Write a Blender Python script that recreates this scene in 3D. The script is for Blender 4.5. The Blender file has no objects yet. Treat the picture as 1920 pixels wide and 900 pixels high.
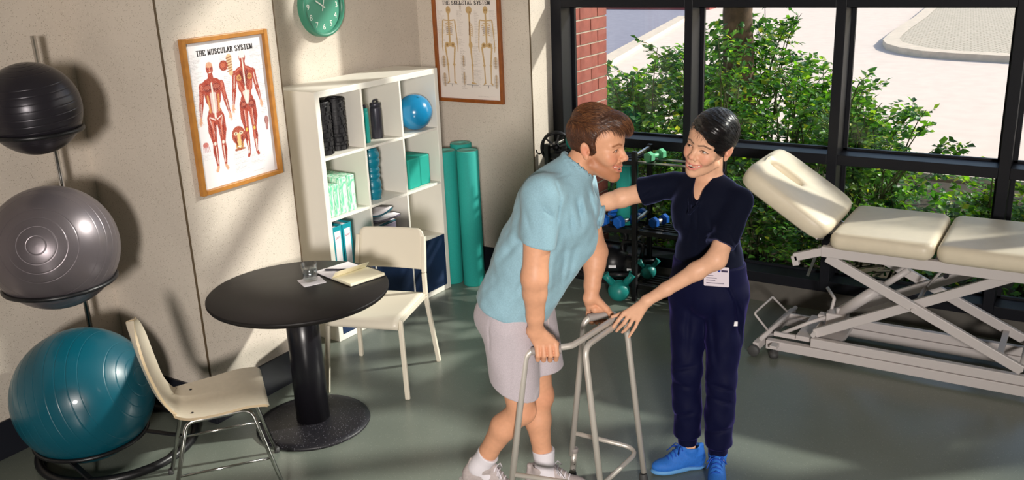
import bpy, bmesh, math, random
import numpy as np
from mathutils import Vector, Matrix, Quaternion

scene = bpy.context.scene
COL = scene.collection

# ------------------------------------------------------------------ camera
CAM_X = Vector((0.8489, 0.5268, -0.0405))
cam_data = bpy.data.cameras.new('camera')
cam_data.sensor_width = 36.0
cam_data.lens = 1761.17 / 1920.0 * 36.0
cam_data.clip_end = 300
camera = bpy.data.objects.new('camera', cam_data)
COL.objects.link(camera)
def set_camera():
    pitch, roll, yaw = 0.308070893, -0.0425510015, -0.567833791
    fw = Vector((math.sin(yaw) * math.cos(pitch), math.cos(yaw) * math.cos(pitch), -math.sin(pitch)))
    rt = Vector((math.cos(yaw), -math.sin(yaw), 0))
    up = rt.cross(fw)
    c, s = math.cos(roll), math.sin(roll)
    x = c * rt + s * up
    y = -s * rt + c * up
    m = Matrix((( x.x, y.x, -fw.x, 0.0), (x.y, y.y, -fw.y, 0.0), (x.z, y.z, -fw.z, 2.33), (0, 0, 0, 1)))
    camera.matrix_world = m
set_camera()
scene.camera = camera

# ------------------------------------------------------------------ light
world = bpy.data.worlds.new('sky')
scene.world = world
world.use_nodes = True
wn = world.node_tree.nodes
wl = world.node_tree.links
bg = wn['Background']
sky = wn.new('ShaderNodeTexSky')
sky.sky_type = 'NISHITA'
sky.sun_disc = False
sky.sun_elevation = math.radians(32)
sky.sun_rotation = math.radians(48)
sky.air_density = 1.0
sky.dust_density = 1.5
wl.new(sky.outputs['Color'], bg.inputs['Color'])
bg.inputs['Strength'].default_value = 0.22

sun_data = bpy.data.lights.new('sun', 'SUN')
sun_data.energy = 5.2
sun_data.angle = math.radians(2.0)
sun_data.color = (1.0, 0.95, 0.88)
sun = bpy.data.objects.new('sun', sun_data)
COL.objects.link(sun)
SUN_EL = math.radians(30)
sun_dir = Vector((-0.74 * math.cos(SUN_EL), -0.67 * math.cos(SUN_EL), -math.sin(SUN_EL)))
sun.rotation_euler = sun_dir.to_track_quat('-Z', 'Y').to_euler()

def area_lamp(name, loc, target, size, power, color):
    d = bpy.data.lights.new(name, 'AREA')
    d.shape = 'DISK'
    d.size = size
    d.energy = power
    d.color = color
    d.spread = math.radians(62)
    o = bpy.data.objects.new(name, d)
    COL.objects.link(o)
    o.location = loc
    o.rotation_euler = (Vector(target) - Vector(loc)).to_track_quat('-Z', 'Y').to_euler()
    return o
# the room's big lamp, far behind and a little above the camera
area_lamp('studio_lamp', (3.6, -5.4, 3.05), (-2.4, 3.4, 0.9), 1.2, 122, (1.0, 0.93, 0.87))

vs = scene.view_settings
vs.view_transform = 'Standard'
vs.look = 'None'
vs.exposure = 0.0
vs.gamma = 1.0
vs.use_curve_mapping = False
try:
    scene.cycles.caustics_reflective = False
    scene.cycles.caustics_refractive = False
    scene.cycles.transparent_max_bounces = 16
    scene.cycles.max_bounces = 8
except Exception:
    pass

# ------------------------------------------------------------------ materials
MATS = {}
def srgb(r, g, b):
    f = lambda c: (c / 255.0) / 12.92 if c <= 10.31 else (((c / 255.0) + 0.055) / 1.055) ** 2.4
    return (f(r), f(g), f(b), 1.0)

def mat(name, col, rough=0.5, metal=0.0, noise=0.0, nscale=20.0, bump=0.0, bscale=200.0, spec=0.5, coat=0.0, sheen=0.0, attr=None, trans=0.0, ior=1.45, emit=None):
    if name in MATS:
        return MATS[name]
    m = bpy.data.materials.new(name)
    m.use_nodes = True
    nt = m.node_tree
    n = nt.nodes
    L = nt.links
    p = n['Principled BSDF']
    p.inputs['Base Color'].default_value = col
    p.inputs['Roughness'].default_value = rough
    p.inputs['Metallic'].default_value = metal
    p.inputs['Specular IOR Level'].default_value = spec
    p.inputs['Coat Weight'].default_value = coat
    p.inputs['Sheen Weight'].default_value = sheen
    p.inputs['Transmission Weight'].default_value = trans
    p.inputs['IOR'].default_value = ior
    if emit:
        p.inputs['Emission Color'].default_value = emit[0]
        p.inputs['Emission Strength'].default_value = emit[1]
    tc = n.new('ShaderNodeTexCoord')
    src = None
    if attr:
        a = n.new('ShaderNodeVertexColor')
        a.layer_name = attr
        src = a.outputs['Color']
    if noise > 0:
        nz = n.new('ShaderNodeTexNoise')
        nz.inputs['Scale'].default_value = nscale
        nz.inputs['Detail'].default_value = 4
        L.new(tc.outputs['Object'], nz.inputs['Vector'])
        mr = n.new('ShaderNodeMapRange')
        mr.inputs['From Min'].default_value = 0.3
        mr.inputs['From Max'].default_value = 0.7
        mr.inputs['To Min'].default_value = 1.0 - noise
        mr.inputs['To Max'].default_value = 1.0 + noise
        L.new(nz.outputs['Fac'], mr.inputs['Value'])
        mx = n.new('ShaderNodeMix')
        mx.data_type = 'RGBA'
        mx.blend_type = 'MULTIPLY'
        mx.inputs[0].default_value = 1.0
        if src is not None:
            L.new(src, mx.inputs[6])
        else:
            mx.inputs[6].default_value = col
        L.new(mr.outputs['Result'], mx.inputs[7])
        src = mx.outputs[2]
    if src is not None:
        L.new(src, p.inputs['Base Color'])
    if bump > 0:
        bz = n.new('ShaderNodeTexNoise')
        bz.inputs['Scale'].default_value = bscale
        bz.inputs['Detail'].default_value = 3
        L.new(tc.outputs['Object'], bz.inputs['Vector'])
        bp = n.new('ShaderNodeBump')
        bp.inputs['Strength'].default_value = bump
        bp.inputs['Distance'].default_value = 0.003
        L.new(bz.outputs['Fac'], bp.inputs['Height'])
        L.new(bp.outputs['Normal'], p.inputs['Normal'])
    MATS[name] = m
    return m

def speckled(name, base, dark, light, scale=90.0, dens=0.3, rough=0.6, ldens=0.25, lscale=60.0, spec=0.4, big=0.06):
    """terrazzo-like: small flecks of a darker and a lighter colour on a base"""
    m = bpy.data.materials.new(name)
    m.use_nodes = True
    nt = m.node_tree; n = nt.nodes; L = nt.links
    p = n['Principled BSDF']
    p.inputs['Roughness'].default_value = rough
    p.inputs['Specular IOR Level'].default_value = spec
    tc = n.new('ShaderNodeTexCoord')
    nz = n.new('ShaderNodeTexNoise'); nz.inputs['Scale'].default_value = 2.5
    L.new(tc.outputs['Object'], nz.inputs['Vector'])
    mr = n.new('ShaderNodeMapRange')
    mr.inputs['From Min'].default_value = 0.3; mr.inputs['From Max'].default_value = 0.7
    mr.inputs['To Min'].default_value = 1 - big; mr.inputs['To Max'].default_value = 1 + big
    L.new(nz.outputs['Fac'], mr.inputs['Value'])
    m0 = n.new('ShaderNodeMix'); m0.data_type = 'RGBA'; m0.blend_type = 'MULTIPLY'; m0.inputs[0].default_value = 1
    m0.inputs[6].default_value = base
    L.new(mr.outputs['Result'], m0.inputs[7])
    cur = m0.outputs[2]
    for colr, sc, de in ((dark, scale, dens), (light, lscale, ldens)):
        v = n.new('ShaderNodeTexVoronoi'); v.inputs['Scale'].default_value = sc
        L.new(tc.outputs['Object'], v.inputs['Vector'])
        w = n.new('ShaderNodeTexWhiteNoise')
        L.new(v.outputs['Position'], w.inputs['Vector'])
        thr = n.new('ShaderNodeMath'); thr.operation = 'LESS_THAN'; thr.inputs[1].default_value = de
        L.new(w.outputs['Value'], thr.inputs[0])
        sm = n.new('ShaderNodeMapRange'); sm.inputs['From Min'].default_value = 0.22; sm.inputs['From Max'].default_value = 0.34
        sm.inputs['To Min'].default_value = 1; sm.inputs['To Max'].default_value = 0
        L.new(v.outputs['Distance'], sm.inputs['Value'])
        mu = n.new('ShaderNodeMath'); mu.operation = 'MULTIPLY'
        L.new(thr.outputs[0], mu.inputs[0]); L.new(sm.outputs['Result'], mu.inputs[1])
        mx = n.new('ShaderNodeMix'); mx.data_type = 'RGBA'
        L.new(mu.outputs[0], mx.inputs[0])
        L.new(cur, mx.inputs[6]); mx.inputs[7].default_value = colr
        cur = mx.outputs[2]
    L.new(cur, p.inputs['Base Color'])
    MATS[name] = m
    return m

speckled('terrazzo_wall', srgb(206, 195, 182), srgb(156, 145, 128), srgb(217, 210, 195), scale=150, dens=0.34, lscale=140, ldens=0.3, rough=0.55)
speckled('resin_floor', srgb(113, 120, 111), srgb(102, 109, 100), srgb(148, 154, 142), scale=130, dens=0.2, lscale=190, ldens=0.14, rough=0.30, spec=0.6, big=0.04)
speckled('speckled_black', srgb(30, 29, 34), srgb(14, 14, 16), srgb(120, 118, 126), scale=160, dens=0.3, lscale=170, ldens=0.22, rough=0.45)
mat('baseboard', srgb(28, 30, 38), 0.45)
mat('joint_trim', srgb(96, 80, 60), 0.5)
mat('sill_grey', srgb(92, 88, 82), 0.6, noise=0.05)
mat('frame_black', srgb(22, 23, 29), 0.45, noise=0.05, spec=0.3)
mat('white_ceiling', srgb(225, 223, 218), 0.8)
mat('bookcase_white', srgb(236, 232, 222), 0.42)
mat('navy_insert', srgb(16, 42, 78), 0.65, noise=0.1, nscale=150)
mat('black_rubber', srgb(26, 25, 29), 0.5, bump=0.2, bscale=120)
mat('chrome', srgb(205, 203, 200), 0.16, metal=1.0)
mat('brushed_aluminium', srgb(214, 208, 200), 0.3, metal=1.0)
mat('dark_steel', srgb(40, 40, 44), 0.35, metal=0.6)
mat('black_metal', srgb(18, 18, 21), 0.38)
mat('table_black', srgb(30, 27, 27), 0.45, noise=0.06, nscale=30, spec=0.25)
mat('column_black', srgb(22, 21, 26), 0.3)
mat('ball_graphite', srgb(44, 41, 47), 0.3, metal=0.35, noise=0.03, nscale=300)
mat('ball_silver', srgb(104, 97, 101), 0.33, metal=0.5, noise=0.03, nscale=300)
mat('ball_teal', srgb(4, 76, 92), 0.34, coat=0.15, noise=0.03, nscale=200)
mat('ball_blue', srgb(24, 128, 178), 0.22, coat=0.3)
mat('plywood', srgb(216, 204, 184), 0.35, noise=0.03, nscale=40)
mat('plywood_edge', srgb(178, 158, 128), 0.5)
mat('chair_white', srgb(222, 214, 196), 0.38)
mat('teal_foam', srgb(34, 158, 148), 0.75, noise=0.05, nscale=120)
mat('teal_foam_end', srgb(120, 196, 186), 0.8, noise=0.1, nscale=200)
mat('teal_block', srgb(24, 160, 144), 0.7, noise=0.03)
mat('wave_teal', srgb(10, 122, 146), 0.35, coat=0.2)
mat('bottle_teal', srgb(40, 168, 160), 0.3)
mat('bottle_dark', srgb(58, 56, 66), 0.35, metal=0.3)
mat('binder_teal', srgb(8, 142, 156), 0.5)
mat('paper_white', srgb(240, 236, 240), 0.7)
mat('paper_cream', srgb(244, 236, 208), 0.7)
mat('ink_dark', srgb(60, 50, 80), 0.7)
mat('ink_red', srgb(150, 60, 90), 0.7)
mat('folder_grey', srgb(120, 112, 130), 0.5)
mat('folder_teal', srgb(10, 94, 112), 0.45)
mat('oak_frame', srgb(176, 118, 52), 0.42, noise=0.15, nscale=25)
mat('walnut_frame', srgb(142, 78, 30), 0.42, noise=0.15, nscale=25)
mat('clock_green', srgb(62, 132, 108), 0.35)
mat('clock_face', srgb(76, 150, 126), 0.4)
mat('clock_white', srgb(235, 238, 230), 0.4)
mat('cream_vinyl', srgb(228, 216, 192), 0.42, noise=0.03, bump=0.05, bscale=300)
mat('bed_paint', srgb(206, 199, 197), 0.42)
mat('bed_dark', srgb(60, 60, 62), 0.5)
mat('dumbbell_blue', srgb(24, 96, 190), 0.42)
mat('dumbbell_green', srgb(110, 202, 152), 0.45)
mat('kettle_teal', srgb(26, 128, 122), 0.4)
mat('notebook_black', srgb(20, 18, 22), 0.5)
mat('pen_navy', srgb(22, 20, 40), 0.35)
mat('walker_grip', srgb(150, 142, 138), 0.55)
mat('rubber_grey', srgb(70, 70, 70), 0.6)
mat('brick', srgb(142, 74, 62), 0.8, noise=0.18, nscale=12, bump=0.3, bscale=80)
mat('mortar', srgb(178, 166, 150), 0.9, noise=0.1, nscale=60)
mat('asphalt', srgb(150, 146, 158), 0.9, noise=0.08, nscale=6)  # road asphalt, its colour made darker and bluer for the shade lying on it
mat('concrete', srgb(236, 214, 198), 0.9, noise=0.05, nscale=4)
mat('kerb_stone', srgb(226, 206, 184), 0.85, noise=0.08, nscale=8)
mat('kerb_red', srgb(170, 90, 84), 0.85)
mat('soil', srgb(64, 54, 38), 0.95, noise=0.3, nscale=15)
mat('bark', srgb(92, 72, 54), 0.9, noise=0.35, nscale=18, bump=0.5, bscale=25)
mat('stem', srgb(74, 78, 42), 0.8, noise=0.2, nscale=30)

def glass_pane_material():
    m = bpy.data.materials.new('pane_glass'); m.use_nodes = True
    n = m.node_tree.nodes; L = m.node_tree.links
    for x in list(n): n.remove(x)
    out = n.new('ShaderNodeOutputMaterial')
    mix = n.new('ShaderNodeMixShader')
    tr = n.new('ShaderNodeBsdfTransparent'); tr.inputs['Color'].default_value = (0.95, 0.97, 0.96, 1)
    gl = n.new('ShaderNodeBsdfGlossy'); gl.inputs['Roughness'].default_value = 0.02
    lw = n.new('ShaderNodeLayerWeight'); lw.inputs['Blend'].default_value = 0.5
    pw = n.new('ShaderNodeMath'); pw.operation = 'POWER'; pw.inputs[1].default_value = 4.0
    ma = n.new('ShaderNodeMath'); ma.operation = 'MULTIPLY_ADD'; ma.inputs[1].default_value = 0.55; ma.inputs[2].default_value = 0.018
    L.new(lw.outputs['Facing'], pw.inputs[0]); L.new(pw.outputs[0], ma.inputs[0])
    L.new(ma.outputs[0], mix.inputs[0]); L.new(tr.outputs[0], mix.inputs[1]); L.new(gl.outputs[0], mix.inputs[2])
    L.new(mix.outputs[0], out.inputs['Surface'])
    MATS['pane_glass'] = m
glass_pane_material()

def leaf_material():
    m = bpy.data.materials.new('leaf'); m.use_nodes = True
    n = m.node_tree.nodes; L = m.node_tree.links
    for x in list(n): n.remove(x)
    out = n.new('ShaderNodeOutputMaterial')
    a = n.new('ShaderNodeVertexColor'); a.layer_name = 'col'
    df = n.new('ShaderNodeBsdfPrincipled'); df.inputs['Roughness'].default_value = 0.45
    tl = n.new('ShaderNodeBsdfTranslucent')
    g = n.new('ShaderNodeMix'); g.data_type = 'RGBA'; g.blend_type = 'MULTIPLY'; g.inputs[0].default_value = 1
    g.inputs[7].default_value = (1.5, 1.45, 0.5, 1)
    L.new(a.outputs['Color'], g.inputs[6])
    L.new(a.outputs['Color'], df.inputs['Base Color'])
    L.new(g.outputs[2], tl.inputs['Color'])
    mix = n.new('ShaderNodeMixShader'); mix.inputs[0].default_value = 0.45
    L.new(df.outputs[0], mix.inputs[1]); L.new(tl.outputs[0], mix.inputs[2])
    L.new(mix.outputs[0], out.inputs['Surface'])
    MATS['leaf'] = m
leaf_material()

def marble_material():
    m = bpy.data.materials.new('marbled_foam'); m.use_nodes = True
    n = m.node_tree.nodes; L = m.node_tree.links
    p = n['Principled BSDF']; p.inputs['Roughness'].default_value = 0.7
    tc = n.new('ShaderNodeTexCoord')
    mp = n.new('ShaderNodeMapping'); mp.inputs['Scale'].default_value = (1, 1.6, 0.35)
    L.new(tc.outputs['Object'], mp.inputs['Vector'])
    nz = n.new('ShaderNodeTexNoise'); nz.inputs['Scale'].default_value = 26; nz.inputs['Distortion'].default_value = 2.5
    L.new(mp.outputs[0], nz.inputs['Vector'])
    cr = n.new('ShaderNodeValToRGB')
    cr.color_ramp.elements[0].position = 0.40; cr.color_ramp.elements[0].color = srgb(112, 206, 164)
    cr.color_ramp.elements[1].position = 0.58; cr.color_ramp.elements[1].color = srgb(224, 240, 226)
    L.new(nz.outputs['Fac'], cr.inputs[0]); L.new(cr.outputs[0], p.inputs['Base Color'])
    MATS['marbled_foam'] = m
marble_material()
def thin_glass(name, tint, base, edge, power):
    m = bpy.data.materials.new(name); m.use_nodes = True
    n = m.node_tree.nodes; L = m.node_tree.links
    for x in list(n): n.remove(x)
    out = n.new('ShaderNodeOutputMaterial'); mix = n.new('ShaderNodeMixShader')
    tr = n.new('ShaderNodeBsdfTransparent'); tr.inputs['Color'].default_value = tint
    gl = n.new('ShaderNodeBsdfGlossy'); gl.inputs['Roughness'].default_value = 0.03
    lw = n.new('ShaderNodeLayerWeight'); lw.inputs['Blend'].default_value = 0.5
    pw = n.new('ShaderNodeMath'); pw.operation = 'POWER'; pw.inputs[1].default_value = power
    ma = n.new('ShaderNodeMath'); ma.operation = 'MULTIPLY_ADD'; ma.inputs[1].default_value = edge; ma.inputs[2].default_value = base
    L.new(lw.outputs['Facing'], pw.inputs[0]); L.new(pw.outputs[0], ma.inputs[0]); L.new(ma.outputs[0], mix.inputs[0])
    L.new(tr.outputs[0], mix.inputs[1]); L.new(gl.outputs[0], mix.inputs[2]); L.new(mix.outputs[0], out.inputs['Surface'])
    MATS[name] = m
thin_glass('clear_glass', (0.97, 0.98, 0.98, 1), 0.06, 0.55, 2.5)
thin_glass('water', (0.86, 0.90, 0.92, 1), 0.10, 0.45, 2.0)

# ------------------------------------------------------------------ mesh helpers
def V(*a): return Vector(a)

class MB:
    """collects shapes that become one mesh object"""
    def __init__(self):
        self.v = []; self.f = []; self.sm = []
    def add(self, vs_, fs, smooth=False, mtx=None):
        o = len(self.v)
        for p in vs_:
            p = Vector(p)
            self.v.append(tuple(mtx @ p) if mtx is not None else tuple(p))
        for f in fs:
            self.f.append([i + o for i in f]); self.sm.append(smooth)
        return self
    def box(self, lo, hi, mtx=None):
        x0, y0, z0 = lo; x1, y1, z1 = hi
        vs_ = [(x0, y0, z0), (x1, y0, z0), (x1, y1, z0), (x0, y1, z0), (x0, y0, z1), (x1, y0, z1), (x1, y1, z1), (x0, y1, z1)]
        return self.add(vs_, [(0, 3, 2, 1), (4, 5, 6, 7), (0, 1, 5, 4), (1, 2, 6, 5), (2, 3, 7, 6), (3, 0, 4, 7)], False, mtx)
    def bar(self, a, b, w, h, up=(0, 0, 1)):
        """rectangular bar from a to b, w across, h along up"""
        a = Vector(a); b = Vector(b); d = b - a; L = d.length; d.normalize()
        up = Vector(up); s = d.cross(up)
        if s.length < 1e-5: s = d.orthogonal()
        s.normalize(); u = s.cross(d).normalized()
        m = Matrix.Identity(4)
        for i in range(3):
            m[i][0] = d[i]; m[i][1] = s[i]; m[i][2] = u[i]; m[i][3] = a[i]
        return self.box((0, -w / 2, -h / 2), (L, w / 2, h / 2), m)
    def tube(self, pts, r, n=12, closed=False, cap=True):
        pts = [Vector(p) for p in pts]; k = len(pts)
        rr = [float(q) for q in r] if isinstance(r, (list, tuple)) else [float(r)] * k
        tang = []
        for i in range(k):
            a = pts[(i - 1) % k] if (closed or i > 0) else pts[i]
            b = pts[(i + 1) % k] if (closed or i < k - 1) else pts[i]
            t = b - a
            tang.append(t.normalized() if t.length > 1e-9 else Vector((0, 0, 1)))
        nrm = tang[0].orthogonal().normalized()
        vs_ = []; fs = []
        for i in range(k):
            nrm = nrm - tang[i] * nrm.dot(tang[i])
            nrm = nrm.normalized() if nrm.length > 1e-6 else tang[i].orthogonal().normalized()
            bn = tang[i].cross(nrm)
            for j in range(n):
                a = 2 * math.pi * j / n
                vs_.append(pts[i] + rr[i] * (math.cos(a) * nrm + math.sin(a) * bn))
        for i in range(k if closed else k - 1):
            i2 = (i + 1) % k
            off = 0
            if closed and i == k - 1:
                best = 1e9
                for o in range(n):
                    dd = (vs_[i * n] - vs_[o]).length
                    if dd < best: best = dd; off = o
            for j in range(n):
                fs.append((i * n + j, i * n + (j + 1) % n, i2 * n + (j + 1 + off) % n, i2 * n + (j + off) % n))
        self.add(vs_, fs, True)
        if cap and not closed:
            o = len(self.v) - len(vs_)
            self.f.append([o + j for j in range(n)][::-1]); self.sm.append(False)
            self.f.append([o + (k - 1) * n + j for j in range(n)]); self.sm.append(False)
        return self
    def lathe(self, prof, n=32, mtx=None, cap=True, sharp=()):
        """prof: list of (radius, z)"""
        vs_ = []; fs = []; k = len(prof)
        for (r_, z) in prof:
            for j in range(n):
                a = 2 * math.pi * j / n
                vs_.append((r_ * math.cos(a), r_ * math.sin(a), z))
        for i in range(k - 1):
            for j in range(n):
                fs.append((i * n + j, i * n + (j + 1) % n, (i + 1) * n + (j + 1) % n, (i + 1) * n + j))
        o = len(self.v)
        self.add(vs_, fs, True, mtx)
        if cap:
            if prof[0][0] > 1e-6: self.f.append([o + j for j in range(n)][::-1]); self.sm.append(False)
            if prof[-1][0] > 1e-6: self.f.append([o + (k - 1) * n + j for j in range(n)]); self.sm.append(False)
        return self
    def prism(self, poly, z0, z1, mtx=None, smooth=False):
        n = len(poly)
        vs_ = [(x, y, z0) for x, y in poly] + [(x, y, z1) for x, y in poly]
        fs = [list(range(n))[::-1], [n + i for i in range(n)]]
        o = len(self.v)
        self.add(vs_, fs, False, mtx)
        for i in range(n):
            self.f.append([o + i, o + (i + 1) % n, o + n + (i + 1) % n, o + n + i]); self.sm.append(smooth)
        return self
    def sphere(self, c, r, n=24, m=14, sc=(1, 1, 1)):
        prof = [(max(1e-7, r * math.sin(math.pi * i / m)), -r * math.cos(math.pi * i / m)) for i in range(m + 1)]
        mt = Matrix.Translation(Vector(c)) @ Matrix.Diagonal(Vector((*sc, 1)))
        return self.lathe(prof, n, mt, cap=False)
    def grid(self, fn, nu, nv, smooth=True, closed_u=False):
        vs_ = [fn(i / (nu if closed_u else nu - 1), j / (nv - 1)) for i in range(nu) for j in range(nv)]
        fs = []
        for i in range(nu if closed_u else nu - 1):
            for j in range(nv - 1):
                i2 = (i + 1) % nu
                fs.append((i * nv + j, i2 * nv + j, i2 * nv + j + 1, i * nv + j + 1))
        return self.add(vs_, fs, smooth)
    def mesh(self, name):
        me = bpy.data.meshes.new(name)
        me.from_pydata(self.v, [], self.f)
        me.polygons.foreach_set('use_smooth', self.sm)
        me.update()
        return me
    def build(self, name, material, parent=None, bevel=0.0, seg=2, loc=None, rot=None, solid=0.0, subsurf=0):
        o = bpy.data.objects.new(name, self.mesh(name))
        COL.objects.link(o)
        o.data.materials.append(MATS[material] if isinstance(material, str) else material)
        if parent is not None: o.parent = parent
        if loc is not None: o.location = loc
        if rot is not None: o.rotation_euler = rot
        if solid:
            md = o.modifiers.new('solid', 'SOLIDIFY'); md.thickness = solid; md.offset = 0
        if subsurf:
            md = o.modifiers.new('sub', 'SUBSURF'); md.levels = subsurf; md.render_levels = subsurf
        if bevel > 0:
            md = o.modifiers.new('bevel', 'BEVEL'); md.width = bevel; md.segments = seg; md.limit_method = 'ANGLE'
            md.angle_limit = math.radians(40)
        return o

def fillet(pts, r, seg=6):
    """polyline with its inner corners rounded"""
    pts = [Vector(p) for p in pts]
    out = [pts[0]]
    for i in range(1, len(pts) - 1):
        p = pts[i]; a = pts[i - 1] - p; b = pts[i + 1] - p
        la, lb = a.length, b.length; a.normalize(); b.normalize()
        ang = a.angle(b)
        if ang > 3.1: out.append(p); continue
        t = min(r / math.tan(ang / 2), la * 0.49, lb * 0.49)
        p0 = p + a * t; p1 = p + b * t
        for s in range(seg + 1):
            u = s / seg
            out.append((1 - u) ** 2 * p0 + 2 * u * (1 - u) * p + u * u * p1)
    out.append(pts[-1])
    return out

def rrect(w, h, r, seg=5, cx=0.0, cy=0.0):
    pts = []
    for sx, sy, a0 in ((1, 1, 0), (-1, 1, 90), (-1, -1, 180), (1, -1, 270)):
        for s in range(seg + 1):
            a = math.radians(a0 + 90 * s / seg)
            pts.append((cx + sx * (w / 2 - r) + r * math.cos(a), cy + sy * (h / 2 - r) + r * math.sin(a)))
    return pts

def tag(o, label=None, cat=None, group=None, kind=None):
    if label: o['label'] = label
    if cat: o['category'] = cat
    if group: o['group'] = group
    if kind: o['kind'] = kind
    return o

def thing(name, label, cat, loc=(0, 0, 0), rz=0.0, group=None):
    o = bpy.data.objects.new(name, None)
    COL.objects.link(o)
    o.empty_display_size = 0.1
    o.location = loc
    o.rotation_euler = (0, 0, rz)
    return tag(o, label, cat, group)

def struct(o):
    o['kind'] = 'structure'
    return o

def structure_root(name):
    o = bpy.data.objects.new(name, None)
    COL.objects.link(o)
    o.empty_display_size = 0.1
    return struct(o)

def text_mesh(name, txt, size, material, parent, mtx, offset=0.0, align='CENTER', shear=0.0):
    c = bpy.data.curves.new(name, 'FONT')
    c.body = txt; c.size = size; c.align_x = align; c.align_y = 'CENTER'; c.offset = offset; c.extrude = 0.0004
    c.resolution_u = 3
    t = bpy.data.objects.new(name + '_curve', c)
    COL.objects.link(t)
    bpy.context.view_layer.update()
    me = bpy.data.meshes.new_from_object(t)
    bpy.data.objects.remove(t)
    o = bpy.data.objects.new(name, me)
    COL.objects.link(o)
    me.materials.clear()
    me.materials.append(MATS[material])
    o.parent = parent
    o.matrix_local = mtx
    return o

def frame_mtx(o, x, y, z=None):
    """matrix with origin o and axes x, y (z = x cross y)"""
    x = Vector(x).normalized(); y = Vector(y).normalized(); z = x.cross(y)
    m = Matrix.Identity(4)
    for i in range(3):
        m[i][0] = x[i]; m[i][1] = y[i]; m[i][2] = z[i]; m[i][3] = o[i]
    return m
# ================================================================== the room
def slab(name, lo, hi, m):
    return struct(MB().box(lo, hi).build(name, m))

slab('floor', (-4.6, -6.5, -0.12), (5.5, 5.88, 0.0), 'resin_floor')
slab('ceiling', (-4.6, -6.6, 4.75), (5.6, 5.95, 4.85), 'white_ceiling')
slab('wall_right', (5.5, -6.6, 0.0), (5.6, 5.95, 4.75), 'terrazzo_wall')
slab('wall_front', (-4.6, -6.6, 0.0), (5.5, -6.5, 4.75), 'terrazzo_wall')
slab('wall_left', (-4.52, -6.5, 0.0), (-4.37, 2.86, 4.75), 'terrazzo_wall')
slab('wall_column', (-4.52, 2.86, 0.0), (-3.69, 3.585, 4.75), 'terrazzo_wall')
slab('wall_alcove', (-4.52, 3.585, 0.0), (-4.2, 5.46, 4.75), 'terrazzo_wall')
slab('wall_back', (-4.52, 5.46, 0.0), (-3.27, 5.95, 4.75), 'terrazzo_wall')
slab('wall_window', (-3.27, 5.74, 0.0), (5.5, 5.92, 0.135), 'sill_grey')
for k, (x, y) in enumerate(((-3.69, 2.86), (-3.69, 3.585), (-3.27, 5.46))):
    slab('trim_%d' % (k + 1), (x - 0.006, y - 0.003 if k != 1 else y - 0.004, 0.19), (x + 0.002, y + 0.004 if k != 1 else y + 0.003, 4.75), 'joint_trim')
BT = 0.014
def bboard(name, lo, hi):
    return struct(MB().box(lo, hi).build(name, 'baseboard', bevel=0.003))
bboard('baseboard_left', (-4.37, -6.5, 0.0), (-4.37 + BT, 2.86 - BT, 0.19))
bboard('baseboard_return', (-4.37, 2.86 - BT, 0.0), (-3.69 + BT, 2.86, 0.19))
bboard('baseboard_column', (-3.69, 2.86, 0.0), (-3.69 + BT, 3.585, 0.19))
bboard('baseboard_alcove', (-4.2, 3.585, 0.0), (-4.2 + BT, 5.46 - BT, 0.19))
bboard('baseboard_back', (-4.2, 5.46 - BT, 0.0), (-3.27, 5.46, 0.19))

# window wall: black frame, deep members, panes set back
win = structure_root('window_1')
FY0, FY1, GY = 5.735, 5.90, 5.902
xs = [(-3.27, -3.188), (-2.296, -2.243), (-1.365, -1.306), (-0.43, -0.371), (0.505, 0.564), (1.44, 1.50), (2.375, 2.435), (3.31, 3.37), (4.245, 4.305)]
zs = [(0.13, 0.2), (0.955, 1.018), (1.887, 1.952), (3.18, 3.245), (4.5, 4.75)]
for k, (a, b) in enumerate(xs):
    MB().box((a, FY0, 0.13), (b, FY1, 4.75)).build('jamb' if k == 0 else 'mullion', 'frame_black', win, bevel=0.003)
for k in range(len(xs) - 1):
    a, b = xs[k][1], xs[k + 1][0]
    for q, (z0, z1) in enumerate(zs):
        nm = ('bottom_rail', 'transom', 'transom', 'transom', 'top_rail')[q]
        MB().box((a, FY0, z0), (b, FY1, z1)).build(nm, 'frame_black', win, bevel=0.003)
    for q in range(4):
        z0, z1 = zs[q][1], zs[q + 1][0]
        # glazing bead round each pane
        t = 0.022
        bd = MB()
        bd.box((a, FY1 - 0.012, z0), (a + t, FY1 + 0.012, z1)); bd.box((b - t, FY1 - 0.012, z0), (b, FY1 + 0.012, z1))
        bd.box((a, FY1 - 0.012, z0), (b, FY1 + 0.012, z0 + 0.014)); bd.box((a, FY1 - 0.012, z1 - 0.014), (b, FY1 + 0.012, z1))
        bd.build('glazing_bead', 'frame_black', win)
        MB().box((a + t, GY, z0 + 0.014), (b - t, GY + 0.006, z1 - 0.014)).build('pane', 'pane_glass', win)
# ================================================================== ball rack and balls
BX, BY = -3.95, 2.335
BALLS = [((-3.95, 2.353, 1.717), 0.2005, 'ball_graphite', 'small dark graphite exercise ball on the top ring of the rack', 0),
         ((-3.95, 2.323, 1.088), 0.2815, 'ball_silver', 'silver grey exercise ball on the middle ring of the rack', 1),
         ((-3.95, 2.328, 0.345), 0.322, 'ball_teal', 'large teal exercise ball on the bottom ring of the rack', 2)]
def ball_mesh(r, grooves, n=64, m=60):
    prof = []
    angs = [math.pi * i / m for i in range(m + 1)]
    for g in grooves: angs += [g - 0.008 / r, g - 0.0042 / r, g + 0.0042 / r, g + 0.008 / r, g - 0.0025 / r, g - 0.0012 / r, g, g + 0.0012 / r, g + 0.0025 / r]
    for a in sorted(angs):
        rr = r
        for g in grooves:
            d = abs(a - g) * r
            if d < 0.0025: rr = r - 0.0010 * (1 - (d / 0.0025) ** 2)
        prof.append((max(1e-7, rr * math.sin(a)), -rr * math.cos(a)))
    return prof
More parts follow.
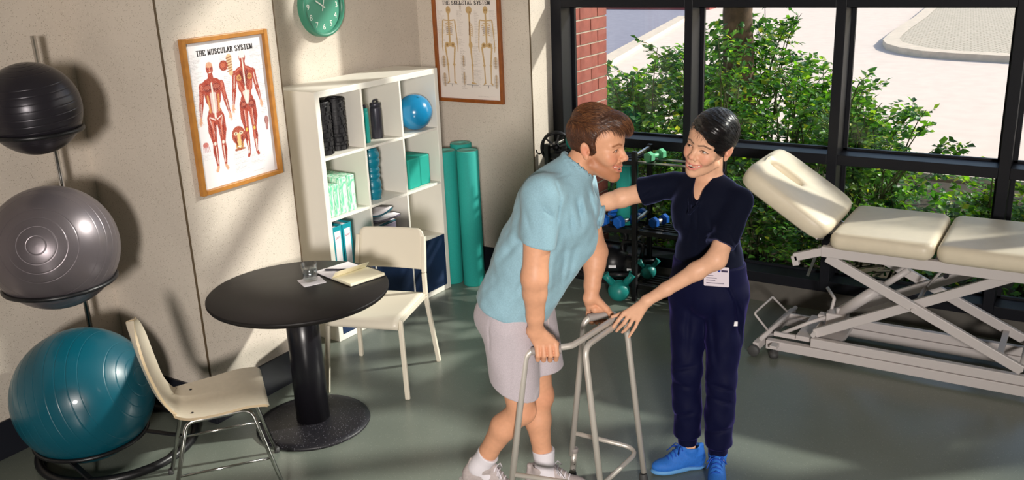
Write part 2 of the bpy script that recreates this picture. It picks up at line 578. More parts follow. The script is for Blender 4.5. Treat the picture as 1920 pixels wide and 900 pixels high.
for (c, r_, m_, lab, k) in BALLS:
    gro = [0.14, 0.29, 0.44, 0.60] + [0.95 + 0.155 * q for q in range(9)] + [2.54, 2.70, 2.85, 3.0]
    b = MB()
    prof = ball_mesh(r_, gro)
    b.lathe(prof, 64, None, cap=False)
    o = b.build('exercise_ball', m_)
    o.location = c
    if k == 0: axis = Vector((0.05, -0.1, 1))
    elif k == 1: axis = Vector((0.66, -0.66, 0.32))
    else: axis = Vector((0.95, 0.45, 0.35))
    o.rotation_euler = axis.to_track_quat('Z', 'Y').to_euler()
    tag(o, lab, 'exercise ball', 'exercise balls on the rack')

rack = thing('ball_rack', 'black ring stand with chrome pole that holds three exercise balls', 'ball rack', (BX, 2.46, 0))
def ring_pts(cx, cy, z, r, n=48):
    return [(cx + r * math.cos(2 * math.pi * k / n), cy + r * math.sin(2 * math.pi * k / n), z) for k in range(n)]
OY = 2.46
MB().tube(ring_pts(0, 0, 0.022, 0.365), 0.021, 12, closed=True).build('base_ring', 'black_metal', rack)
PX, PY = -0.29, 0.145
MB().tube([(PX, PY, 0.02), (PX - 0.02, PY, 2.0)], 0.0125, 14).build('pole', 'chrome', rack)
for (c, r_, m_, lab, k) in BALLS:
    drop = (0.10, 0.165, 0.21)[k]
    rr = math.sqrt(r_ * r_ - drop * drop) + 0.011
    cx, cy, cz = c[0] - BX, c[1] - OY, c[2] - drop
    MB().tube(ring_pts(cx, cy, cz, rr), 0.0105, 10, closed=True).build('ball_ring', 'black_metal', rack)
    d = Vector((PX - 0.01 - cx, PY - cy, 0)); d.normalize()
    if k < 2:
        MB().tube([(cx + d.x * rr, cy + d.y * rr, cz), (PX - 0.015, PY, cz)], 0.011, 10).build('ring_arm', 'black_metal', rack)
    else:
        for q in range(4):
            a = 0.6 + q * math.pi / 2
            x, y = math.cos(a), math.sin(a)
            MB().bar((cx + x * rr, cy + y * rr, cz), (cx * 0 + x * 0.36, y * 0.36, 0.028), 0.035, 0.008).build('base_strut', 'black_metal', rack)
MB().bar((PX, PY, 0.024), (0.05, 0.0, 0.024), 0.04, 0.012).build('base_bar', 'black_metal', rack)

# ================================================================== posters
def paint_grid(w, h, nx, ny, paint):
    """flat sheet whose vertex colours carry the print; paint(x, y) -> colours, x in 0..w, y in 0..h up"""
    xs_ = np.linspace(0, w, nx); ys_ = np.linspace(0, h, ny)
    X, Y = np.meshgrid(xs_, ys_, indexing='ij')
    colr = paint(X.ravel(), Y.ravel())
    verts = np.stack([X.ravel(), Y.ravel(), np.zeros(X.size)], 1)
    i = np.arange((nx - 1))[:, None] * ny + np.arange(ny - 1)[None]
    f = np.stack([i, i + ny, i + ny + 1, i + 1], -1).reshape(-1, 4)
    return verts, f, colr

def np_mesh(name, verts, faces, cols=None, smooth=True):
    me = bpy.data.meshes.new(name)
    verts = np.asarray(verts, np.float32); faces = np.asarray(faces, np.int32)
    k = faces.shape[1]
    me.vertices.add(len(verts)); me.vertices.foreach_set('co', verts.ravel())
    me.loops.add(faces.size); me.loops.foreach_set('vertex_index', faces.ravel())
    me.polygons.add(len(faces)); me.polygons.foreach_set('loop_start', np.arange(0, faces.size, k, dtype=np.int32))
    me.update(calc_edges=True)
    me.polygons.foreach_set('use_smooth', np.full(len(faces), smooth))
    if cols is not None:
        a = me.color_attributes.new('col', 'FLOAT_COLOR', 'POINT')
        c4 = np.ones((len(verts), 4), np.float32); c4[:, :3] = cols[:, :3]
        a.data.foreach_set('color', c4.ravel())
    me.validate()
    return me

def lin(c):
    return np.array(srgb(*c)[:3])

def seg2(x, y, a, b, r1, r2):
    ax, ay = a; bx, by = b
    dx, dy = bx - ax, by - ay
    L2 = dx * dx + dy * dy + 1e-12
    t = np.clip(((x - ax) * dx + (y - ay) * dy) / L2, 0, 1)
    return np.hypot(x - ax - t * dx, y - ay - t * dy) - (r1 + (r2 - r1) * t)

def ell2(x, y, c, rx, ry):
    return (np.hypot((x - c[0]) / rx, (y - c[1]) / ry) - 1) * min(rx, ry)

def blend(colr, d, c, soft=0.0012, alpha=1.0):
    w = np.clip(0.5 - d / soft, 0, 1) * alpha
    colr[:] = colr * (1 - w[:, None]) + np.asarray(c)[None] * w[:, None]

def hash2(x, y, s):
    return np.mod(np.sin(np.floor(x * s) * 12.9898 + np.floor(y * s) * 78.233) * 43758.5453, 1.0)

def text_lines(colr, x, y, x0, x1, y0, y1, rows, tone=(168, 164, 166), seed=1):
    """grey caption columns"""
    h_ = (y1 - y0) / rows
    v = (y - y0) / h_
    inside = (x > x0) & (x < x1) & (y > y0) & (y < y1)
    row = np.floor(v)
    ln = 0.45 + 0.55 * np.mod(np.sin(row * 91.7 + seed * 13.1) * 437.5, 1.0)
    m = inside & (np.mod(v, 1.0) < 0.42) & ((x - x0) < (x1 - x0) * ln) & (hash2(x, y, 420) > 0.25)
    colr[m] = colr[m] * 0.45 + lin(tone)[None] * 0.55

def figure(cx, top, H, x, y, prims, colr):
    for (pr, c, al) in prims:
        if pr[0] == 's':
            _, a, b, r1, r2 = pr
            for sgn in ((1, -1) if a[0] != 0 or b[0] != 0 else (1,)):
                d = seg2(x, y, (cx + sgn * a[0] * H, top - a[1] * H), (cx + sgn * b[0] * H, top - b[1] * H), r1 * H, r2 * H)
                blend(colr, d, c, alpha=al)
        else:
            _, a, rx, ry = pr
            for sgn in ((1, -1) if a[0] != 0 else (1,)):
                d = ell2(x, y, (cx + sgn * a[0] * H, top - a[1] * H), rx * H, ry * H)
                blend(colr, d, c, alpha=al)

def muscle_print(w, h):
    red, dark, pale, tend, gold = lin((158, 66, 52)), lin((104, 34, 34)), lin((232, 214, 206)), lin((208, 188, 184)), lin((206, 158, 92))
    skin, lite = lin((206, 156, 126)), lin((196, 112, 92))
    S = lambda a, b, r1, r2, c, al=1.0: (('s', a, b, r1, r2), c, al)
    E_ = lambda a, rx, ry, c, al=1.0: (('e', a, rx, ry), c, al)
    def fig(back):
        P = [S((0.050, 0.50), (0.058, 0.62), 0.050, 0.047, red), S((0.058, 0.62), (0.048, 0.73), 0.046, 0.027, red), S((0.048, 0.73), (0.052, 0.81), 0.026, 0.031, red), S((0.052, 0.81), (0.046, 0.945), 0.030, 0.013, red),
             S((0.046, 0.955), (0.062, 0.985), 0.014, 0.016, skin if not back else red),
             S((0.045, 0.21), (0.040, 0.34), 0.062, 0.046, red), S((0.0, 0.30), (0.0, 0.45), 0.070, 0.058, red), S((0.022, 0.46), (0.030, 0.52), 0.058, 0.056, red),
             E_((0.112, 0.215), 0.034, 0.042, red), S((0.118, 0.23), (0.138, 0.345), 0.028, 0.023, red), S((0.140, 0.355), (0.150, 0.40), 0.025, 0.022, red), S((0.150, 0.40), (0.168, 0.485), 0.021, 0.012, red),
             S((0.170, 0.49), (0.178, 0.525), 0.014, 0.015, skin), S((0.172, 0.525), (0.172, 0.555), 0.005, 0.004, skin), S((0.183, 0.525), (0.187, 0.552), 0.005, 0.004, skin), S((0.165, 0.505), (0.156, 0.53), 0.005, 0.004, skin),
             S((0.0, 0.115), (0.0, 0.17), 0.028, 0.036, red), S((0.02, 0.155), (0.095, 0.185), 0.018, 0.014, red), E_((0.0, 0.058), 0.040, 0.058, red)]
        if not back:
            P += [E_((0.0, 0.026), 0.036, 0.026, skin, 0.9), E_((0.016, 0.060), 0.008, 0.006, dark), S((0.0, 0.06), (0.0, 0.078), 0.006, 0.008, lite), S((0.0, 0.095), (0.012, 0.094), 0.004, 0.003, pale),
                  E_((0.048, 0.228), 0.046, 0.036, dark, 0.75), E_((0.052, 0.222), 0.036, 0.020, lite, 0.5), S((0.0, 0.19), (0.0, 0.50), 0.008, 0.012, pale, 0.95),
                  S((0.020, 0.285), (0.020, 0.315), 0.014, 0.014, tend, 0.85), S((0.020, 0.335), (0.020, 0.365), 0.014, 0.014, tend, 0.85), S((0.020, 0.385), (0.018, 0.45), 0.014, 0.010, tend, 0.85),
                  S((0.062, 0.30), (0.052, 0.44), 0.010, 0.012, gold, 0.6), S((0.012, 0.52), (0.070, 0.49), 0.005, 0.005, pale, 0.9), S((0.075, 0.50), (0.030, 0.66), 0.004, 0.004, pale, 0.7),
                  S((0.045, 0.54), (0.050, 0.69), 0.010, 0.006, lite, 0.8), S((0.075, 0.55), (0.068, 0.67), 0.006, 0.005, dark, 0.7), S((0.022, 0.55), (0.036, 0.68), 0.006, 0.005, dark, 0.7),
                  E_((0.048, 0.735), 0.015, 0.017, pale, 0.95), S((0.044, 0.77), (0.044, 0.92), 0.006, 0.004, pale, 0.8), S((0.064, 0.78), (0.056, 0.88), 0.006, 0.004, dark, 0.7),
                  E_((0.118, 0.215), 0.012, 0.030, lite, 0.8), S((0.130, 0.26), (0.136, 0.335), 0.008, 0.006, lite, 0.8), S((0.145, 0.36), (0.166, 0.475), 0.004, 0.003, pale, 0.9), S((0.158, 0.38), (0.168, 0.46), 0.004, 0.003, dark, 0.8)]
        else:
            P += [E_((0.0, 0.034), 0.040, 0.036, lin((226, 214, 214))), E_((0.024, 0.062), 0.010, 0.010, pale, 0.9), S((0.0, 0.075), (0.0, 0.47), 0.007, 0.012, pale, 0.95), S((0.030, 0.155), (0.100, 0.19), 0.006, 0.005, lite, 0.8),
                  E_((0.064, 0.245), 0.030, 0.028, gold, 0.75), E_((0.064, 0.245), 0.020, 0.012, dark, 0.6), S((0.035, 0.20), (0.010, 0.32), 0.018, 0.008, dark, 0.8), S((0.075, 0.30), (0.020, 0.43), 0.012, 0.010, lite, 0.7),
                  S((0.020, 0.39), (0.008, 0.49), 0.022, 0.008, pale, 0.85), E_((0.050, 0.50), 0.040, 0.036, dark, 0.7), E_((0.050, 0.495), 0.026, 0.016, lite, 0.6), S((0.036, 0.56), (0.044, 0.70), 0.010, 0.008, lite, 0.7),
                  S((0.064, 0.56), (0.056, 0.70), 0.007, 0.006, dark, 0.7), S((0.050, 0.55), (0.050, 0.70), 0.003, 0.003, pale, 0.8), E_((0.048, 0.735), 0.012, 0.018, lin((222, 192, 92)), 0.95), E_((0.040, 0.80), 0.014, 0.036, lite, 0.7), E_((0.064, 0.80), 0.012, 0.034, dark, 0.6),
                  S((0.050, 0.85), (0.048, 0.955), 0.008, 0.006, pale, 0.95), S((0.118, 0.22), (0.136, 0.33), 0.006, 0.006, pale, 0.7), S((0.150, 0.37), (0.168, 0.48), 0.004, 0.004, pale, 0.7)]
        return P
    def paint(x, y):
        c = np.tile(lin((226, 222, 224)), (x.size, 1))
        for k, (a, b, y0, y1, n) in enumerate(((0.01, 0.09, 0.50, 0.64, 22), (0.19, 0.25, 0.56, 0.62, 9), (0.37, 0.45, 0.48, 0.64, 24), (0.01, 0.06, 0.3, 0.5, 26), (0.2, 0.25, 0.30, 0.52, 26),
                                               (0.40, 0.45, 0.30, 0.46, 20), (0.02, 0.09, 0.14, 0.17, 5), (0.20, 0.30, 0.04, 0.15, 16), (0.30, 0.40, 0.06, 0.12, 9), (0.3, 0.43, 0.022, 0.03, 1))):
            text_lines(c, x, y, a * w / 0.46, b * w / 0.46, y0 * h / 0.69, y1 * h / 0.69, n, seed=k)
        paper = c.copy()
        figure(w * 0.27, h * 0.860, h * 0.76, x, y, fig(False), c)
        figure(w * 0.70, h * 0.905, h * 0.76, x, y, fig(True), c)
        # small detail figures: shoulder joint, masked head, hand, foot
        def D(cx, cy, prims):
            for (kind, a, b, r, col) in prims:
                if kind == 'e': blend(c, ell2(x, y, ((cx + a) * w, (cy + b) * h), r[0] * w, r[1] * h), lin(col))
                else: blend(c, seg2(x, y, ((cx + a[0]) * w, (cy + a[1]) * h), ((cx + b[0]) * w, (cy + b[1]) * h), r * w, r * w * 0.7), lin(col))
        D(0.46, 0.82, [('s', (0.07, 0.05), (0.075, -0.06), 0.035, (206, 178, 140))] + [('s', (0.035, 0.045 - k * 0.018), (0.10, 0.055 - k * 0.018), 0.006, (150, 96, 70)) for k in range(6)] + [('e', -0.01, 0.0, (0.055, 0.036), (150, 62, 46)), ('e', -0.015, 0.004, (0.030, 0.018), (184, 92, 66))])
        D(0.53, 0.30, [('e', 0, 0.02, (0.090, 0.066), (160, 74, 56)), ('e', 0, -0.05, (0.055, 0.04), (196, 150, 96)), ('e', -0.035, 0.035, (0.026, 0.012), (226, 206, 180)), ('e', 0.035, 0.035, (0.026, 0.012), (226, 206, 180)), ('e', -0.035, 0.035, (0.010, 0.006), (70, 40, 40)), ('e', 0.035, 0.035, (0.010, 0.006), (70, 40, 40)),
                       ('s', (0, 0.02), (0, -0.075), 0.022, (222, 186, 128)), ('s', (-0.05, 0.0), (-0.02, -0.07), 0.010, (120, 44, 40)), ('s', (0.05, 0.0), (0.02, -0.07), 0.010, (120, 44, 40)), ('s', (-0.06, -0.08), (0.06, -0.08), 0.012, (150, 78, 52)), ('s', (-0.02, -0.06), (0.02, -0.06), 0.006, (236, 226, 210))])
        D(0.10, 0.29, [('e', 0, 0.015, (0.035, 0.020), (190, 110, 104))] + [('s', (-0.03 + k * 0.016, 0.0), (-0.036 + k * 0.02, -0.034), 0.006, (196, 160, 164)) for k in range(5)])
        D(0.93, 0.37, [('e', 0, 0.01, (0.028, 0.035), (120, 66, 66)), ('s', (0, 0.03), (-0.004, -0.05), 0.020, (164, 116, 112))])
        # muscle fibres: fine streaks on the red parts only
        ink = np.abs(c - paper).sum(1) > 0.12
        f1 = np.sin(x * 1500 + 5 * np.sin(y * 55 + x * 80)); f2 = np.sin((x + y * 0.6) * 900 + 4 * np.sin(y * 33)); f3 = np.sin(x * 210 + y * 160 + 3 * np.sin(y * 90))
        m_ = 1.0 + 0.22 * f1 * (f3 > -0.2) + 0.16 * f2
        isred = ink & (c[:, 0] > c[:, 1] * 1.8)
        c[isred] = c[isred] * m_[isred][:, None]
        strk = isred & (f1 * f2 > 0.72)
        c[strk] = c[strk] * 0.55 + lin((222, 190, 180)) * 0.45
        return np.clip(c, 0, 1)
    return paint

def bone_print(w, h):
    bone, db, gry = lin((196, 164, 116)), lin((140, 104, 62)), lin((140, 132, 140))
    def skel(x, y, c, cx, side):
        top, H = h * 0.90, h * 0.76
        S = lambda a, b, r1, r2, col=bone, al=1.0: [blend(c, seg2(x, y, (cx + s * a[0] * H, top - a[1] * H), (cx + s * b[0] * H, top - b[1] * H), r1 * H, r2 * H), col, alpha=al) for s in ((1, -1) if not side and (a[0] or b[0]) else (1,))]
        E_ = lambda a, rx, ry, col=bone, al=1.0: [blend(c, ell2(x, y, (cx + s * a[0] * H, top - a[1] * H), rx * H, ry * H), col, alpha=al) for s in ((1, -1) if not side and a[0] else (1,))]
        if not side:
            E_((0, 0.05), 0.036, 0.05); E_((0.014, 0.052), 0.009, 0.010, db)
            S((0, 0.1), (0, 0.50), 0.012, 0.014)
            S((0.0, 0.185), (0.085, 0.175), 0.006, 0.008)
            for k in range(7): 
                yy = 0.21 + k * 0.024
                S((0.012, yy), (0.055 + 0.01 * math.sin(k), yy + 0.012), 0.005, 0.005)
            E_((0.03, 0.30), 0.018, 0.05, gry, 0.5)
            E_((0.045, 0.49), 0.035, 0.034); E_((0.045, 0.49), 0.016, 0.016, db, 0.8)
            S((0.095, 0.19), (0.112, 0.36), 0.010, 0.008); S((0.112, 0.37), (0.122, 0.50), 0.008, 0.006); S((0.122, 0.51), (0.118, 0.575), 0.008, 0.004)
            S((0.075, 0.52), (0.05, 0.73), 0.013, 0.010); E_((0.05, 0.745), 0.019, 0.016); S((0.05, 0.76), (0.045, 0.955), 0.010, 0.008); S((0.045, 0.97), (0.065, 0.985), 0.012, 0.010)
        else:
            E_((-0.004, 0.05), 0.046, 0.048); S((0.012, 0.08), (0.02, 0.10), 0.014, 0.008, db, 0.6)
            S((0.0, 0.1), (0.0, 0.30), 0.012, 0.012); S((0.0, 0.3), (-0.008, 0.48), 0.012, 0.016)
            for k in range(7):
                yy = 0.21 + k * 0.024
                S((0.0, yy), (0.05 - abs(k - 3) * 0.005, yy + 0.02), 0.005, 0.005)
            S((0.0, 0.2), (-0.012, 0.36), 0.010, 0.008, db); E_((0.0, 0.49), 0.030, 0.045)
            S((0.0, 0.52), (0.012, 0.73), 0.013, 0.010); E_((0.014, 0.745), 0.018, 0.016); S((0.014, 0.76), (0.012, 0.95), 0.010, 0.008); S((0.0, 0.975), (0.06, 0.985), 0.014, 0.006)
        blend(c, seg2(x, y, (cx - 0.09 * H, top - 1.0 * H), (cx + 0.09 * H, top - 1.0 * H), 0.003 * H, 0.003 * H), lin((70, 60, 60)))
        blend(c, seg2(x, y, (cx, top - 1.0 * H), (cx, top - 1.03 * H), 0.004 * H, 0.003 * H), lin((50, 44, 50)))
    def paint(x, y):
        c = np.tile(lin((232, 222, 214)), (x.size, 1))
        q = 0
        for (a, b, y0, y1, n) in ((0.02, 0.14, 0.5, 0.86, 40), (0.34, 0.44, 0.62, 0.86, 26), (0.62, 0.7, 0.55, 0.86, 30), (0.86, 0.97, 0.5, 0.86, 40), (0.36, 0.46, 0.1, 0.5, 30), (0.56, 0.72, 0.12, 0.30, 20),
                                  (0.56, 0.72, 0.32, 0.52, 20), (0.62, 0.95, 0.025, 0.04, 2), (0.3, 0.45, 0.52, 0.6, 8)):
            text_lines(c, x, y, a * w, b * w, y0 * h, y1 * h, n, (170, 158, 150), q); q += 1
        for (cx, cy, rx, ry) in ((0.08, 0.36, 0.05, 0.06), (0.08, 0.18, 0.05, 0.07), (0.41, 0.37, 0.035, 0.06), (0.41, 0.2, 0.035, 0.07), (0.93, 0.36, 0.045, 0.06), (0.93, 0.18, 0.04, 0.07), (0.40, 0.9, 0.018, 0.045)):
            blend(c, ell2(x, y, (cx * w, cy * h), rx * w, ry * h), lin((150, 134, 120)), alpha=0.3)
            blend(c, seg2(x, y, (cx * w, (cy - ry * 0.8) * h), (cx * w, (cy + ry * 0.8) * h), rx * w * 0.22, rx * w * 0.35), lin((186, 156, 116)), alpha=0.8)
            for q2 in range(3): blend(c, seg2(x, y, ((cx - rx * 0.5) * w, (cy - ry * 0.5 + q2 * ry * 0.4) * h), ((cx + rx * 0.5) * w, (cy - ry * 0.5 + q2 * ry * 0.4) * h), 0.0012, 0.0012), lin((140, 120, 104)))
        skel(x, y, c, w * 0.20, False); skel(x, y, c, w * 0.54, True); skel(x, y, c, w * 0.80, False)
        return np.clip(c, 0, 1)
    return paint

mat('print', (1, 1, 1, 1), 0.35, attr='col', spec=0.35)
mat('title_ink', srgb(40, 34, 36), 0.5)

# slab-serif capitals drawn with straight and curved strokes
GLY = {'T': [((0, 1), (1, 1)), ((0.5, 0), (0.5, 1)), ((0.3, 0), (0.7, 0))], 'H': [((0.15, 0), (0.15, 1)), ((0.85, 0), (0.85, 1)), ((0.15, .5), (0.85, .5)), ((0, 0), (0.32, 0)), ((0.68, 0), (1, 0)), ((0, 1), (0.32, 1)), ((0.68, 1), (1, 1))],
       'E': [((0.15, 0), (0.15, 1)), ((0, 1), (0.9, 1)), ((0.15, .5), (0.7, .5)), ((0, 0), (0.95, 0)), ((0.9, 1), (0.9, .8)), ((0.95, 0), (0.95, .22))],
       'M': [((0.1, 0), (0.1, 1)), ((0.95, 0), (0.95, 1)), ((0.1, 1), (0.52, 0.1)), ((0.52, 0.1), (0.95, 1)), ((0, 0), (0.25, 0)), ((0.78, 0), (1.1, 0))],
       'U': [((0.15, 1), (0.15, 0.25)), ((0.85, 1), (0.85, 0.25)), ((0.15, .25), (0.35, 0)), ((0.35, 0), (0.65, 0)), ((0.65, 0), (0.85, 0.25)), ((0, 1), (0.32, 1)), ((0.68, 1), (1, 1))],
       'S': [((0.85, 0.82), (0.6, 1)), ((0.6, 1), (0.3, 1)), ((0.3, 1), (0.1, 0.78)), ((0.1, .78), (0.25, .57)), ((0.25, .57), (0.75, .42)), ((0.75, .42), (0.9, .22)), ((0.9, .22), (0.7, 0)), ((0.7, 0), (0.35, 0)), ((0.35, 0), (0.1, .2))],
       'C': [((0.9, 0.78), (0.65, 1)), ((0.65, 1), (0.35, 1)), ((0.35, 1), (0.08, 0.7)), ((0.08, .7), (0.08, .3)), ((0.08, .3), (0.35, 0)), ((0.35, 0), (0.65, 0)), ((0.65, 0), (0.92, .25))],
       'L': [((0.2, 0), (0.2, 1)), ((0.02, 1), (0.4, 1)), ((0, 0), (0.9, 0)), ((0.9, 0), (0.9, .25))],
       'A': [((0.1, 0), (0.5, 1)), ((0.5, 1), (0.9, 0)), ((0.25, .35), (0.75, .35)), ((-0.05, 0), (0.25, 0)), ((0.72, 0), (1.05, 0))],
       'R': [((0.15, 0), (0.15, 1)), ((0, 1), (0.6, 1)), ((0.6, 1), (0.85, .78)), ((0.85, .78), (0.6, .52)), ((0.6, .52), (0.15, .52)), ((0.5, .52), (0.9, 0)), ((0, 0), (0.32, 0)), ((0.8, 0), (1.02, 0))],
       'Y': [((0.05, 1), (0.5, 0.45)), ((0.95, 1), (0.5, .45)), ((0.5, 0), (0.5, .45)), ((0.3, 0), (0.7, 0)), ((-0.05, 1), (0.22, 1)), ((0.78, 1), (1.05, 1))],
       'K': [((0.15, 0), (0.15, 1)), ((0.85, 1), (0.15, .4)), ((0.4, .6), (0.9, 0)), ((0, 0), (0.32, 0)), ((0, 1), (0.32, 1)), ((0.75, 0), (1.0, 0)), ((0.7, 1), (0.98, 1))]}
def slab_title(name, txt, w_total, hgt, parent, mtx):
    b = MB(); x = 0.0; adv = 1.28; cw = 0.78
    items = []
    for ch in txt:
        if ch == ' ': x += 0.62; continue
        items.append((ch, x)); x += adv * cw * (1.12 if ch == 'M' else 1)
    sc = w_total / x
    for ch, x0 in items:
        for (a, c) in GLY[ch]:
            vert = abs(c[0] - a[0]) * cw < abs(c[1] - a[1])
            t = 0.24 if vert else 0.15
            pa = Vector(((x0 + a[0] * cw) * sc - w_total / 2, a[1] * hgt, 0)); pb = Vector(((x0 + c[0] * cw) * sc - w_total / 2, c[1] * hgt, 0))
            d = (pb - pa); d.normalize()
            e = t * sc * 0.3
            b.bar(pa - d * e, pb + d * e, t * sc, 0.0006)
    o = b.build(name, 'title_ink', parent)
    o.matrix_local = mtx
    return o

def poster(name, label, origin, xaxis, w, h, paint, frame_m, title, tw, ty, th):
    """origin: lower-left corner on the wall, xaxis along the wall; z up"""
    root = thing(name, label, 'poster', origin)
    n = Vector(xaxis).cross(Vector((0, 0, 1)))
    M_ = frame_mtx((0, 0, 0), xaxis, (0, 0, 1))
    fw_ = 0.024; dp = 0.03
    def fb(lo, hi): 
        MB().box((lo[0], lo[1], 0.002), (hi[0], hi[1], dp), M_).build('frame_rail', frame_m, root, bevel=0.003)
    fb((0, 0), (fw_, h)); fb((w - fw_, 0), (w, h)); fb((fw_, 0), (w - fw_, fw_)); fb((fw_, h - fw_), (w - fw_, h))
    MB().box((fw_, fw_, 0.001), (w - fw_, h - fw_, 0.008), M_).build('backing', 'paper_white', root)
    pw, ph = w - 2 * fw_, h - 2 * fw_
    v, f, c = paint_grid(pw, ph, 230, 330, paint(pw, ph))
    me = np_mesh('print_sheet', v, f, c, smooth=False)
    me.materials.append(MATS['print'])
    o = bpy.data.objects.new('print_sheet', me); COL.objects.link(o); o.parent = root
    o.matrix_local = M_ @ Matrix.Translation((fw_, fw_, 0.0095))
    slab_title('title', title, tw, th, root, M_ @ Matrix.Translation((w / 2, ty, 0.0104)))
    return root
poster('muscle_chart', 'framed chart of red muscle figures in a light oak frame', (-3.69, 2.955, 1.198), (0, 1, 0), 0.542, 0.757, muscle_print, 'oak_frame', 'THE MUSCULAR SYSTEM', 0.36, 0.668, 0.024)
poster('skeleton_chart', 'framed chart of three standing skeletons in a brown frame', (-4.05, 5.46, 1.256), (1, 0, 0), 0.562, 0.757, bone_print, 'walnut_frame', 'THE SKELETAL SYSTEM', 0.40, 0.672, 0.024)

# ================================================================== clock
clk = thing('wall_clock', 'round green wall clock with white numerals', 'clock', (-4.2, 4.465, 1.992))
CM = frame_mtx((0, 0, 0), (0, 1, 0), (0, 0, 1))
MB().lathe([(0.186, 0.0), (0.186, 0.045), (0.180, 0.052), (0.168, 0.052), (0.160, 0.034)], 64, CM, cap=False).build('case', 'clock_green', clk)
MB().lathe([(0.0001, 0.03), (0.1615, 0.03)], 64, CM, cap=False).build('face', 'clock_face', clk)
for hnum in range(1, 13):
    a = math.radians(90 - 30 * hnum)
    sn = str(hnum)
    for q, ch in enumerate(sn):
        text_mesh('numeral', ch, 0.05, 'clock_white', clk, CM @ Matrix.Translation((0.127 * math.cos(a) + (q - (len(sn) - 1) / 2) * 0.026, 0.127 * math.sin(a), 0.031)))
def hand(ang, ln, w_, back, nm):
    a = math.radians(ang); d = Vector((math.cos(a), math.sin(a), 0))
    b = MB(); p = CM @ Vector((-d.x * back, -d.y * back, 0.036)); q = CM @ Vector((d.x * ln, d.y * ln, 0.036))
    b.bar(p, q, w_, 0.002, up=(1, 0, 0)); b.build(nm, 'clock_white', clk)
hand(150, 0.072, 0.008, 0.02, 'hour_hand'); hand(74, 0.12, 0.006, 0.03, 'minute_hand')

# ================================================================== round table
tb = thing('pedestal_table', 'round black pedestal table with speckled disc base', 'table', (-3.238, 3.10, 0))
TZ = 0.735
MB().lathe([(0.0001, TZ - 0.03), (0.425, TZ - 0.03), (0.438, TZ - 0.022), (0.444, TZ - 0.012), (0.443, TZ - 0.003), (0.439, TZ), (0.0001, TZ)], 72).build('tabletop', 'table_black', tb)
MB().lathe([(0.085, 0.03), (0.082, 0.4), (0.082, TZ - 0.03)], 40).build('column', 'column_black', tb)
MB().lathe([(0.0001, 0.0), (0.285, 0.0), (0.29, 0.006), (0.286, 0.016), (0.25, 0.022), (0.11, 0.034), (0.0001, 0.036)], 64).build('base_disc', 'speckled_black', tb)

napkin = MB()
napkin.prism(rrect(0.115, 0.115, 0.004), 0, 0.0025)
nk = napkin.build('coaster', 'paper_white', None, loc=(-3.258, 3.215, TZ), rot=(0, 0, math.radians(-28)))
tag(nk, 'white square paper coaster under the water glass', 'coaster')
gl = thing('water_glass', 'clear tumbler half full of water on the paper coaster', 'glass', (-3.275, 3.225, TZ + 0.0026))
MB().lathe([(0.0001, 0.0), (0.033, 0.0), (0.036, 0.003), (0.040, 0.088), (0.0385, 0.0885), (0.0375, 0.088), (0.0345, 0.012), (0.0001, 0.011)], 40, cap=False).build('tumbler', 'clear_glass', gl)
MB().lathe([(0.0001, 0.0115), (0.0342, 0.0122), (0.0367, 0.06), (0.0001, 0.06)], 40, cap=False).build('water', 'water', gl)

nb = thing('notebook', 'open black notebook with cream pages on the round table', 'notebook', (-3.165, 3.385, TZ), math.radians(-14))
MB().box((-0.155, -0.108, 0), (0.178, 0.108, 0.003)).build('cover', 'notebook_black', nb, bevel=0.001)
def page_block(x0, x1, top, nm, m_):
    def fn(u, v):
        x = x0 + (x1 - x0) * u
        d = abs(x - 0.005)
        z = 0.0035 + top * (1 - 0.75 * math.exp(-d / 0.012)) 
        return (x, -0.104 + 0.208 * v, z)
    b = MB().grid(fn, 16, 4)
    b.box((min(x0, x1) + 0.001, -0.104, 0.003), (max(x0, x1) - 0.001, 0.104, 0.0035 + top * 0.3))
    # page edges
    xo = x1
    b.add([(xo, -0.104, 0.003), (xo, 0.104, 0.003), (xo, 0.104, 0.0035 + top), (xo, -0.104, 0.0035 + top)], [(0, 1, 2, 3)])
    pts = [fn(u / 15.0, 0) for u in range(16)]
    b.add([(p[0], p[1], 0.003) for p in pts] + [p for p in pts], [(i, i + 1, 17 + i, 16 + i) for i in range(15)])
    return b.build(nm, m_, nb)
page_block(0.005, 0.172, 0.013, 'right_pages', 'paper_cream')
page_block(0.005, -0.150, 0.004, 'left_page', 'paper_white')
def lifted(u, v):
    x = 0.006 + 0.05 * u
    return (x - 0.012 * u * u, -0.104 + 0.208 * v, 0.006 + 0.052 * u - 0.01 * u * u)
MB().grid(lifted, 8, 3).build('lifted_page', 'paper_cream', nb, solid=0.0006)
pen = thing('pen', 'black ballpoint pen lying on the open notebook page', 'pen', (-3.236, 3.383, TZ + 0.013), math.radians(28))
MB().tube([(-0.068, 0, 0), (-0.06, 0, 0), (0.05, 0, 0), (0.062, 0, 0), (0.07, 0, 0)], [0.003, 0.0048, 0.0048, 0.0035, 0.001], 12).build('barrel', 'pen_navy', pen)
MB().box((-0.06, -0.0012, 0.0048), (-0.02, 0.0012, 0.0066)).build('clip', 'chrome', pen)
MB().box((0.0, -0.0018, 0.0047), (0.03, 0.0018, 0.0051)).build('print_mark', 'paper_white', pen)

# ================================================================== plywood shell chair
pc = thing('plywood_chair', 'pale plywood shell chair with chrome legs beside the teal ball', 'chair', (-3.185, 2.475, 0), math.atan2(0.785, 0.62) - math.pi / 2)
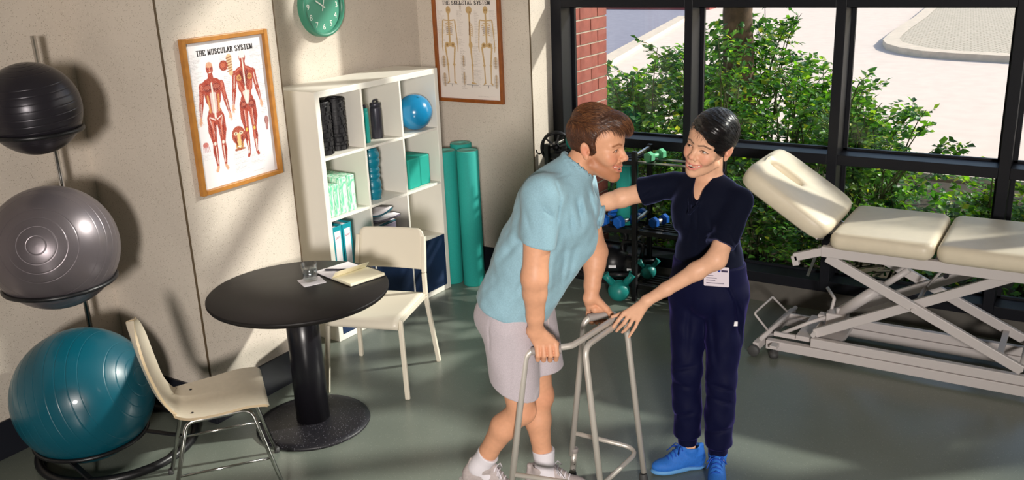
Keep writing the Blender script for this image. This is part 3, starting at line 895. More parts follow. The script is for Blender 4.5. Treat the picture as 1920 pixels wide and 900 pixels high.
# local: +y forward, +x to the chair's right
prof_pts = [Vector(p) for p in ((0, 0.215, 0.425), (0, 0.20, 0.445), (0, 0.12, 0.452), (0, 0.0, 0.440), (0, -0.12, 0.436), (0, -0.19, 0.455), (0, -0.235, 0.52), (0, -0.262, 0.62), (0, -0.285, 0.74), (0, -0.305, 0.86))]
wid = [0.385, 0.41, 0.41, 0.40, 0.36, 0.275, 0.255, 0.31, 0.35, 0.28]
def catmull(ps, t):
    n = len(ps) - 1; f_ = t * n; i = min(int(f_), n - 1); u = f_ - i
    p0, p1, p2, p3 = ps[max(i - 1, 0)], ps[i], ps[i + 1], ps[min(i + 2, n)]
    return 0.5 * ((2 * p1) + (p2 - p0) * u + (2 * p0 - 5 * p1 + 4 * p2 - p3) * u * u + (3 * p1 - p0 - 3 * p2 + p3) * u * u * u)
def shell(u, v):
    c = catmull(prof_pts, v); w_ = catmull([Vector((q, 0, 0)) for q in wid], v).x / 2
    # rounded ends
    if v < 0.06: w_ *= 0.86 + 0.14 * math.sqrt(v / 0.06)
    if v > 0.86: w_ *= math.sqrt(max(0.004, 1 - ((v - 0.86) / 0.14) ** 2.2 * 0.998))
    s = 2 * u - 1
    dish = 0.022 * (s * s) if v < 0.55 else 0.0
    fwd = 0.03 * s * s if v >= 0.55 else 0.0
    return (c.x + s * w_, c.y + fwd, c.z + dish * 0.6)
def plywood_shell():
    nu, nv = 21, 61; th = 0.011
    P = [[Vector(shell(i / (nu - 1), j / (nv - 1))) for j in range(nv)] for i in range(nu)]
    N = [[None] * nv for _ in range(nu)]
    for i in range(nu):
        for j in range(nv):
            a = P[min(i + 1, nu - 1)][j] - P[max(i - 1, 0)][j]; b_ = P[i][min(j + 1, nv - 1)] - P[i][max(j - 1, 0)]
            N[i][j] = a.cross(b_).normalized()
    def surf(sgn):
        b = MB()
        b.grid(lambda u, v: P[round(u * (nu - 1))][round(v * (nv - 1))] + N[round(u * (nu - 1))][round(v * (nv - 1))] * sgn * th / 2, nu, nv)
        return b
    edge = MB(); loop = [(i, 0) for i in range(nu)] + [(nu - 1, j) for j in range(1, nv)] + [(i, nv - 1) for i in range(nu - 2, -1, -1)] + [(0, j) for j in range(nv - 2, 0, -1)]
    A = [P[i][j] + N[i][j] * th / 2 for i, j in loop]; Bm = [P[i][j] - N[i][j] * th / 2 for i, j in loop]
    k = len(loop)
    edge.add(A + Bm, [(q, (q + 1) % k, k + (q + 1) % k, k + q) for q in range(k)], True)
    a = surf(1); b = surf(-1)
    a.add([Vector(v) for v in b.v], b.f, True)
    return a, edge
sh_b, ed_b = plywood_shell()
so = sh_b.build('seat_shell', 'plywood', pc)
ed_b.build('shell_edge', 'plywood_edge', so)
for sx in (-1, 1):
    pts = fillet([(sx * 0.205, -0.245, 0.0), (sx * 0.155, -0.13, 0.425), (sx * 0.155, 0.14, 0.43), (sx * 0.205, 0.245, 0.0)], 0.05, 8)
    MB().tube(pts, 0.0095, 12).build('leg_frame', 'chrome', pc)
for y in (-0.1, 0.1):
    MB().tube([(-0.155, y, 0.426), (0.155, y, 0.426)], 0.008, 10).build('cross_bar', 'chrome', pc)
for sx in (-1, 1):
    MB().tube([(sx * 0.182, -0.194, 0.19), (sx * 0.182, 0.194, 0.19)], 0.0055, 10).build('side_rung', 'chrome', pc)
for sx in (-1, 1):
    for y in (-0.245, 0.245):
        MB().lathe([(0.013, 0.0), (0.013, 0.02), (0.0105, 0.026)], 14, Matrix.Translation((sx * 0.205, y, 0))).build('foot_cap', 'rubber_grey', pc)
for sx in (-1, 1):
    for y in (-0.1, 0.12):
        MB().lathe([(0.0001, 0.0), (0.006, 0.0), (0.005, 0.002), (0.0001, 0.002)], 12, Matrix.Translation((sx * 0.12, y, 0.4545 if y > 0 else 0.4475))).build('rivet', 'dark_steel', pc)

# ================================================================== white stacking chair
wc = thing('stacking_chair', 'white stacking chair with solid back behind the round table', 'chair', (-3.255, 3.685, 0), math.atan2(-0.954, 0.30) - math.pi / 2)
HW = 0.215
def seat_fn(u, v):
    s = 2 * u - 1
    y = -0.20 + 0.42 * v
    z = 0.445 - 0.012 * math.sin(math.pi * v) * (1 - s * s)
    if v > 0.9:
        q = (v - 0.9) / 0.1
        y = -0.20 + 0.42 * 0.9 + 0.042 * math.sin(q * math.pi / 2) * 0.9
        z = 0.445 - 0.05 * (1 - math.cos(q * math.pi / 2))
    return (s * (HW - 0.01), y, z)
b = MB().grid(seat_fn, 13, 40)
b.build('seat', 'chair_white', wc, solid=0.014)
def back_fn(u, v):
    s = 2 * u - 1
    w_ = 0.195 + 0.008 * (1 - v)
    if v > 0.8: w_ -= 0.03 * (1 - math.sqrt(max(0, 1 - ((v - 0.8) / 0.2) ** 2)))
    return (s * w_, -0.235 - 0.055 * v - 0.02 * (1 - s * s), 0.575 + 0.225 * v)
MB().grid(back_fn, 17, 17).build('backrest', 'chair_white', wc, solid=0.012)
for sx in (-1, 1):
    MB().bar((sx * 0.235, 0.235, 0.0), (sx * 0.208, 0.19, 0.44), 0.028, 0.02, up=(0, 1, 0)).build('leg', 'chair_white', wc, bevel=0.006)
    b = MB()
    pts = [Vector((sx * 0.245, -0.26, 0.0)), Vector((sx * 0.212, -0.205, 0.43)), Vector((sx * 0.205, -0.225, 0.56)), Vector((sx * 0.198, -0.275, 0.76))]
    for a_, b_ in zip(pts[:-1], pts[1:]): b.bar(a_, b_, 0.024, 0.026, up=(0, 1, 0))
    b.build('leg', 'chair_white', wc, bevel=0.005)
    MB().bar((sx * 0.208, -0.2, 0.43), (sx * 0.206, 0.2, 0.43), 0.016, 0.03).build('seat_rail', 'chair_white', wc, bevel=0.004)
# ================================================================== bookcase
BK = Matrix.Translation((-3.818, 3.949, 0)) @ Matrix.Rotation(math.atan2(1.106, 0.062), 4, 'Z')
# local: +x along the front (towards the window), +y into the case (towards the wall), z up
BW, BH, BD, BO, BI = 1.108, 1.55, 0.375, 0.036, 0.016
CW = (BW - 2 * BO - 2 * BI) / 3.0
RH = (BH - 2 * BO - 3 * BI) / 4.0
bkc = thing('bookcase', 'white open cube bookcase with navy doors along the bottom', 'bookcase', BK.translation, math.atan2(1.106, 0.062))
bv = 0.0025
for x0 in (0, BW - BO): MB().box((x0, 0, 0), (x0 + BO, BD, BH)).build('side_panel', 'bookcase_white', bkc, bevel=bv)
MB().box((BO, 0, 0), (BW - BO, BD, BO)).build('bottom_panel', 'bookcase_white', bkc, bevel=bv)
MB().box((BO, 0, BH - BO), (BW - BO, BD, BH)).build('top_panel', 'bookcase_white', bkc, bevel=bv)
MB().box((BO, BD - 0.006, BO), (BW - BO, BD, BH - BO)).build('back_panel', 'bookcase_white', bkc)
def cell(c, r):
    """x0, x1, z0 of the cell in column c (0 nearest the camera) and row r (0 = top)"""
    x0 = BO + c * (CW + BI)
    z0 = BO + (3 - r) * (RH + BI)
    return x0, x0 + CW, z0
for c in (1, 2):
    x0 = cell(c, 0)[0] - BI
    MB().box((x0, 0.002, BO), (x0 + BI, BD - 0.006, BH - BO)).build('divider', 'bookcase_white', bkc, bevel=0.0015)
for r_ in range(3):
    for c in range(3):
        x0, x1, z0 = cell(c, r_)
        MB().box((x0, 0.003, z0 - BI), (x1, BD - 0.006, z0)).build('shelf', 'bookcase_white', bkc, bevel=0.0015)
for c in range(3):
    x0, x1, z0 = cell(c, 3)
    d = MB().box((x0 + 0.002, -0.001, z0 + 0.002), (x1 - 0.002, 0.016, z0 + RH + BI - 0.002)).build('door', 'navy_insert', bkc, bevel=0.002)

def put(name, label, cat, c, r, dx, dy, rz=0.0, group=None):
    """an Empty standing in cell (c, r), dx and dy from its front left corner"""
    x0, x1, z0 = cell(c, r)
    p = BK @ Vector((x0 + dx, dy, z0 + 0.0005))
    return thing(name, label, cat, p, math.atan2(1.106, 0.062) + rz, group)

# ---- two ribbed black massage rollers standing on end
def ribbed_roller(label, dx, dy, rz):
    t = put('massage_roller', label, 'foam roller', 0, 0, dx, dy, rz, 'black massage rollers in the bookcase')
    H_, R_ = 0.318, 0.058
    MB().lathe([(0.040, 0.0), (R_ - 0.008, 0.0), (R_ - 0.006, 0.003), (R_ - 0.006, H_ - 0.003), (R_ - 0.008, H_), (0.040, H_), (0.039, H_ - 0.01), (0.039, 0.01), (0.040, 0.0)], 32, cap=False).build('core', 'black_rubber', t)
    k = 0
    zz = 0.004
    rows = (0.03, 0.018, 0.03, 0.018, 0.03, 0.018, 0.03, 0.018, 0.03, 0.018, 0.03, 0.018)
    for q, hh in enumerate(rows):
        n = 8 if q % 2 == 0 else 12
        bl = MB()
        for j in range(n):
            a0 = 2 * math.pi * (j + (0.5 if (q // 2) % 2 else 0)) / n; a1 = a0 + 2 * math.pi / n * 0.74
            pts = [((R_ - 0.009) * math.cos(a0 + (a1 - a0) * s / 3), (R_ - 0.009) * math.sin(a0 + (a1 - a0) * s / 3)) for s in range(4)]
            pts += [(R_ * math.cos(a1 + (a0 - a1) * s / 3), R_ * math.sin(a1 + (a0 - a1) * s / 3)) for s in range(4)]
            bl.prism(pts[::-1], zz, zz + hh - 0.005)
        o = bl.build('rib_row', 'black_rubber', t)
        o['kind'] = 'stuff'
        zz += hh + 0.002
    return t
ribbed_roller('ribbed black massage roller nearest the left bookcase side', 0.090, 0.095, 0.3)
ribbed_roller('ribbed black massage roller next to the bookcase divider', 0.235, 0.125, 1.1)

# ---- bottles
def bottle(label, dx, dy, m_, r0, h0, lid, rz, teal):
    t = put('water_bottle', label, 'bottle', 1, 0, dx, dy, rz, 'bottles in the bookcase')
    MB().lathe([(0.0001, 0), (r0 - 0.004, 0), (r0, 0.005), (r0, h0 * 0.80), (r0 * 0.93, h0 * 0.85), (r0 * 0.8, h0 * 0.87)], 28, cap=False).build('body', m_, t)
    if teal:
        MB().lathe([(r0 * 0.83, h0 * 0.865), (r0 * 0.9, h0 * 0.88), (r0 * 0.9, h0 * 0.95), (r0 * 0.6, h0 * 0.97), (0.0001, h0 * 0.97)], 24, cap=False).build('collar', lid, t)
        MB().lathe([(r0 * 0.5, h0 * 0.97), (r0 * 0.62, h0 * 0.985), (r0 * 0.62, h0 * 1.04), (r0 * 0.4, h0 * 1.06), (0.0001, h0 * 1.06)], 24, cap=False).build('cap', 'bottle_dark', t)
        MB().tube(fillet([(r0 * 0.8, 0, h0 * 0.90), (r0 * 1.45, 0, h0 * 0.93), (r0 * 0.7, 0, h0 * 0.985)], 0.01, 6), 0.0035, 8).build('loop', lid, t)
    else:
        MB().lathe([(r0 * 0.86, h0 * 0.865), (r0 * 0.98, h0 * 0.875), (r0 * 0.98, h0 * 0.95), (r0 * 0.9, h0 * 0.965), (0.0001, h0 * 0.968)], 24, cap=False).build('cap', lid, t)
        MB().tube(fillet([(-r0 * 0.8, 0, h0 * 0.95), (-r0 * 0.6, 0, h0 * 1.04), (r0 * 0.6, 0, h0 * 1.04), (r0 * 0.8, 0, h0 * 0.95)], 0.012, 6), 0.006, 8).build('carry_handle', lid, t)
bottle('slim teal water bottle with dark cap on the top shelf', 0.104, 0.105, 'bottle_teal', 0.031, 0.225, 'bottle_teal', 0.4, True)
bottle('dark grey water bottle with carry handle on the top shelf', 0.245, 0.135, 'bottle_dark', 0.036, 0.235, 'bottle_dark', 0.2, False)

# ---- small blue ball
x0, x1, z0 = cell(2, 0)
o = MB().sphere((0, 0, 0), 0.118, 48, 32).build('pilates_ball', 'ball_blue')
o.location = BK @ Vector((x0 + 0.210, 0.085, z0 + 0.1185))
vb = MB().lathe([(0.0001, 0.0), (0.008, 0.0), (0.006, 0.003), (0.0001, 0.003)], 12).build('valve', 'ball_teal', o)
vb.location = (0.05, -0.02, 0.1035)
tag(o, 'small glossy blue ball in the top right bookcase cube', 'ball')

# ---- marbled blocks
def block(label, dx, dy, w_, d_, h_, m_, c, r, grp, bev=0.008):
    t = put('yoga_block', label, 'yoga block', c, r, dx, dy, 0, grp)
    MB().box((0, 0, 0), (w_, d_, h_)).build('block_body', m_, t, bevel=bev, seg=3)
    return t
mg = 'marbled green yoga blocks in the bookcase'
block('thin marbled green yoga block nearest the left bookcase side', 0.012, 0.022, 0.045, 0.15, 0.195, 'marbled_foam', 0, 1, mg)
block('marbled green yoga block, second from the left bookcase side', 0.059, 0.022, 0.047, 0.15, 0.197, 'marbled_foam', 0, 1, mg)
block('darker marbled green yoga block, third from the left bookcase side', 0.112, 0.028, 0.067, 0.22, 0.225, 'marbled_foam', 0, 1, mg)
block('marbled green yoga block beside the bookcase divider', 0.182, 0.028, 0.067, 0.22, 0.225, 'marbled_foam', 0, 1, mg)
# ---- teal blocks
tg = 'plain teal yoga blocks in the bookcase'
block('plain teal yoga block on the left of its cube', 0.055, 0.035, 0.115, 0.2, 0.20, 'teal_block', 2, 1, tg)
block('plain teal yoga block on the right of its cube', 0.176, 0.040, 0.100, 0.2, 0.20, 'teal_block', 2, 1, tg)

# ---- wavy teal roller
t = put('wave_roller', 'teal wavy massage roller standing in the middle cube', 'foam roller', 1, 1, 0.138, 0.115)
prof = [(0.0001, 0.0), (0.052, 0.0)]
for q in range(61):
    u = q / 60.0; z = 0.004 + 0.322 * u
    if 0.40 < u < 0.62:
        w_ = (u - 0.40) / 0.22
        r_ = 0.049 + 0.006 * abs(math.sin(w_ * math.pi * 2))
    elif u <= 0.40:
        r_ = 0.044 + 0.016 * math.sin(math.pi * (u / 0.40)) ** 0.6 - 0.006 * math.exp(-((u - 0.2) / 0.03) ** 2)
    else:
        r_ = 0.044 + 0.016 * max(0.0, math.sin(math.pi * ((u - 0.62) / 0.38))) ** 0.6 - 0.006 * math.exp(-((u - 0.81) / 0.03) ** 2)
    prof.append((r_, z))
prof += [(0.046, 0.328), (0.0001, 0.328)]
MB().lathe(prof, 40, cap=False).build('roller_body', 'wave_teal', t)

# ---- binders
def binder(label, dx):
    t = put('ring_binder', label, 'binder', 0, 2, dx, 0.015, 0, 'teal ring binders in the bookcase')
    MB().box((0, 0, 0), (0.075, 0.004, 0.315)).build('spine', 'binder_teal', t, bevel=0.0015)
    for x in (0.0, 0.0725): MB().box((x, 0.004, 0), (x + 0.0025, 0.28, 0.315)).build('cover', 'binder_teal', t)
    MB().box((0.006, 0.03, 0.006), (0.069, 0.27, 0.303)).build('papers', 'paper_white', t)
    lb = MB().box((0.013, -0.001, 0.04), (0.062, 0.0002, 0.285)).build('spine_label', 'paper_white', t)
    bl = MB()
    for (z, w_, m_) in ((0.245, 0.04, 0), (0.238, 0.03, 0)): bl.box((0.017, -0.0016, z), (0.017 + w_, -0.0009, z + 0.003))
    o = bl.build('label_heading', 'ink_red', t); o['kind'] = 'stuff'
    MB().box((0.015, -0.0016, 0.052), (0.06, -0.0009, 0.056)).build('label_rule', 'ink_dark', t)
    return t
binder('teal ring binder nearest the left bookcase side', 0.012)
binder('teal ring binder beside another, away from the bookcase side', 0.094)

# ---- folders
def folder(label, dx, dy, z, m_, rz, w_, d_, bend):
    t = put('document_folder', label, 'folder', 1, 2, dx, dy, rz, 'folders lying in the bookcase')
    def fn(u, v): return (-w_ / 2 + w_ * u, d_ * v - 0.02, z + bend * (u - 0.5) ** 2 * 4 * (1 - v) + 0.004 * math.sin(3 * u))
    MB().grid(fn, 13, 5).build('sheet', m_, t, solid=0.004)
    MB().grid(lambda u, v: Vector(fn(u, v)) + Vector((0.004, 0.01, 0.006)), 13, 5).build('inner_sheet', 'paper_white', t, solid=0.001)
t = put('paper_stack', 'tall stack of grey document boxes under the folders', 'document box', 1, 2, 0.03, 0.05)
for k in range(3):
    MB().box((0.0, 0.0, k * 0.066), (0.23, 0.29, k * 0.066 + 0.064)).build('box', 'folder_grey', t, bevel=0.003)
folder('dark teal folder at the bottom of the folder pile', 0.14, 0.05, 0.206, 'folder_teal', 0.1, 0.22, 0.28, 0.0)
folder('grey folder between two teal folders in the middle cube', 0.150, 0.03, 0.236, 'folder_grey', -0.12, 0.215, 0.28, 0.012)
folder('curled teal folder lying on top of the folder pile', 0.13, 0.05, 0.272, 'folder_teal', 0.16, 0.22, 0.27, 0.02)

# ---- foam rolls against the back wall
rg = 'teal foam rolls in the corner'
def foam_roll(label, x, y, h_):
    t = thing('foam_roll', label, 'foam roll', (x, y, 0), 0, rg)
    R_ = 0.076
    MB().lathe([(0.0001, 0), (R_ - 0.004, 0), (R_, 0.004), (R_, h_ - 0.005), (R_ - 0.005, h_)], 48, cap=False).build('cylinder', 'teal_foam', t)
    MB().lathe([(R_ - 0.005, h_), (0.02, h_), (0.016, h_ - 0.004), (0.0001, h_ - 0.004)], 48, cap=False).build('end_face', 'teal_foam_end', t)
foam_roll('teal foam roll standing in front of the two others', -3.645, 5.19, 0.975)
foam_roll('teal foam roll standing between the front roll and the wall', -3.80, 5.335, 0.985)
foam_roll('teal foam roll standing tight against the bookcase', -3.815, 5.165, 0.965)
# ================================================================== dumbbell rack
RX0, RX1 = -3.14, -1.95
rk = thing('dumbbell_rack', 'black metal storage rack with grey rails under the window', 'rack', (0, 0, 0))
FX = (-3.12, -2.478, -1.97)
for x in FX:
    for (y, zt) in ((5.38, 1.02), (5.62, 1.02)):
        MB().box((x - 0.016, y - 0.016, 0), (x + 0.016, y + 0.016, zt)).build('post', 'black_metal', rk, bevel=0.003)
    for z in (0.16, 0.42, 0.555, 0.99):
        MB().bar((x, 5.39, z), (x, 5.61, z + 0.012), 0.018, 0.018).build('side_rail', 'brushed_aluminium', rk, bevel=0.003)
for z in (0.115, 0.49, 0.955):
    for k in range(2):
        a, b_ = FX[k] + 0.017, FX[k + 1] - 0.017
        if z > 0.9 and k == 1:
            for y in (5.40, 5.52):
                MB().tube([(a, y, z - 0.008), (b_, y, z - 0.008)], 0.008, 10).build('shelf_rail', 'brushed_aluminium', rk)
            continue
        for y in (5.40, 5.60):
            MB().box((a, y - 0.012, z - 0.03), (b_, y + 0.012, z)).build('shelf_rail', 'black_metal', rk, bevel=0.002)
        for q in range(4):
            yy = 5.43 + q * 0.045
            MB().box((a, yy - 0.008, z - 0.012), (b_, yy + 0.008, z - 0.002)).build('shelf_slat', 'black_metal', rk)

def hex_prism(r, x0, x1):
    b = MB()
    poly = [(r * math.cos(math.radians(60 * k + 30)), r * math.sin(math.radians(60 * k + 30))) for k in range(6)]
    in_ = [(p[0] * 0.8, p[1] * 0.8) for p in poly]
    # chamfered hexagonal head along x
    vs_ = []
    for (x, pl_) in ((x0, in_), (x0 + 0.008, poly), (x1 - 0.008, poly), (x1, in_)):
        vs_ += [(x, p[0], p[1]) for p in pl_]
    fs = [[5, 4, 3, 2, 1, 0], [18, 19, 20, 21, 22, 23]]
    for k in range(3):
        for j in range(6): fs.append([k * 6 + j, k * 6 + (j + 1) % 6, k * 6 + 6 + (j + 1) % 6, k * 6 + 6 + j])
    return b.add(vs_, fs)
def dumbbell(name, label, loc, rz, m_, r_, L_, grp, handle='brushed_aluminium', ry=0.0):
    t = thing(name, label, 'dumbbell', loc, rz, grp)
    hl = L_ * 0.3
    for s in (-1, 1):
        a, b_ = sorted((s * L_ / 2, s * (L_ / 2 - hl)))
        hex_prism(r_, a, b_).build('head', m_, t)
    MB().tube([(-L_ / 2 + hl, 0, 0), (-0.02, 0, 0), (0.02, 0, 0), (L_ / 2 - hl, 0, 0)], [0.013, 0.016, 0.016, 0.013], 14).build('handle', handle, t)
    return t
bg_ = 'blue hexagonal dumbbells on the rack'
dumbbell('hex_dumbbell', 'blue hexagonal dumbbell lowest and nearest on the rack', (-2.575, 5.445, 0.532), 1.25, 'dumbbell_blue', 0.042, 0.17, bg_)
dumbbell('hex_dumbbell', 'blue hexagonal dumbbell lying across two others on the rack', (-2.64, 5.51, 0.604), 0.9, 'dumbbell_blue', 0.042, 0.17, bg_)
dumbbell('hex_dumbbell', 'blue hexagonal dumbbell next to the rack post', (-2.545, 5.585, 0.532), 1.5, 'dumbbell_blue', 0.040, 0.15, bg_)
dumbbell('hex_dumbbell', 'blue hexagonal dumbbell half hidden by the man\'s shirt', (-2.70, 5.45, 0.532), 1.45, 'dumbbell_blue', 0.040, 0.17, bg_)
dumbbell('hex_dumbbell', 'lone blue hexagonal dumbbell at the edge of the dark blouse', (-2.37, 5.53, 0.530), 1.3, 'dumbbell_blue', 0.038, 0.15, bg_)
dumbbell('hex_dumbbell', 'pale green dumbbell on the top of the rack', (-2.370, 5.46, 0.985), 1.30, 'dumbbell_green', 0.036, 0.165, bg_, 'dumbbell_green')

def kettlebell(label, loc, rz, m_, s, grp):
    t = thing('kettlebell', label, 'kettlebell', loc, rz, grp)
    MB().lathe([(0.0001, 0), (0.05 * s, 0), (0.082 * s, 0.03 * s), (0.095 * s, 0.075 * s), (0.085 * s, 0.12 * s), (0.05 * s, 0.155 * s), (0.02 * s, 0.165 * s), (0.0001, 0.166 * s)], 36, cap=False).build('bell', m_, t)
    pts = fillet([(-0.06 * s, 0, 0.13 * s), (-0.085 * s, 0, 0.255 * s), (0.085 * s, 0, 0.255 * s), (0.06 * s, 0, 0.13 * s)], 0.05 * s, 8)
    MB().tube(pts, 0.0155 * s, 14).build('handle', 'black_metal' if m_ == 'black_metal' else m_, t)
    if m_ == 'black_metal':
        MB().box((-0.02 * s, -0.0995 * s, 0.07 * s), (0.02 * s, -0.094 * s, 0.085 * s)).build('weight_mark', 'paper_white', t)
    return t
kg = 'kettlebells on the bottom shelf'
kettlebell('big black kettlebell with tall handle on the bottom shelf', (-2.70, 5.50, 0.116), 0.45, 'black_metal', 1.25, kg)
kettlebell('black kettlebell in front of the tall handled one', (-2.56, 5.53, 0.116), 0.2, 'black_metal', 0.95, kg)
# teal kettlebell with flared horns
def horn_bell(label, loc, rz, s):
    t = thing('kettlebell', label, 'kettlebell', loc, rz, kg)
    MB().sphere((0, 0, 0.062 * s), 0.064 * s, 30, 18, (1, 1, 0.97)).build('bell', 'kettle_teal', t)
    for sx in (-1, 1):
        MB().tube([(sx * 0.03 * s, 0, 0.10 * s), (sx * 0.06 * s, 0, 0.135 * s), (sx * 0.082 * s, 0, 0.165 * s)], [0.02 * s, 0.021 * s, 0.025 * s], 14).build('horn', 'kettle_teal', t)
    MB().tube([(-0.078 * s, 0, 0.16 * s), (0.078 * s, 0, 0.16 * s)], 0.011 * s, 12).build('handle', 'black_metal', t)
horn_bell('teal kettlebell in front of the rack post', (-2.572, 5.335, 0.0), 0.45, 1.15)
horn_bell('teal kettlebell behind the rack post', (-2.44, 5.52, 0.116), 0.6, 0.8)

# spoked wheel hung on the end of the rack
wh = thing('spoked_wheel', 'black spoked wheel with hook on the rack end', 'wheel', (-3.085, 5.44, 0.987))
WM = frame_mtx((0, 0, 0), (0.86, 0.5, 0), (0, 0, 1))
def wring(r, z): return [WM @ Vector((r * math.cos(2 * math.pi * k / 40), r * math.sin(2 * math.pi * k / 40), z)) for k in range(40)]
MB().tube(wring(0.098, 0), 0.010, 10, closed=True).build('rim', 'black_metal', wh)
MB().tube(wring(0.088, -0.09), 0.010, 10, closed=True).build('rim', 'black_metal', wh)
MB().lathe([(0.0001, -0.11), (0.02, -0.11), (0.022, 0.008), (0.014, 0.012), (0.0001, 0.012)], 20, WM, cap=False).build('hub', 'dark_steel', wh)
for k in range(6):
    a = 2 * math.pi * k / 6 + 0.3
    MB().bar(WM @ Vector((0.015 * math.cos(a), 0.015 * math.sin(a), 0)), WM @ Vector((0.094 * math.cos(a), 0.094 * math.sin(a), 0)), 0.012, 0.008, up=WM.to_3x3() @ Vector((0, 0, 1))).build('spoke', 'black_metal', wh)
MB().tube([WM @ Vector(p) for p in ((-0.09, -0.03, 0.0), (-0.115, -0.04, 0.01), (-0.13, -0.03, 0.012), (-0.135, -0.01, 0.012))], 0.005, 8).build('hook', 'black_metal', wh)
# teal soft ball behind it and rolled mat
o = MB().sphere((0, 0, 0), 0.088, 36, 20, (1, 1, 0.9)).build('soft_ball', 'teal_foam'); o.location = (-2.945, 5.50, 1.036)
tag(o, 'teal soft ball on the rack behind the man\'s head', 'ball')
t = thing('rolled_mat', 'teal rolled mat standing on the rack behind the man\'s chin', 'exercise mat', (-2.60, 5.53, 0.4905))
MB().lathe([(0.0001, 0), (0.07, 0), (0.072, 0.004), (0.072, 0.395), (0.066, 0.40), (0.0001, 0.40)], 36, cap=False).build('roll', 'teal_foam', t)
MB().tube([(0.03 * math.cos(a * 0.5) * (1 + a * 0.05), 0.03 * math.sin(a * 0.5) * (1 + a * 0.05), 0.401) for a in range(0, 26)], 0.002, 6).build('spiral_edge', 'teal_foam_end', t)
# weight plate on the floor under the rack
t = thing('weight_plate', 'grey weight plate lying on the floor under the rack', 'weight plate', (-2.32, 5.60, 0))
MB().lathe([(0.028, 0.0), (0.125, 0.0), (0.13, 0.004), (0.13, 0.026), (0.122, 0.03), (0.11, 0.03), (0.10, 0.022), (0.06, 0.022), (0.052, 0.03), (0.028, 0.03), (0.026, 0.015), (0.028, 0.0)], 48, cap=False).build('disc', 'dark_steel', t)
MB().lathe([(0.022, 0.0), (0.028, 0.0), (0.028, 0.031), (0.022, 0.031), (0.022, 0.0)], 28, cap=False).build('bushing', 'chrome', t)

# ================================================================== treatment table
bed = thing('treatment_table', 'cream treatment table on a white scissor base with raised head section', 'treatment table', (0, 0, 0))
def cushion(nm, lo, hi, r, mtx=None, hole=None):
    bm = bmesh.new()
    bmesh.ops.create_cube(bm, size=1.0)
    for v in bm.verts:
        v.co = Vector(((lo[0] + hi[0]) / 2 + v.co.x * (hi[0] - lo[0]), (lo[1] + hi[1]) / 2 + v.co.y * (hi[1] - lo[1]), (lo[2] + hi[2]) / 2 + v.co.z * (hi[2] - lo[2])))
    vert_e = [e for e in bm.edges if abs(e.verts[0].co.z - e.verts[1].co.z) > 0.01]
    bmesh.ops.bevel(bm, geom=vert_e, offset=0.055, segments=5, profile=0.5, affect='EDGES')
    if hole:
        pass
    horiz = [e for e in bm.edges if abs(e.verts[0].co.z - e.verts[1].co.z) < 1e-6 and len(e.link_faces) == 2 and any(abs(f.normal.z) > 0.9 for f in e.link_faces) and not all(abs(f.normal.z) > 0.9 for f in e.link_faces)]
    bmesh.ops.bevel(bm, geom=horiz, offset=r, segments=4, profile=0.5, affect='EDGES')
    me = bpy.data.meshes.new(nm); bm.to_mesh(me); bm.free()
    for p in me.polygons: p.use_smooth = True
    me.materials.append(MATS['cream_vinyl'])
    o = bpy.data.objects.new(nm, me); COL.objects.link(o); o.parent = bed
    if mtx is not None: o.matrix_local = mtx
    return o
CY0, CY1 = 4.865, 5.51
cushion('cushion', (-1.125, CY0, 0.70), (-0.612, CY1, 0.795), 0.040)
cushion('cushion', (-0.60, CY0, 0.70), (0.47, CY1, 0.795), 0.040)
# head section: slab with a breathing slot, built as a heightless grid of rings round the slot
def head_cushion():
    L_, W_, T_ = 0.56, CY1 - CY0, 0.105
    ang = math.radians(33)
    n = 72
    sx, sy = 0.395, 0.0           # slot centre measured from the hinge, across
    def outer(k, ins):
        a = 2 * math.pi * k / n
        # superellipse-like rounded rectangle
        c, s = math.cos(a), math.sin(a)
        p = 7.0
        rr = (abs(c / (L_ / 2 - ins)) ** p + abs(s / (W_ / 2 - ins)) ** p) ** (-1 / p)
        return (L_ / 2 + rr * c, rr * s)
    def slot(k, off):
        a = 2 * math.pi * k / n
        c, s = math.cos(a), math.sin(a)
        p = 3.0
        rr = (abs(c / (0.105 + off)) ** p + abs(s / (0.042 + off)) ** p) ** (-1 / p)
        return (sx + rr * c, sy + rr * s)
    rings = []
    def add(pts, z): rings.append([(x, y, z) for x, y in pts])
    h_ = T_ / 2
    add([slot(k, 0.0) for k in range(n)], -h_ + 0.02)
    add([slot(k, 0.0) for k in range(n)], h_ - 0.035)
    add([slot(k, 0.006) for k in range(n)], h_ - 0.014)
    add([slot(k, 0.018) for k in range(n)], h_ - 0.003)
    add([slot(k, 0.034) for k in range(n)], h_)
    add([((slot(k, 0.03)[0] + outer(k, 0.03)[0]) / 2, (slot(k, 0.03)[1] + outer(k, 0.03)[1]) / 2) for k in range(n)], h_ + 0.004)
    add([outer(k, 0.035) for k in range(n)], h_)
    add([outer(k, 0.014) for k in range(n)], h_ - 0.008)
    add([outer(k, 0.003) for k in range(n)], h_ - 0.026)
    add([outer(k, 0.0) for k in range(n)], 0)
    add([outer(k, 0.006) for k in range(n)], -h_ + 0.012)
    add([outer(k, 0.02) for k in range(n)], -h_)
    add([slot(k, 0.0) for k in range(n)], -h_)
    vs_ = [p for r in rings for p in r]; fs = []
    m = len(rings)
    for i in range(m):
        i2 = (i + 1) % m
        for j in range(n):
            fs.append((i * n + j, i * n + (j + 1) % n, i2 * n + (j + 1) % n, i2 * n + j))
    b = MB().add(vs_, [f[::-1] for f in fs], True)
    # x axis runs from the hinge up and away to the left
    M_ = frame_mtx((-1.168, (CY0 + CY1) / 2, 0.745), (-math.cos(ang), 0, math.sin(ang)), (0, -1, 0))
    o = b.build('head_cushion', 'cream_vinyl', bed)
    o.matrix_local = M_ @ Matrix.Translation((-0.01, 0, 0.03))
    return M_
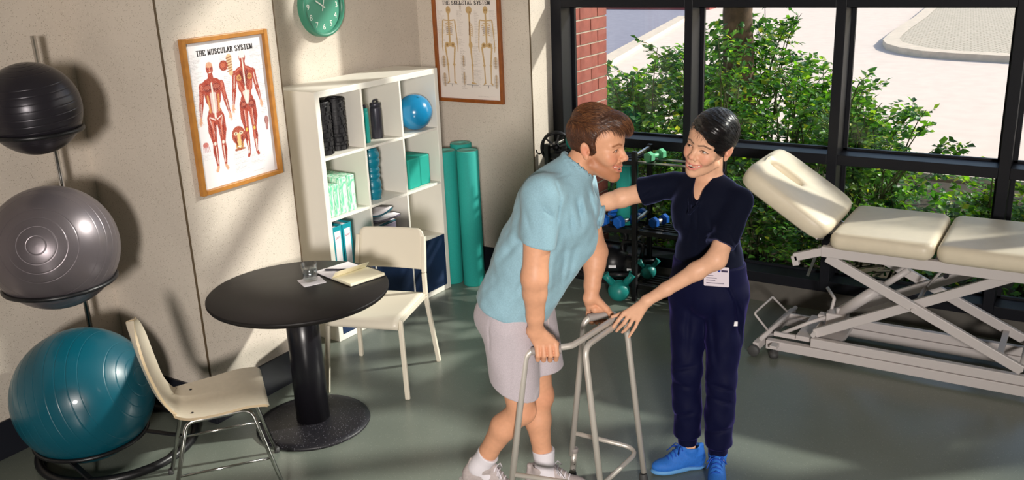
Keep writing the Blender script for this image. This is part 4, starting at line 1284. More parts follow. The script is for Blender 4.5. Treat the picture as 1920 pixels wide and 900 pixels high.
HM = head_cushion()
P_ = 'bed_paint'
# upper frame
for y in (4.935, 5.44):
    MB().box((-1.17, y - 0.02, 0.642), (0.45, y + 0.02, 0.70)).build('top_rail', P_, bed, bevel=0.004)
    MB().bar((-1.15, y, 0.675), (-1.315, y, 0.615), 0.035, 0.045).build('head_bracket', P_, bed, bevel=0.004)
    MB().bar((-1.315, y, 0.625), (-1.30, y, 0.57), 0.035, 0.035).build('bracket_end', P_, bed, bevel=0.004)
    MB().bar((-1.18, y - 0.01, 0.70), (-1.235, y - 0.01, 0.52), 0.008, 0.016).build('gas_rod', 'chrome', bed)
    MB().bar(HM @ Vector((0.02, (y - 5.1875) * -0.8, -0.03)), HM @ Vector((0.42, (y - 5.1875) * -0.8, -0.03)), 0.03, 0.03).build('head_rail', P_, bed)
for x in (-1.14, -0.60, 0.43):
    MB().box((x - 0.015, 4.955, 0.648), (x + 0.015, 5.42, 0.69)).build('top_cross', P_, bed)
# scissor legs
for y in (4.975, 5.37):
    MB().bar((-1.15, y, 0.625), (-0.16, y, 0.165), 0.028, 0.052, up=(0, 0, 1)).build('scissor_leg', P_, bed, bevel=0.004)
for y in (5.02, 5.325):
    MB().bar((-1.20, y, 0.150), (-0.24, y, 0.645), 0.028, 0.052, up=(0, 0, 1)).build('scissor_leg', P_, bed, bevel=0.004)
MB().tube([(-0.69, 4.95, 0.402), (-0.69, 5.40, 0.402)], 0.012, 12).build('pivot_pin', P_, bed)
MB().bar((-0.27, 5.0, 0.205), (-0.27, 5.36, 0.205), 0.03, 0.02).build('leg_brace', P_, bed)
MB().tube([(-0.165, 4.96, 0.17), (-0.165, 5.39, 0.17)], 0.012, 12).build('slide_pin', P_, bed)
MB().tube([(-1.2, 4.98, 0.152), (-1.2, 5.36, 0.152)], 0.014, 12).build('slide_pin', P_, bed)
# base
for y in (4.985, 5.36):
    MB().box((-1.46, y - 0.022, 0.025), (0.42, y + 0.022, 0.08)).build('base_rail', P_, bed, bevel=0.004)
    MB().box((-1.21, y - 0.018, 0.083), (0.42, y + 0.018, 0.135)).build('slide_rail', P_, bed, bevel=0.004)
    MB().box((-1.43, y - 0.004 + (0.035 if y < 5.2 else -0.035), 0.09), (-1.21, y + 0.012 + (0.035 if y < 5.2 else -0.035), 0.115)).build('inner_rail', P_, bed)
MB().bar((-1.50, 4.90, 0.055), (-1.445, 5.46, 0.075), 0.035, 0.05).build('end_beam', P_, bed, bevel=0.004)
MB().tube([(-1.475, 4.92, 0.10), (-1.425, 5.44, 0.115)], 0.012, 12).build('wheel_shaft', P_, bed)
MB().tube(fillet([(-1.472, 5.04, 0.105), (-1.545, 5.0, 0.215), (-1.515, 5.25, 0.235), (-1.447, 5.35, 0.112)], 0.015, 5), 0.0065, 10).build('pedal_loop', P_, bed)
for y in (4.885, 5.475):
    MB().lathe([(0.0001, -0.016), (0.014, -0.016), (0.03, -0.014), (0.034, -0.008), (0.034, 0.008), (0.03, 0.014), (0.0001, 0.014)], 28, frame_mtx((-1.505 if y < 5 else -1.45, y, 0.036), (1, 0, 0), (0, 0, 1)), cap=False).build('wheel', 'rubber_grey', bed)
for (x, y) in ((-1.40, 4.955), (-1.40, 5.385), (0.40, 4.955), (0.40, 5.385)):
    MB().lathe([(0.0001, 0), (0.025, 0), (0.025, 0.03), (0.012, 0.032), (0.012, 0.06), (0.0001, 0.06)], 20, Matrix.Translation((x, y - 0.03 if y < 5.2 else y + 0.03, 0)), cap=False).build('foot', 'rubber_grey', bed)
    MB().box((x - 0.02, (y - 0.05 if y < 5.2 else y - 0.005), 0.055), (x + 0.02, (y + 0.01 if y < 5.2 else y + 0.05), 0.075)).build('foot_plate', P_, bed)
# hydraulic pump
MB().tube([(-1.10, 5.17, 0.24), (-0.90, 5.17, 0.42)], 0.032, 18).build('pump_cylinder', P_, bed)
MB().tube([(-0.90, 5.17, 0.42), (-0.76, 5.17, 0.55)], 0.018, 14).build('pump_rod', P_, bed)
MB().box((-0.93, 5.14, 0.40), (-0.87, 5.20, 0.455)).build('pump_collar', P_, bed, bevel=0.006)
MB().box((-1.17, 5.12, 0.15), (-1.06, 5.22, 0.24)).build('pump_block', P_, bed, bevel=0.008)
MB().box((-1.22, 5.14, 0.18), (-1.15, 5.20, 0.215)).build('valve_block', P_, bed, bevel=0.005)
MB().lathe([(0.0001, 0), (0.012, 0), (0.012, 0.03), (0.0001, 0.032)], 12, Matrix.Translation((-1.11, 5.15, 0.24)), cap=False).build('valve_knob', P_, bed)
MB().tube(fillet([(-1.14, 5.16, 0.22), (-1.26, 5.10, 0.17), (-1.40, 5.03, 0.10)], 0.03, 5), 0.011, 10).build('pump_pedal', P_, bed)
MB().tube(fillet([(-1.16, 5.19, 0.21), (-1.155, 5.24, 0.29), (-1.22, 5.34, 0.31)], 0.015, 5), 0.010, 10).build('release_lever', P_, bed)
MB().tube([(-0.56, 5.1, 0.64), (-0.66, 5.17, 0.47)], 0.008, 10).build('tie_rod', P_, bed)
MB().box((-1.30, 5.0, 0.10), (-1.05, 5.34, 0.125)).build('pump_plate', P_, bed)
for x in (-0.55,): MB().tube([(x, 4.93, 0.622), (x, 4.97, 0.615)], 0.012, 12).build('bolt', 'dark_steel', bed)

# ================================================================== walking frame
wk = thing('walking_frame', 'grey aluminium walking frame held by the man', 'walking frame', (0, 0, 0))
mat('walker_tube', srgb(206, 199, 190), 0.42, metal=0.35)
AL = 'walker_tube'; TR = 0.0132
nr, nf = Vector((-1.885, 2.835, 0)), Vector((-1.545, 3.045, 0))       # near side feet: rear, front
fr, ff = Vector((-1.812, 3.262, 0)), Vector((-1.522, 3.40, 0))        # far side feet: rear, front
GZ = 0.78
nA, nB = Vector((-1.802, 2.895, GZ)), Vector((-1.675, 2.985, GZ))      # near grip ends
fA, fB = Vector((-1.752, 3.295, GZ)), Vector((-1.672, 3.405, GZ))      # far grip ends
cN, cF = Vector((-1.652, 3.07, GZ + 0.004)), Vector((-1.632, 3.385, GZ + 0.004))   # crossbar ends
up_ = Vector((0, 0, 1))
# near rear leg -> grip -> crossbar -> far grip -> far rear leg : one bent tube
pts = fillet([nr + up_ * 0.04, nA, nB + (cN - nB) * 0.4, cN + Vector((0, 0.04, 0)), cF - Vector((0, 0.03, 0)), fB, fA, fr + up_ * 0.12], 0.045, 7)
MB().tube(pts, TR, 14).build('upper_tube', AL, wk)
# front legs joined by the lower crossbar
o1, o2 = cN + Vector((0.018, 0.0, -0.022)), cF + Vector((0.016, 0.03, -0.022))
pts = fillet([nf + up_ * 0.04, o1, o2, ff + up_ * 0.04], 0.05, 7)
MB().tube(pts, TR, 14).build('front_tube', AL, wk)
zb = 0.17
def on(a, b_, z): return a + (b_ - a) * (z / b_.z)
p1, p2, p3, p4 = on(fr, fA, zb + 0.06), on(ff, o2, zb - 0.02), on(nf, o1, zb - 0.02), on(nr, nA, zb + 0.06)
pts = fillet([p1, p2 + (p2 - p1).normalized() * 0.0, p3, p4], 0.05, 6)
MB().tube(pts, 0.0105, 12).build('lower_brace', AL, wk)
for (a, b_, nm) in ((nA, nB, 'near'), (fA, fB, 'far')):
    d = (b_ - a).normalized()
    MB().tube([a + d * 0.018, a + d * 0.022, b_ - d * 0.026, b_ - d * 0.022, b_ - d * 0.018], [0.0155, 0.0172, 0.0172, 0.0195, 0.0195], 18).build('hand_grip', 'walker_grip', wk)
for (ft, tp) in ((nr, nA), (nf, o1), (fr, fA), (ff, o2)):
    d = (tp - ft).normalized()
    MB().tube([ft, ft + d * 0.006, ft + d * 0.03, ft + d * 0.034], [0.02, 0.021, 0.0175, 0.0165], 16).build('ferrule', 'rubber_grey', wk)
d = (fA - fr).normalized()
MB().tube([fr + d * 0.03, fr + d * 0.14], 0.0135, 14).build('leg_extension', AL, wk)
MB().tube([fr + d * 0.135, fr + d * 0.138, fr + d * 0.155, fr + d * 0.158], [0.0145, 0.0175, 0.0175, 0.0145], 14).build('adjust_collar', 'walker_grip', wk)
for k in range(3):
    c = fr + d * (0.055 + 0.025 * k)
    MB().tube([c + Vector((0.0085, -0.0085, 0)), c + Vector((0.0105, -0.0105, 0))], 0.0022, 8).build('pin_hole', 'black_metal', wk)
# ================================================================== outside
def flat_poly(name, pts, z, m, th=0.05):
    return struct(MB().prism(pts, z - th, z).build(name, m))
flat_poly('ground_soil', [(-14, 5.95), (6, 5.95), (6, 9.3), (-14, 9.9)], -0.03, 'soil')
flat_poly('ground_pavement', [(-9.0, 9.9), (60, 9.3), (60, 90), (-31, 90), (-10.5, 26.3), (-8.0, 16.2), (-7.2, 12.5)], -0.03, 'concrete')
flat_poly('ground_road', [(-60, 9.9), (-9.0, 9.9), (-7.2, 12.5), (-8.0, 16.2), (-10.5, 26.3), (-31, 90), (-60, 90)], -0.035, 'asphalt')
flat_poly('kerb_far', [(-30, 30.6), (-11.0, 29.6), (-11.0, 30.2), (-30, 31.2)], 0.1, 'kerb_red', 0.15)
# white kerb stones between road and pavement
flat_poly('kerb_near', [(-8.7, 9.9), (-7.35, 12.4), (-8.0, 16.2), (-10.4, 26.3), (-10.7, 26.3), (-8.3, 16.1), (-7.65, 12.5), (-8.95, 9.9)], 0.06, 'kerb_stone', 0.1)

def island():
    # rounded traffic island with paving
    edge = [(-4.7, 33.0), (-4.5, 29.5), (-4.25, 26.0), (-4.15, 23.5), (-4.05, 21.8), (-3.95, 20.7), (-3.75, 20.0), (-3.40, 19.4), (-2.9, 18.9), (-2.3, 18.65), (-1.3, 18.40), (0.5, 18.2), (8.0, 17.6), (8, 33)]
    n = len(edge)
    inner = [(-4.4, 32.9), (-4.2, 29.5), (-3.95, 26.0), (-3.85, 23.5), (-3.76, 21.9), (-3.66, 20.9), (-3.5, 20.3), (-3.2, 19.8), (-2.8, 19.3), (-2.2, 19.0), (-1.2, 18.75), (0.6, 18.55), (7.7, 18.0), (7.7, 32.9)]
    b = MB()
    vs_ = [(x, y, 0.09) for x, y in edge] + [(x, y, 0.09) for x, y in inner] + [(x, y, -0.05) for x, y in edge]
    fs = [(i, (i + 1) % n, n + (i + 1) % n, n + i) for i in range(n)] + [(2 * n + i, 2 * n + (i + 1) % n, (i + 1) % n, i) for i in range(n)]
    b.add(vs_, fs)
    root = structure_root('traffic_island')
    b.build('kerb', 'kerb_stone', root)
    m = bpy.data.materials.new('paving'); m.use_nodes = True
    nt = m.node_tree; L = nt.links; p = nt.nodes['Principled BSDF']; p.inputs['Roughness'].default_value = 0.9
    tc = nt.nodes.new('ShaderNodeTexCoord'); mp = nt.nodes.new('ShaderNodeMapping'); mp.inputs['Rotation'].default_value = (0, 0, 0.2)
    br = nt.nodes.new('ShaderNodeTexBrick'); br.inputs['Scale'].default_value = 2.6
    br.inputs['Color1'].default_value = srgb(226, 208, 186); br.inputs['Color2'].default_value = srgb(210, 194, 172); br.inputs['Mortar'].default_value = srgb(160, 146, 126)
    br.inputs['Mortar Size'].default_value = 0.04
    L.new(tc.outputs['Object'], mp.inputs['Vector']); L.new(mp.outputs[0], br.inputs['Vector']); L.new(br.outputs['Color'], p.inputs['Base Color'])
    MATS['paving'] = m
    MB().prism(inner[::-1], 0.0, 0.085).build('paving_field', 'paving', root)
island()

# brick pier beside the window
pier = structure_root('wall_brick_pier')
MB().box((-3.60, 5.925, -0.1), (-3.208, 6.447, 2.9)).build('mortar_core', 'mortar', pier)
bl_, bh_, jt = 0.262, 0.077, 0.012
def brick_mesh(y0, y1):
    return MB().box((-0.006, y0, 0), (0.006, y1, bh_)).mesh('brick')
brick_cache = {}
row = 0
z = 0.0
rnd = random.Random(5)
while z < 2.6:
    y = 5.93 - (0.0 if row % 2 else 0.165)
    while y < 6.45:
        y0, y1 = max(y, 5.93), min(y + bl_, 6.452)
        if y1 - y0 > 0.02:
            key = (round(y0, 3), round(y1, 3))
            if key not in brick_cache: 
                brick_cache[key] = brick_mesh(*key); brick_cache[key].materials.append(MATS['brick'])
            o = bpy.data.objects.new('brick', brick_cache[key]); COL.objects.link(o); o.parent = pier
            o.location = (-3.206 + rnd.uniform(-0.0015, 0.0015), 0, z)
        y += bl_ + jt
    z += bh_ + jt
    row += 1

# ---------------------------------------------------------------- plants
LEAF_V = np.array([(0, 0, 0), (-0.34, 0.45, 0.08), (0, 0.47, -0.01), (0.34, 0.45, 0.08), (0, 1.0, -0.06)], np.float32)
LEAF_F = np.array([(0, 2, 1), (0, 3, 2), (1, 2, 4), (2, 3, 4)], np.int32)
GREENS = np.array([lin(c) for c in ((74, 124, 44), (98, 150, 52), (52, 96, 42), (132, 170, 62), (38, 78, 38), (176, 184, 72), (60, 110, 60))])
GP = np.array([0.27, 0.22, 0.18, 0.13, 0.08, 0.04, 0.08])
def leaf_cloud(pos, dirs, size, rs, tint=None):
    """arrays of leaf placements -> verts, faces, colours, matrices"""
    n = len(pos)
    d = dirs / np.maximum(1e-6, np.linalg.norm(dirs, axis=1, keepdims=True))
    up = np.tile(np.array([0, 0, 1.0]), (n, 1)) + rs.normal(0, 0.45, (n, 3))
    s = np.cross(d, up); s /= np.maximum(1e-6, np.linalg.norm(s, axis=1, keepdims=True))
    u = np.cross(s, d)
    R = np.stack([s, d, u], 2) * size[:, None, None]
    V_ = np.einsum('nij,kj->nki', R, LEAF_V) + pos[:, None]
    F_ = (np.arange(n)[:, None, None] * 5 + LEAF_F[None]).reshape(-1, 3)
    idx = rs.choice(len(GREENS), n, p=GP)
    C_ = GREENS[idx] * rs.uniform(0.9, 1.55, (n, 1))
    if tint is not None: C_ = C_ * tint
    return V_.reshape(-1, 3), F_, np.repeat(C_, 5, 0), R, idx
leaf_meshes = []
for g in GREENS:
    me = np_mesh('leaf', LEAF_V, LEAF_F, np.tile(g, (5, 1)), smooth=False); me.materials.append(MATS['leaf']); leaf_meshes.append(me)
CAMP = np.array([0, 0, 2.33])
def foliage(root, pos, dirs, size, rs, n_single, tint=None):
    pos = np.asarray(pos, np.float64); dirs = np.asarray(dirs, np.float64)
    order = np.argsort(-size / np.linalg.norm(pos - CAMP, axis=1) - (pos[:, 2] > 1.0) * 0.002)
    single, rest = order[:n_single], order[n_single:]
    V_, F_, C_, R, idx = leaf_cloud(pos[rest], dirs[rest], size[rest], rs, tint)
    me = np_mesh('foliage', V_, F_, C_, smooth=False); me.materials.append(MATS['leaf'])
    o = bpy.data.objects.new('foliage', me); COL.objects.link(o); o.parent = root; o['kind'] = 'stuff'
    o.matrix_parent_inverse = root.matrix_world.inverted()
    if n_single:
        V_, F_, C_, R, idx = leaf_cloud(pos[single], dirs[single], size[single], rs)
        for k in range(len(single)):
            q = bpy.data.objects.new('leaf', leaf_meshes[idx[k]]); COL.objects.link(q); q.parent = root
            m = Matrix.Identity(4)
            for i in range(3):
                for j in range(3): m[i][j] = R[k][i][j]
                m[i][3] = pos[single[k]][i]
            q.matrix_parent_inverse = root.matrix_world.inverted()
            q.matrix_basis = m
def shrub(name, label, base, height, spread, nb, lsize, seed, n_single=16, lean=(0, 0), tw=9, tint=None, cat='shrub', droop=0.35):
    rs = np.random.RandomState(seed)
    root = thing(name, label, cat, (base[0], base[1], -0.03), 0, 'plants outside the window')
    bpy.context.view_layer.update()
    stems = MB(); P = []; D = []; S = []
    for k in range(nb):
        a = rs.uniform(0, 2 * math.pi); out = rs.uniform(0.15, 1.0) * spread
        L_ = height * rs.uniform(0.6, 1.0)
        p0 = np.array([rs.normal(0, 0.08), rs.normal(0, 0.08), 0.0])
        tip = np.array([math.cos(a) * out + lean[0], math.sin(a) * out + lean[1], L_ * (1.0 - 0.25 * out / max(spread, 1e-3))])
        ctrl = p0 * 0.5 + np.array([tip[0] * 0.25, tip[1] * 0.25, L_ * 0.75])
        pts = [(1 - u) ** 2 * p0 + 2 * u * (1 - u) * ctrl + u * u * tip for u in np.linspace(0, 1, 8)]
        stems.tube([tuple(p) for p in pts], list(np.linspace(0.010, 0.0025, 8)), 5)
        for q in range(tw):
            u = 0.22 + 0.78 * (q + rs.uniform(0, 1)) / tw
            c = (1 - u) ** 2 * p0 + 2 * u * (1 - u) * ctrl + u * u * tip
            ta = rs.uniform(0, 2 * math.pi)
            td = np.array([math.cos(ta), math.sin(ta), rs.uniform(-0.1, 0.8)]); td /= np.linalg.norm(td)
            tl = rs.uniform(0.12, 0.32) * (1.1 - 0.4 * u)
            stems.tube([tuple(c), tuple(c + td * tl * 0.5), tuple(c + td * tl + np.array([0, 0, -0.05 * droop]))], [0.003, 0.002, 0.001], 4)
            nl = int(6 + tl * 26)
            for m in range(nl):
                w = (m + 0.6) / nl
                pp = c + td * tl * w
                sd = np.cross(td, [0, 0, 1.0]) * (1 if m % 2 else -1)
                dd = td * 0.55 + sd * 0.8 + rs.normal(0, 0.3, 3) + np.array([0, 0, -droop * 0.4])
                P.append(pp); D.append(dd); S.append(lsize * rs.uniform(0.6, 1.25))
            P.append(c + td * tl); D.append(td + rs.normal(0, 0.2, 3)); S.append(lsize)
    o = stems.build('stems', 'stem', root); o['kind'] = 'stuff'
    P = np.array(P) + np.array([base[0], base[1], -0.03])
    foliage(root, P, np.array(D), np.array(S), rs, n_single, tint)
    return root
shrub('rose_shrub', 'tall green shrub just right of the brick pier', (-3.35, 7.35), 1.75, 0.55, 15, 0.062, 1, 20, (0.05, 0.0))
shrub('rose_shrub', 'dense shrub filling the left window below the road', (-2.85, 6.75), 1.25, 0.6, 16, 0.06, 2, 20)
shrub('rose_shrub', 'leafy shrub behind the woman\'s head, right of the first mullion', (-2.55, 7.35), 1.75, 0.5, 16, 0.06, 3, 20)
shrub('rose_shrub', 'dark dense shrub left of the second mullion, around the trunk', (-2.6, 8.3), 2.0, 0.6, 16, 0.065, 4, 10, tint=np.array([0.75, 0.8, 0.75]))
shrub('rose_shrub', 'loose shrub with airy tips against the bright pavement, middle window', (-2.0, 7.3), 1.72, 0.5, 12, 0.06, 5, 20)
shrub('rose_shrub', 'low shrub below the middle window transom', (-2.05, 6.6), 0.95, 0.55, 14, 0.058, 6, 20)
shrub('rose_shrub', 'shrub spreading across the second mullion', (-1.55, 7.2), 1.45, 0.5, 13, 0.06, 7, 20)
shrub('rose_shrub', 'shrub with a long arching branch in the right window', (-1.25, 6.85), 1.28, 0.5, 12, 0.06, 8, 20, (0.16, 0))
shrub('rose_shrub', 'tall slender shrub just right of the second mullion', (-1.50, 7.05), 1.72, 0.22, 8, 0.06, 31, 14, (0.05, 0))
shrub('rose_shrub', 'low bush behind the treatment table, right window', (-0.95, 6.55), 0.72, 0.5, 13, 0.056, 9, 20)
shrub('rose_shrub', 'yellow-green young bush at the right window corner', (-0.55, 6.9), 0.98, 0.28, 9, 0.056, 10, 20, tint=np.array([1.4, 1.25, 0.8]))
shrub('rose_shrub', 'low leafy bush beyond the third mullion', (-0.2, 6.6), 0.85, 0.45, 12, 0.056, 11, 16, tint=np.array([1.3, 1.2, 0.8]))
shrub('rose_shrub', 'low bush at the lower left pane behind the rack', (-2.72, 6.42), 0.72, 0.38, 12, 0.05, 12, 12)
shrub('rose_shrub', 'low bush behind the raised head section', (-1.6, 6.35), 0.62, 0.45, 14, 0.05, 13, 16)
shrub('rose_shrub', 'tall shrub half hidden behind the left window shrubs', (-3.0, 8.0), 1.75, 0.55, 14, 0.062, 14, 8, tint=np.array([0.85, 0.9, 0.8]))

for (x_, y_, h_, sd, lb) in ((-4.1, 8.7, 1.35, 21, 'background bush left of the trunk, behind the brick pier shrubs'), (-3.4, 8.9, 1.5, 22, 'background bush directly left of the ivy trunk'), (-2.2, 8.8, 1.45, 23, 'background bush directly right of the ivy trunk'), (-1.75, 8.3, 1.1, 24, 'background bush behind the second mullion'), (-3.75, 7.9, 1.3, 25, 'bush touching the brick pier corner')):
    shrub('rose_shrub', lb, (x_, y_), h_, 0.6, 18, 0.075, sd, 4, tw=8)
tr = thing('ivy_tree', 'ivy covered tree trunk behind the middle window shrubs', 'tree', (-2.72, 8.05, -0.03), 0, 'plants outside the window')
bpy.context.view_layer.update()
MB().tube([(0, 0, 0), (0.02, 0.02, 0.8), (-0.02, 0.0, 1.7), (0.03, 0.02, 2.6), (0.0, 0.05, 3.6)], [0.17, 0.14, 0.125, 0.12, 0.11], 14).build('trunk', 'bark', tr)
rs = np.random.RandomState(77)
a = rs.uniform(0, 2 * math.pi, 1100); zz = rs.uniform(0, 1.55, 1100) ** 1.1
rad = 0.15 + rs.gamma(2.0, 0.04, 1100)
P = np.stack([np.cos(a) * rad - 2.72, np.sin(a) * rad + 8.05, zz], 1)
D = np.stack([np.cos(a), np.sin(a), rs.uniform(-1.2, 0.3, 1100)], 1)
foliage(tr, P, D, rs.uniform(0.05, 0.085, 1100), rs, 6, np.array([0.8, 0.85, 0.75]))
# ground ivy under the shrubs
iv = bpy.data.objects.new('ground_ivy', None); COL.objects.link(iv); iv.location = (-1.5, 6.9, -0.03)
tag(iv, 'carpet of ivy and weeds covering the ground outside the windows', 'ground cover', kind='stuff')
bpy.context.view_layer.update()
N_ = 6500
P = np.stack([rs.uniform(-4.6, 1.2, N_), 6.0 + rs.beta(1.2, 1.8, N_) * 3.4, rs.uniform(-0.02, 0.2, N_)], 1)
P[:, 2] += 0.10 * np.sin(P[:, 0] * 5.1) * np.sin(P[:, 1] * 4.3) + 0.05
D = np.stack([rs.normal(0, 1, N_), rs.normal(0, 1, N_), rs.uniform(-0.2, 0.8, N_)], 1)
ok_ = ~((P[:, 0] < -3.08) & (P[:, 1] < 6.6)); P, D = P[ok_], D[ok_]
foliage(iv, P, D, rs.uniform(0.04, 0.085, len(P)), rs, 0, np.array([0.9, 0.95, 0.85]))

# unseen row of greenery, added to keep the sun off the floor by the windows
hg = thing('shade_hedge', 'unseen clipped greenery added to shade the floor by the windows', 'shade_hedge', (2.9, 7.4, -0.03), 0, 'plants outside the window')
bpy.context.view_layer.update()
def hedge_fn(u, v):
    a = 2 * math.pi * v
    r_ = 0.30 + 0.05 * math.sin(u * 37) * math.sin(a * 3)
    return (-2.6 + 5.6 * u, r_ * math.cos(a), 1.32 + (1.32 + 0.05 * math.sin(u * 23)) * math.sin(a))
MB().grid(hedge_fn, 60, 25).build('twig_core', 'stem', hg)
N_ = 7000
u = rs.uniform(0, 1, N_); a = rs.uniform(0, 2 * math.pi, N_)
P = np.stack([2.9 - 2.6 + 5.6 * u, 7.4 + np.cos(a) * rs.uniform(0.30, 0.40, N_), 1.29 + np.sin(a) * rs.uniform(1.30, 1.42, N_)], 1)
D = np.stack([rs.normal(0, 1, N_), np.cos(a) * 0.8, np.sin(a) * 0.8 + rs.normal(0, 0.4, N_)], 1)
foliage(hg, P, D, rs.uniform(0.04, 0.07, N_), rs, 0)
# ================================================================== sculpting: distance fields turned into one skin
def smin(a, b, k):
    if k <= 1e-6: return np.minimum(a, b)
    h = np.clip(F32(0.5) + F32(0.5) * (b - a) / k, 0, 1)
    return b + (a - b) * h - k * h * (1 - h)

class Fr:
    """local frame: rows of R are the local axes in world space"""
    def __init__(self, o, x, y, z, s=1.0):
        self.o = np.array(o, np.float64); self.R = np.array([x, y, z], np.float64); self.s = s
    def p(self, q): return self.o + (np.asarray(q, np.float64) * self.s) @ self.R
    def loc(self, P): return ((P - self.o) @ self.R.T) / self.s

F32 = np.float32
def cone(a, b, r1, r2, k=0.01, sub=False): return ['c', np.array(a, F32), np.array(b, F32), F32(r1), F32(r2), F32(k), sub]
def ellp(c, r, R=None, k=0.01, sub=False): return ['e', np.array(c, F32), np.array(r, F32), np.eye(3, dtype=F32) if R is None else np.array(R, F32), F32(k), sub]
def acap(a, b, r1, r2, ax, st, k=0.01): 
    ax = np.array(ax, np.float64); ax /= np.linalg.norm(ax)
    return ['a', np.array(a, F32), np.array(b, F32), F32(r1), F32(r2), ax.astype(F32), F32(st), F32(k)]
def grp(ops, k=0.01): return ['g', ops, F32(k)]
def cut(pt, n, k=0.004):
    n = np.array(n, np.float64); n /= np.linalg.norm(n)
    return ['p', np.array(pt, F32), n.astype(F32), F32(k)]
def disp(fn): return ['d', fn]
def fc(F, a, b, r1, r2, k=0.01, sub=False): return cone(F.p(a), F.p(b), r1 * F.s, r2 * F.s, k, sub)
def fe(F, c, r, k=0.01, sub=False, R=None): 
    Rm = F.R if R is None else R @ F.R
    return ellp(F.p(c), np.array(r) * F.s, Rm, k, sub)

def bound(op):
    t = op[0]
    if t == 'c': c = (op[1] + op[2]) / 2; return c, np.linalg.norm(op[1] - op[2]) / 2 + max(op[3], op[4])
    if t == 'e': return op[1], op[2].max()
    if t == 'a': c = (op[1] + op[2]) / 2; return c, np.linalg.norm(op[1] - op[2]) / 2 + max(op[3], op[4]) * max(1, op[6])
    if t == 'g':
        bs = [bound(o) for o in op[1] if o[0] not in 'pd' and not (o[0] in 'ce' and o[-1])]
        c = np.mean([b[0] for b in bs], 0)
        return c, max(np.linalg.norm(b[0] - c) + b[1] for b in bs)

def ev_prim(op, P):
    t = op[0]
    if t == 'c' or t == 'a':
        a, b = op[1], op[2]
        if t == 'a':
            ax, st = op[5], op[6]
            w = (P - a) @ ax
            P = P - (w * (1 - 1 / st))[..., None] * ax
            b = b - ((b - a) @ ax) * (1 - 1 / st) * ax
        ba = b - a; L2 = F32(float(ba @ ba) + 1e-12)
        q = P - a
        h = np.clip((q @ ba) / L2, 0, 1)
        q = q - h[..., None] * ba
        return np.sqrt(np.einsum('...i,...i->...', q, q)) - (op[3] + (op[4] - op[3]) * h)
    if t == 'e':
        q = (P - op[1]) @ op[3].T
        q = q / op[2]; k0 = np.sqrt(np.einsum('...i,...i->...', q, q)); q = q / op[2]; k1 = np.sqrt(np.einsum('...i,...i->...', q, q))
        return k0 * (k0 - 1) / np.maximum(k1, 1e-6)

def ev(ops, P, C, rad, big=0.12):
    """P (nb, m, 3) points in blocks with centres C and radius rad"""
    d = np.full(P.shape[:-1], big, F32)
    for op in ops:
        t = op[0]
        if t == 'p':
            d = -smin(-d, -((P - op[1]) @ op[2]), op[3]); continue
        if t == 'd':
            d = d + op[1](P).astype(F32); continue
        c, r = bound(op)
        m = np.linalg.norm(C - c, axis=1) < r + rad + 0.07
        if not m.any(): continue
        if t == 'g':
            dd = ev(op[1], P[m], C[m], rad, big); d[m] = smin(d[m], dd, op[2])
        else:
            dd = ev_prim(op, P[m]); sub = op[-1] if t in 'ce' else False
            k = op[-2] if t in 'ce' else op[-1]
            d[m] = -smin(-d[m], dd, k) if sub else smin(d[m], dd, k)
    return d

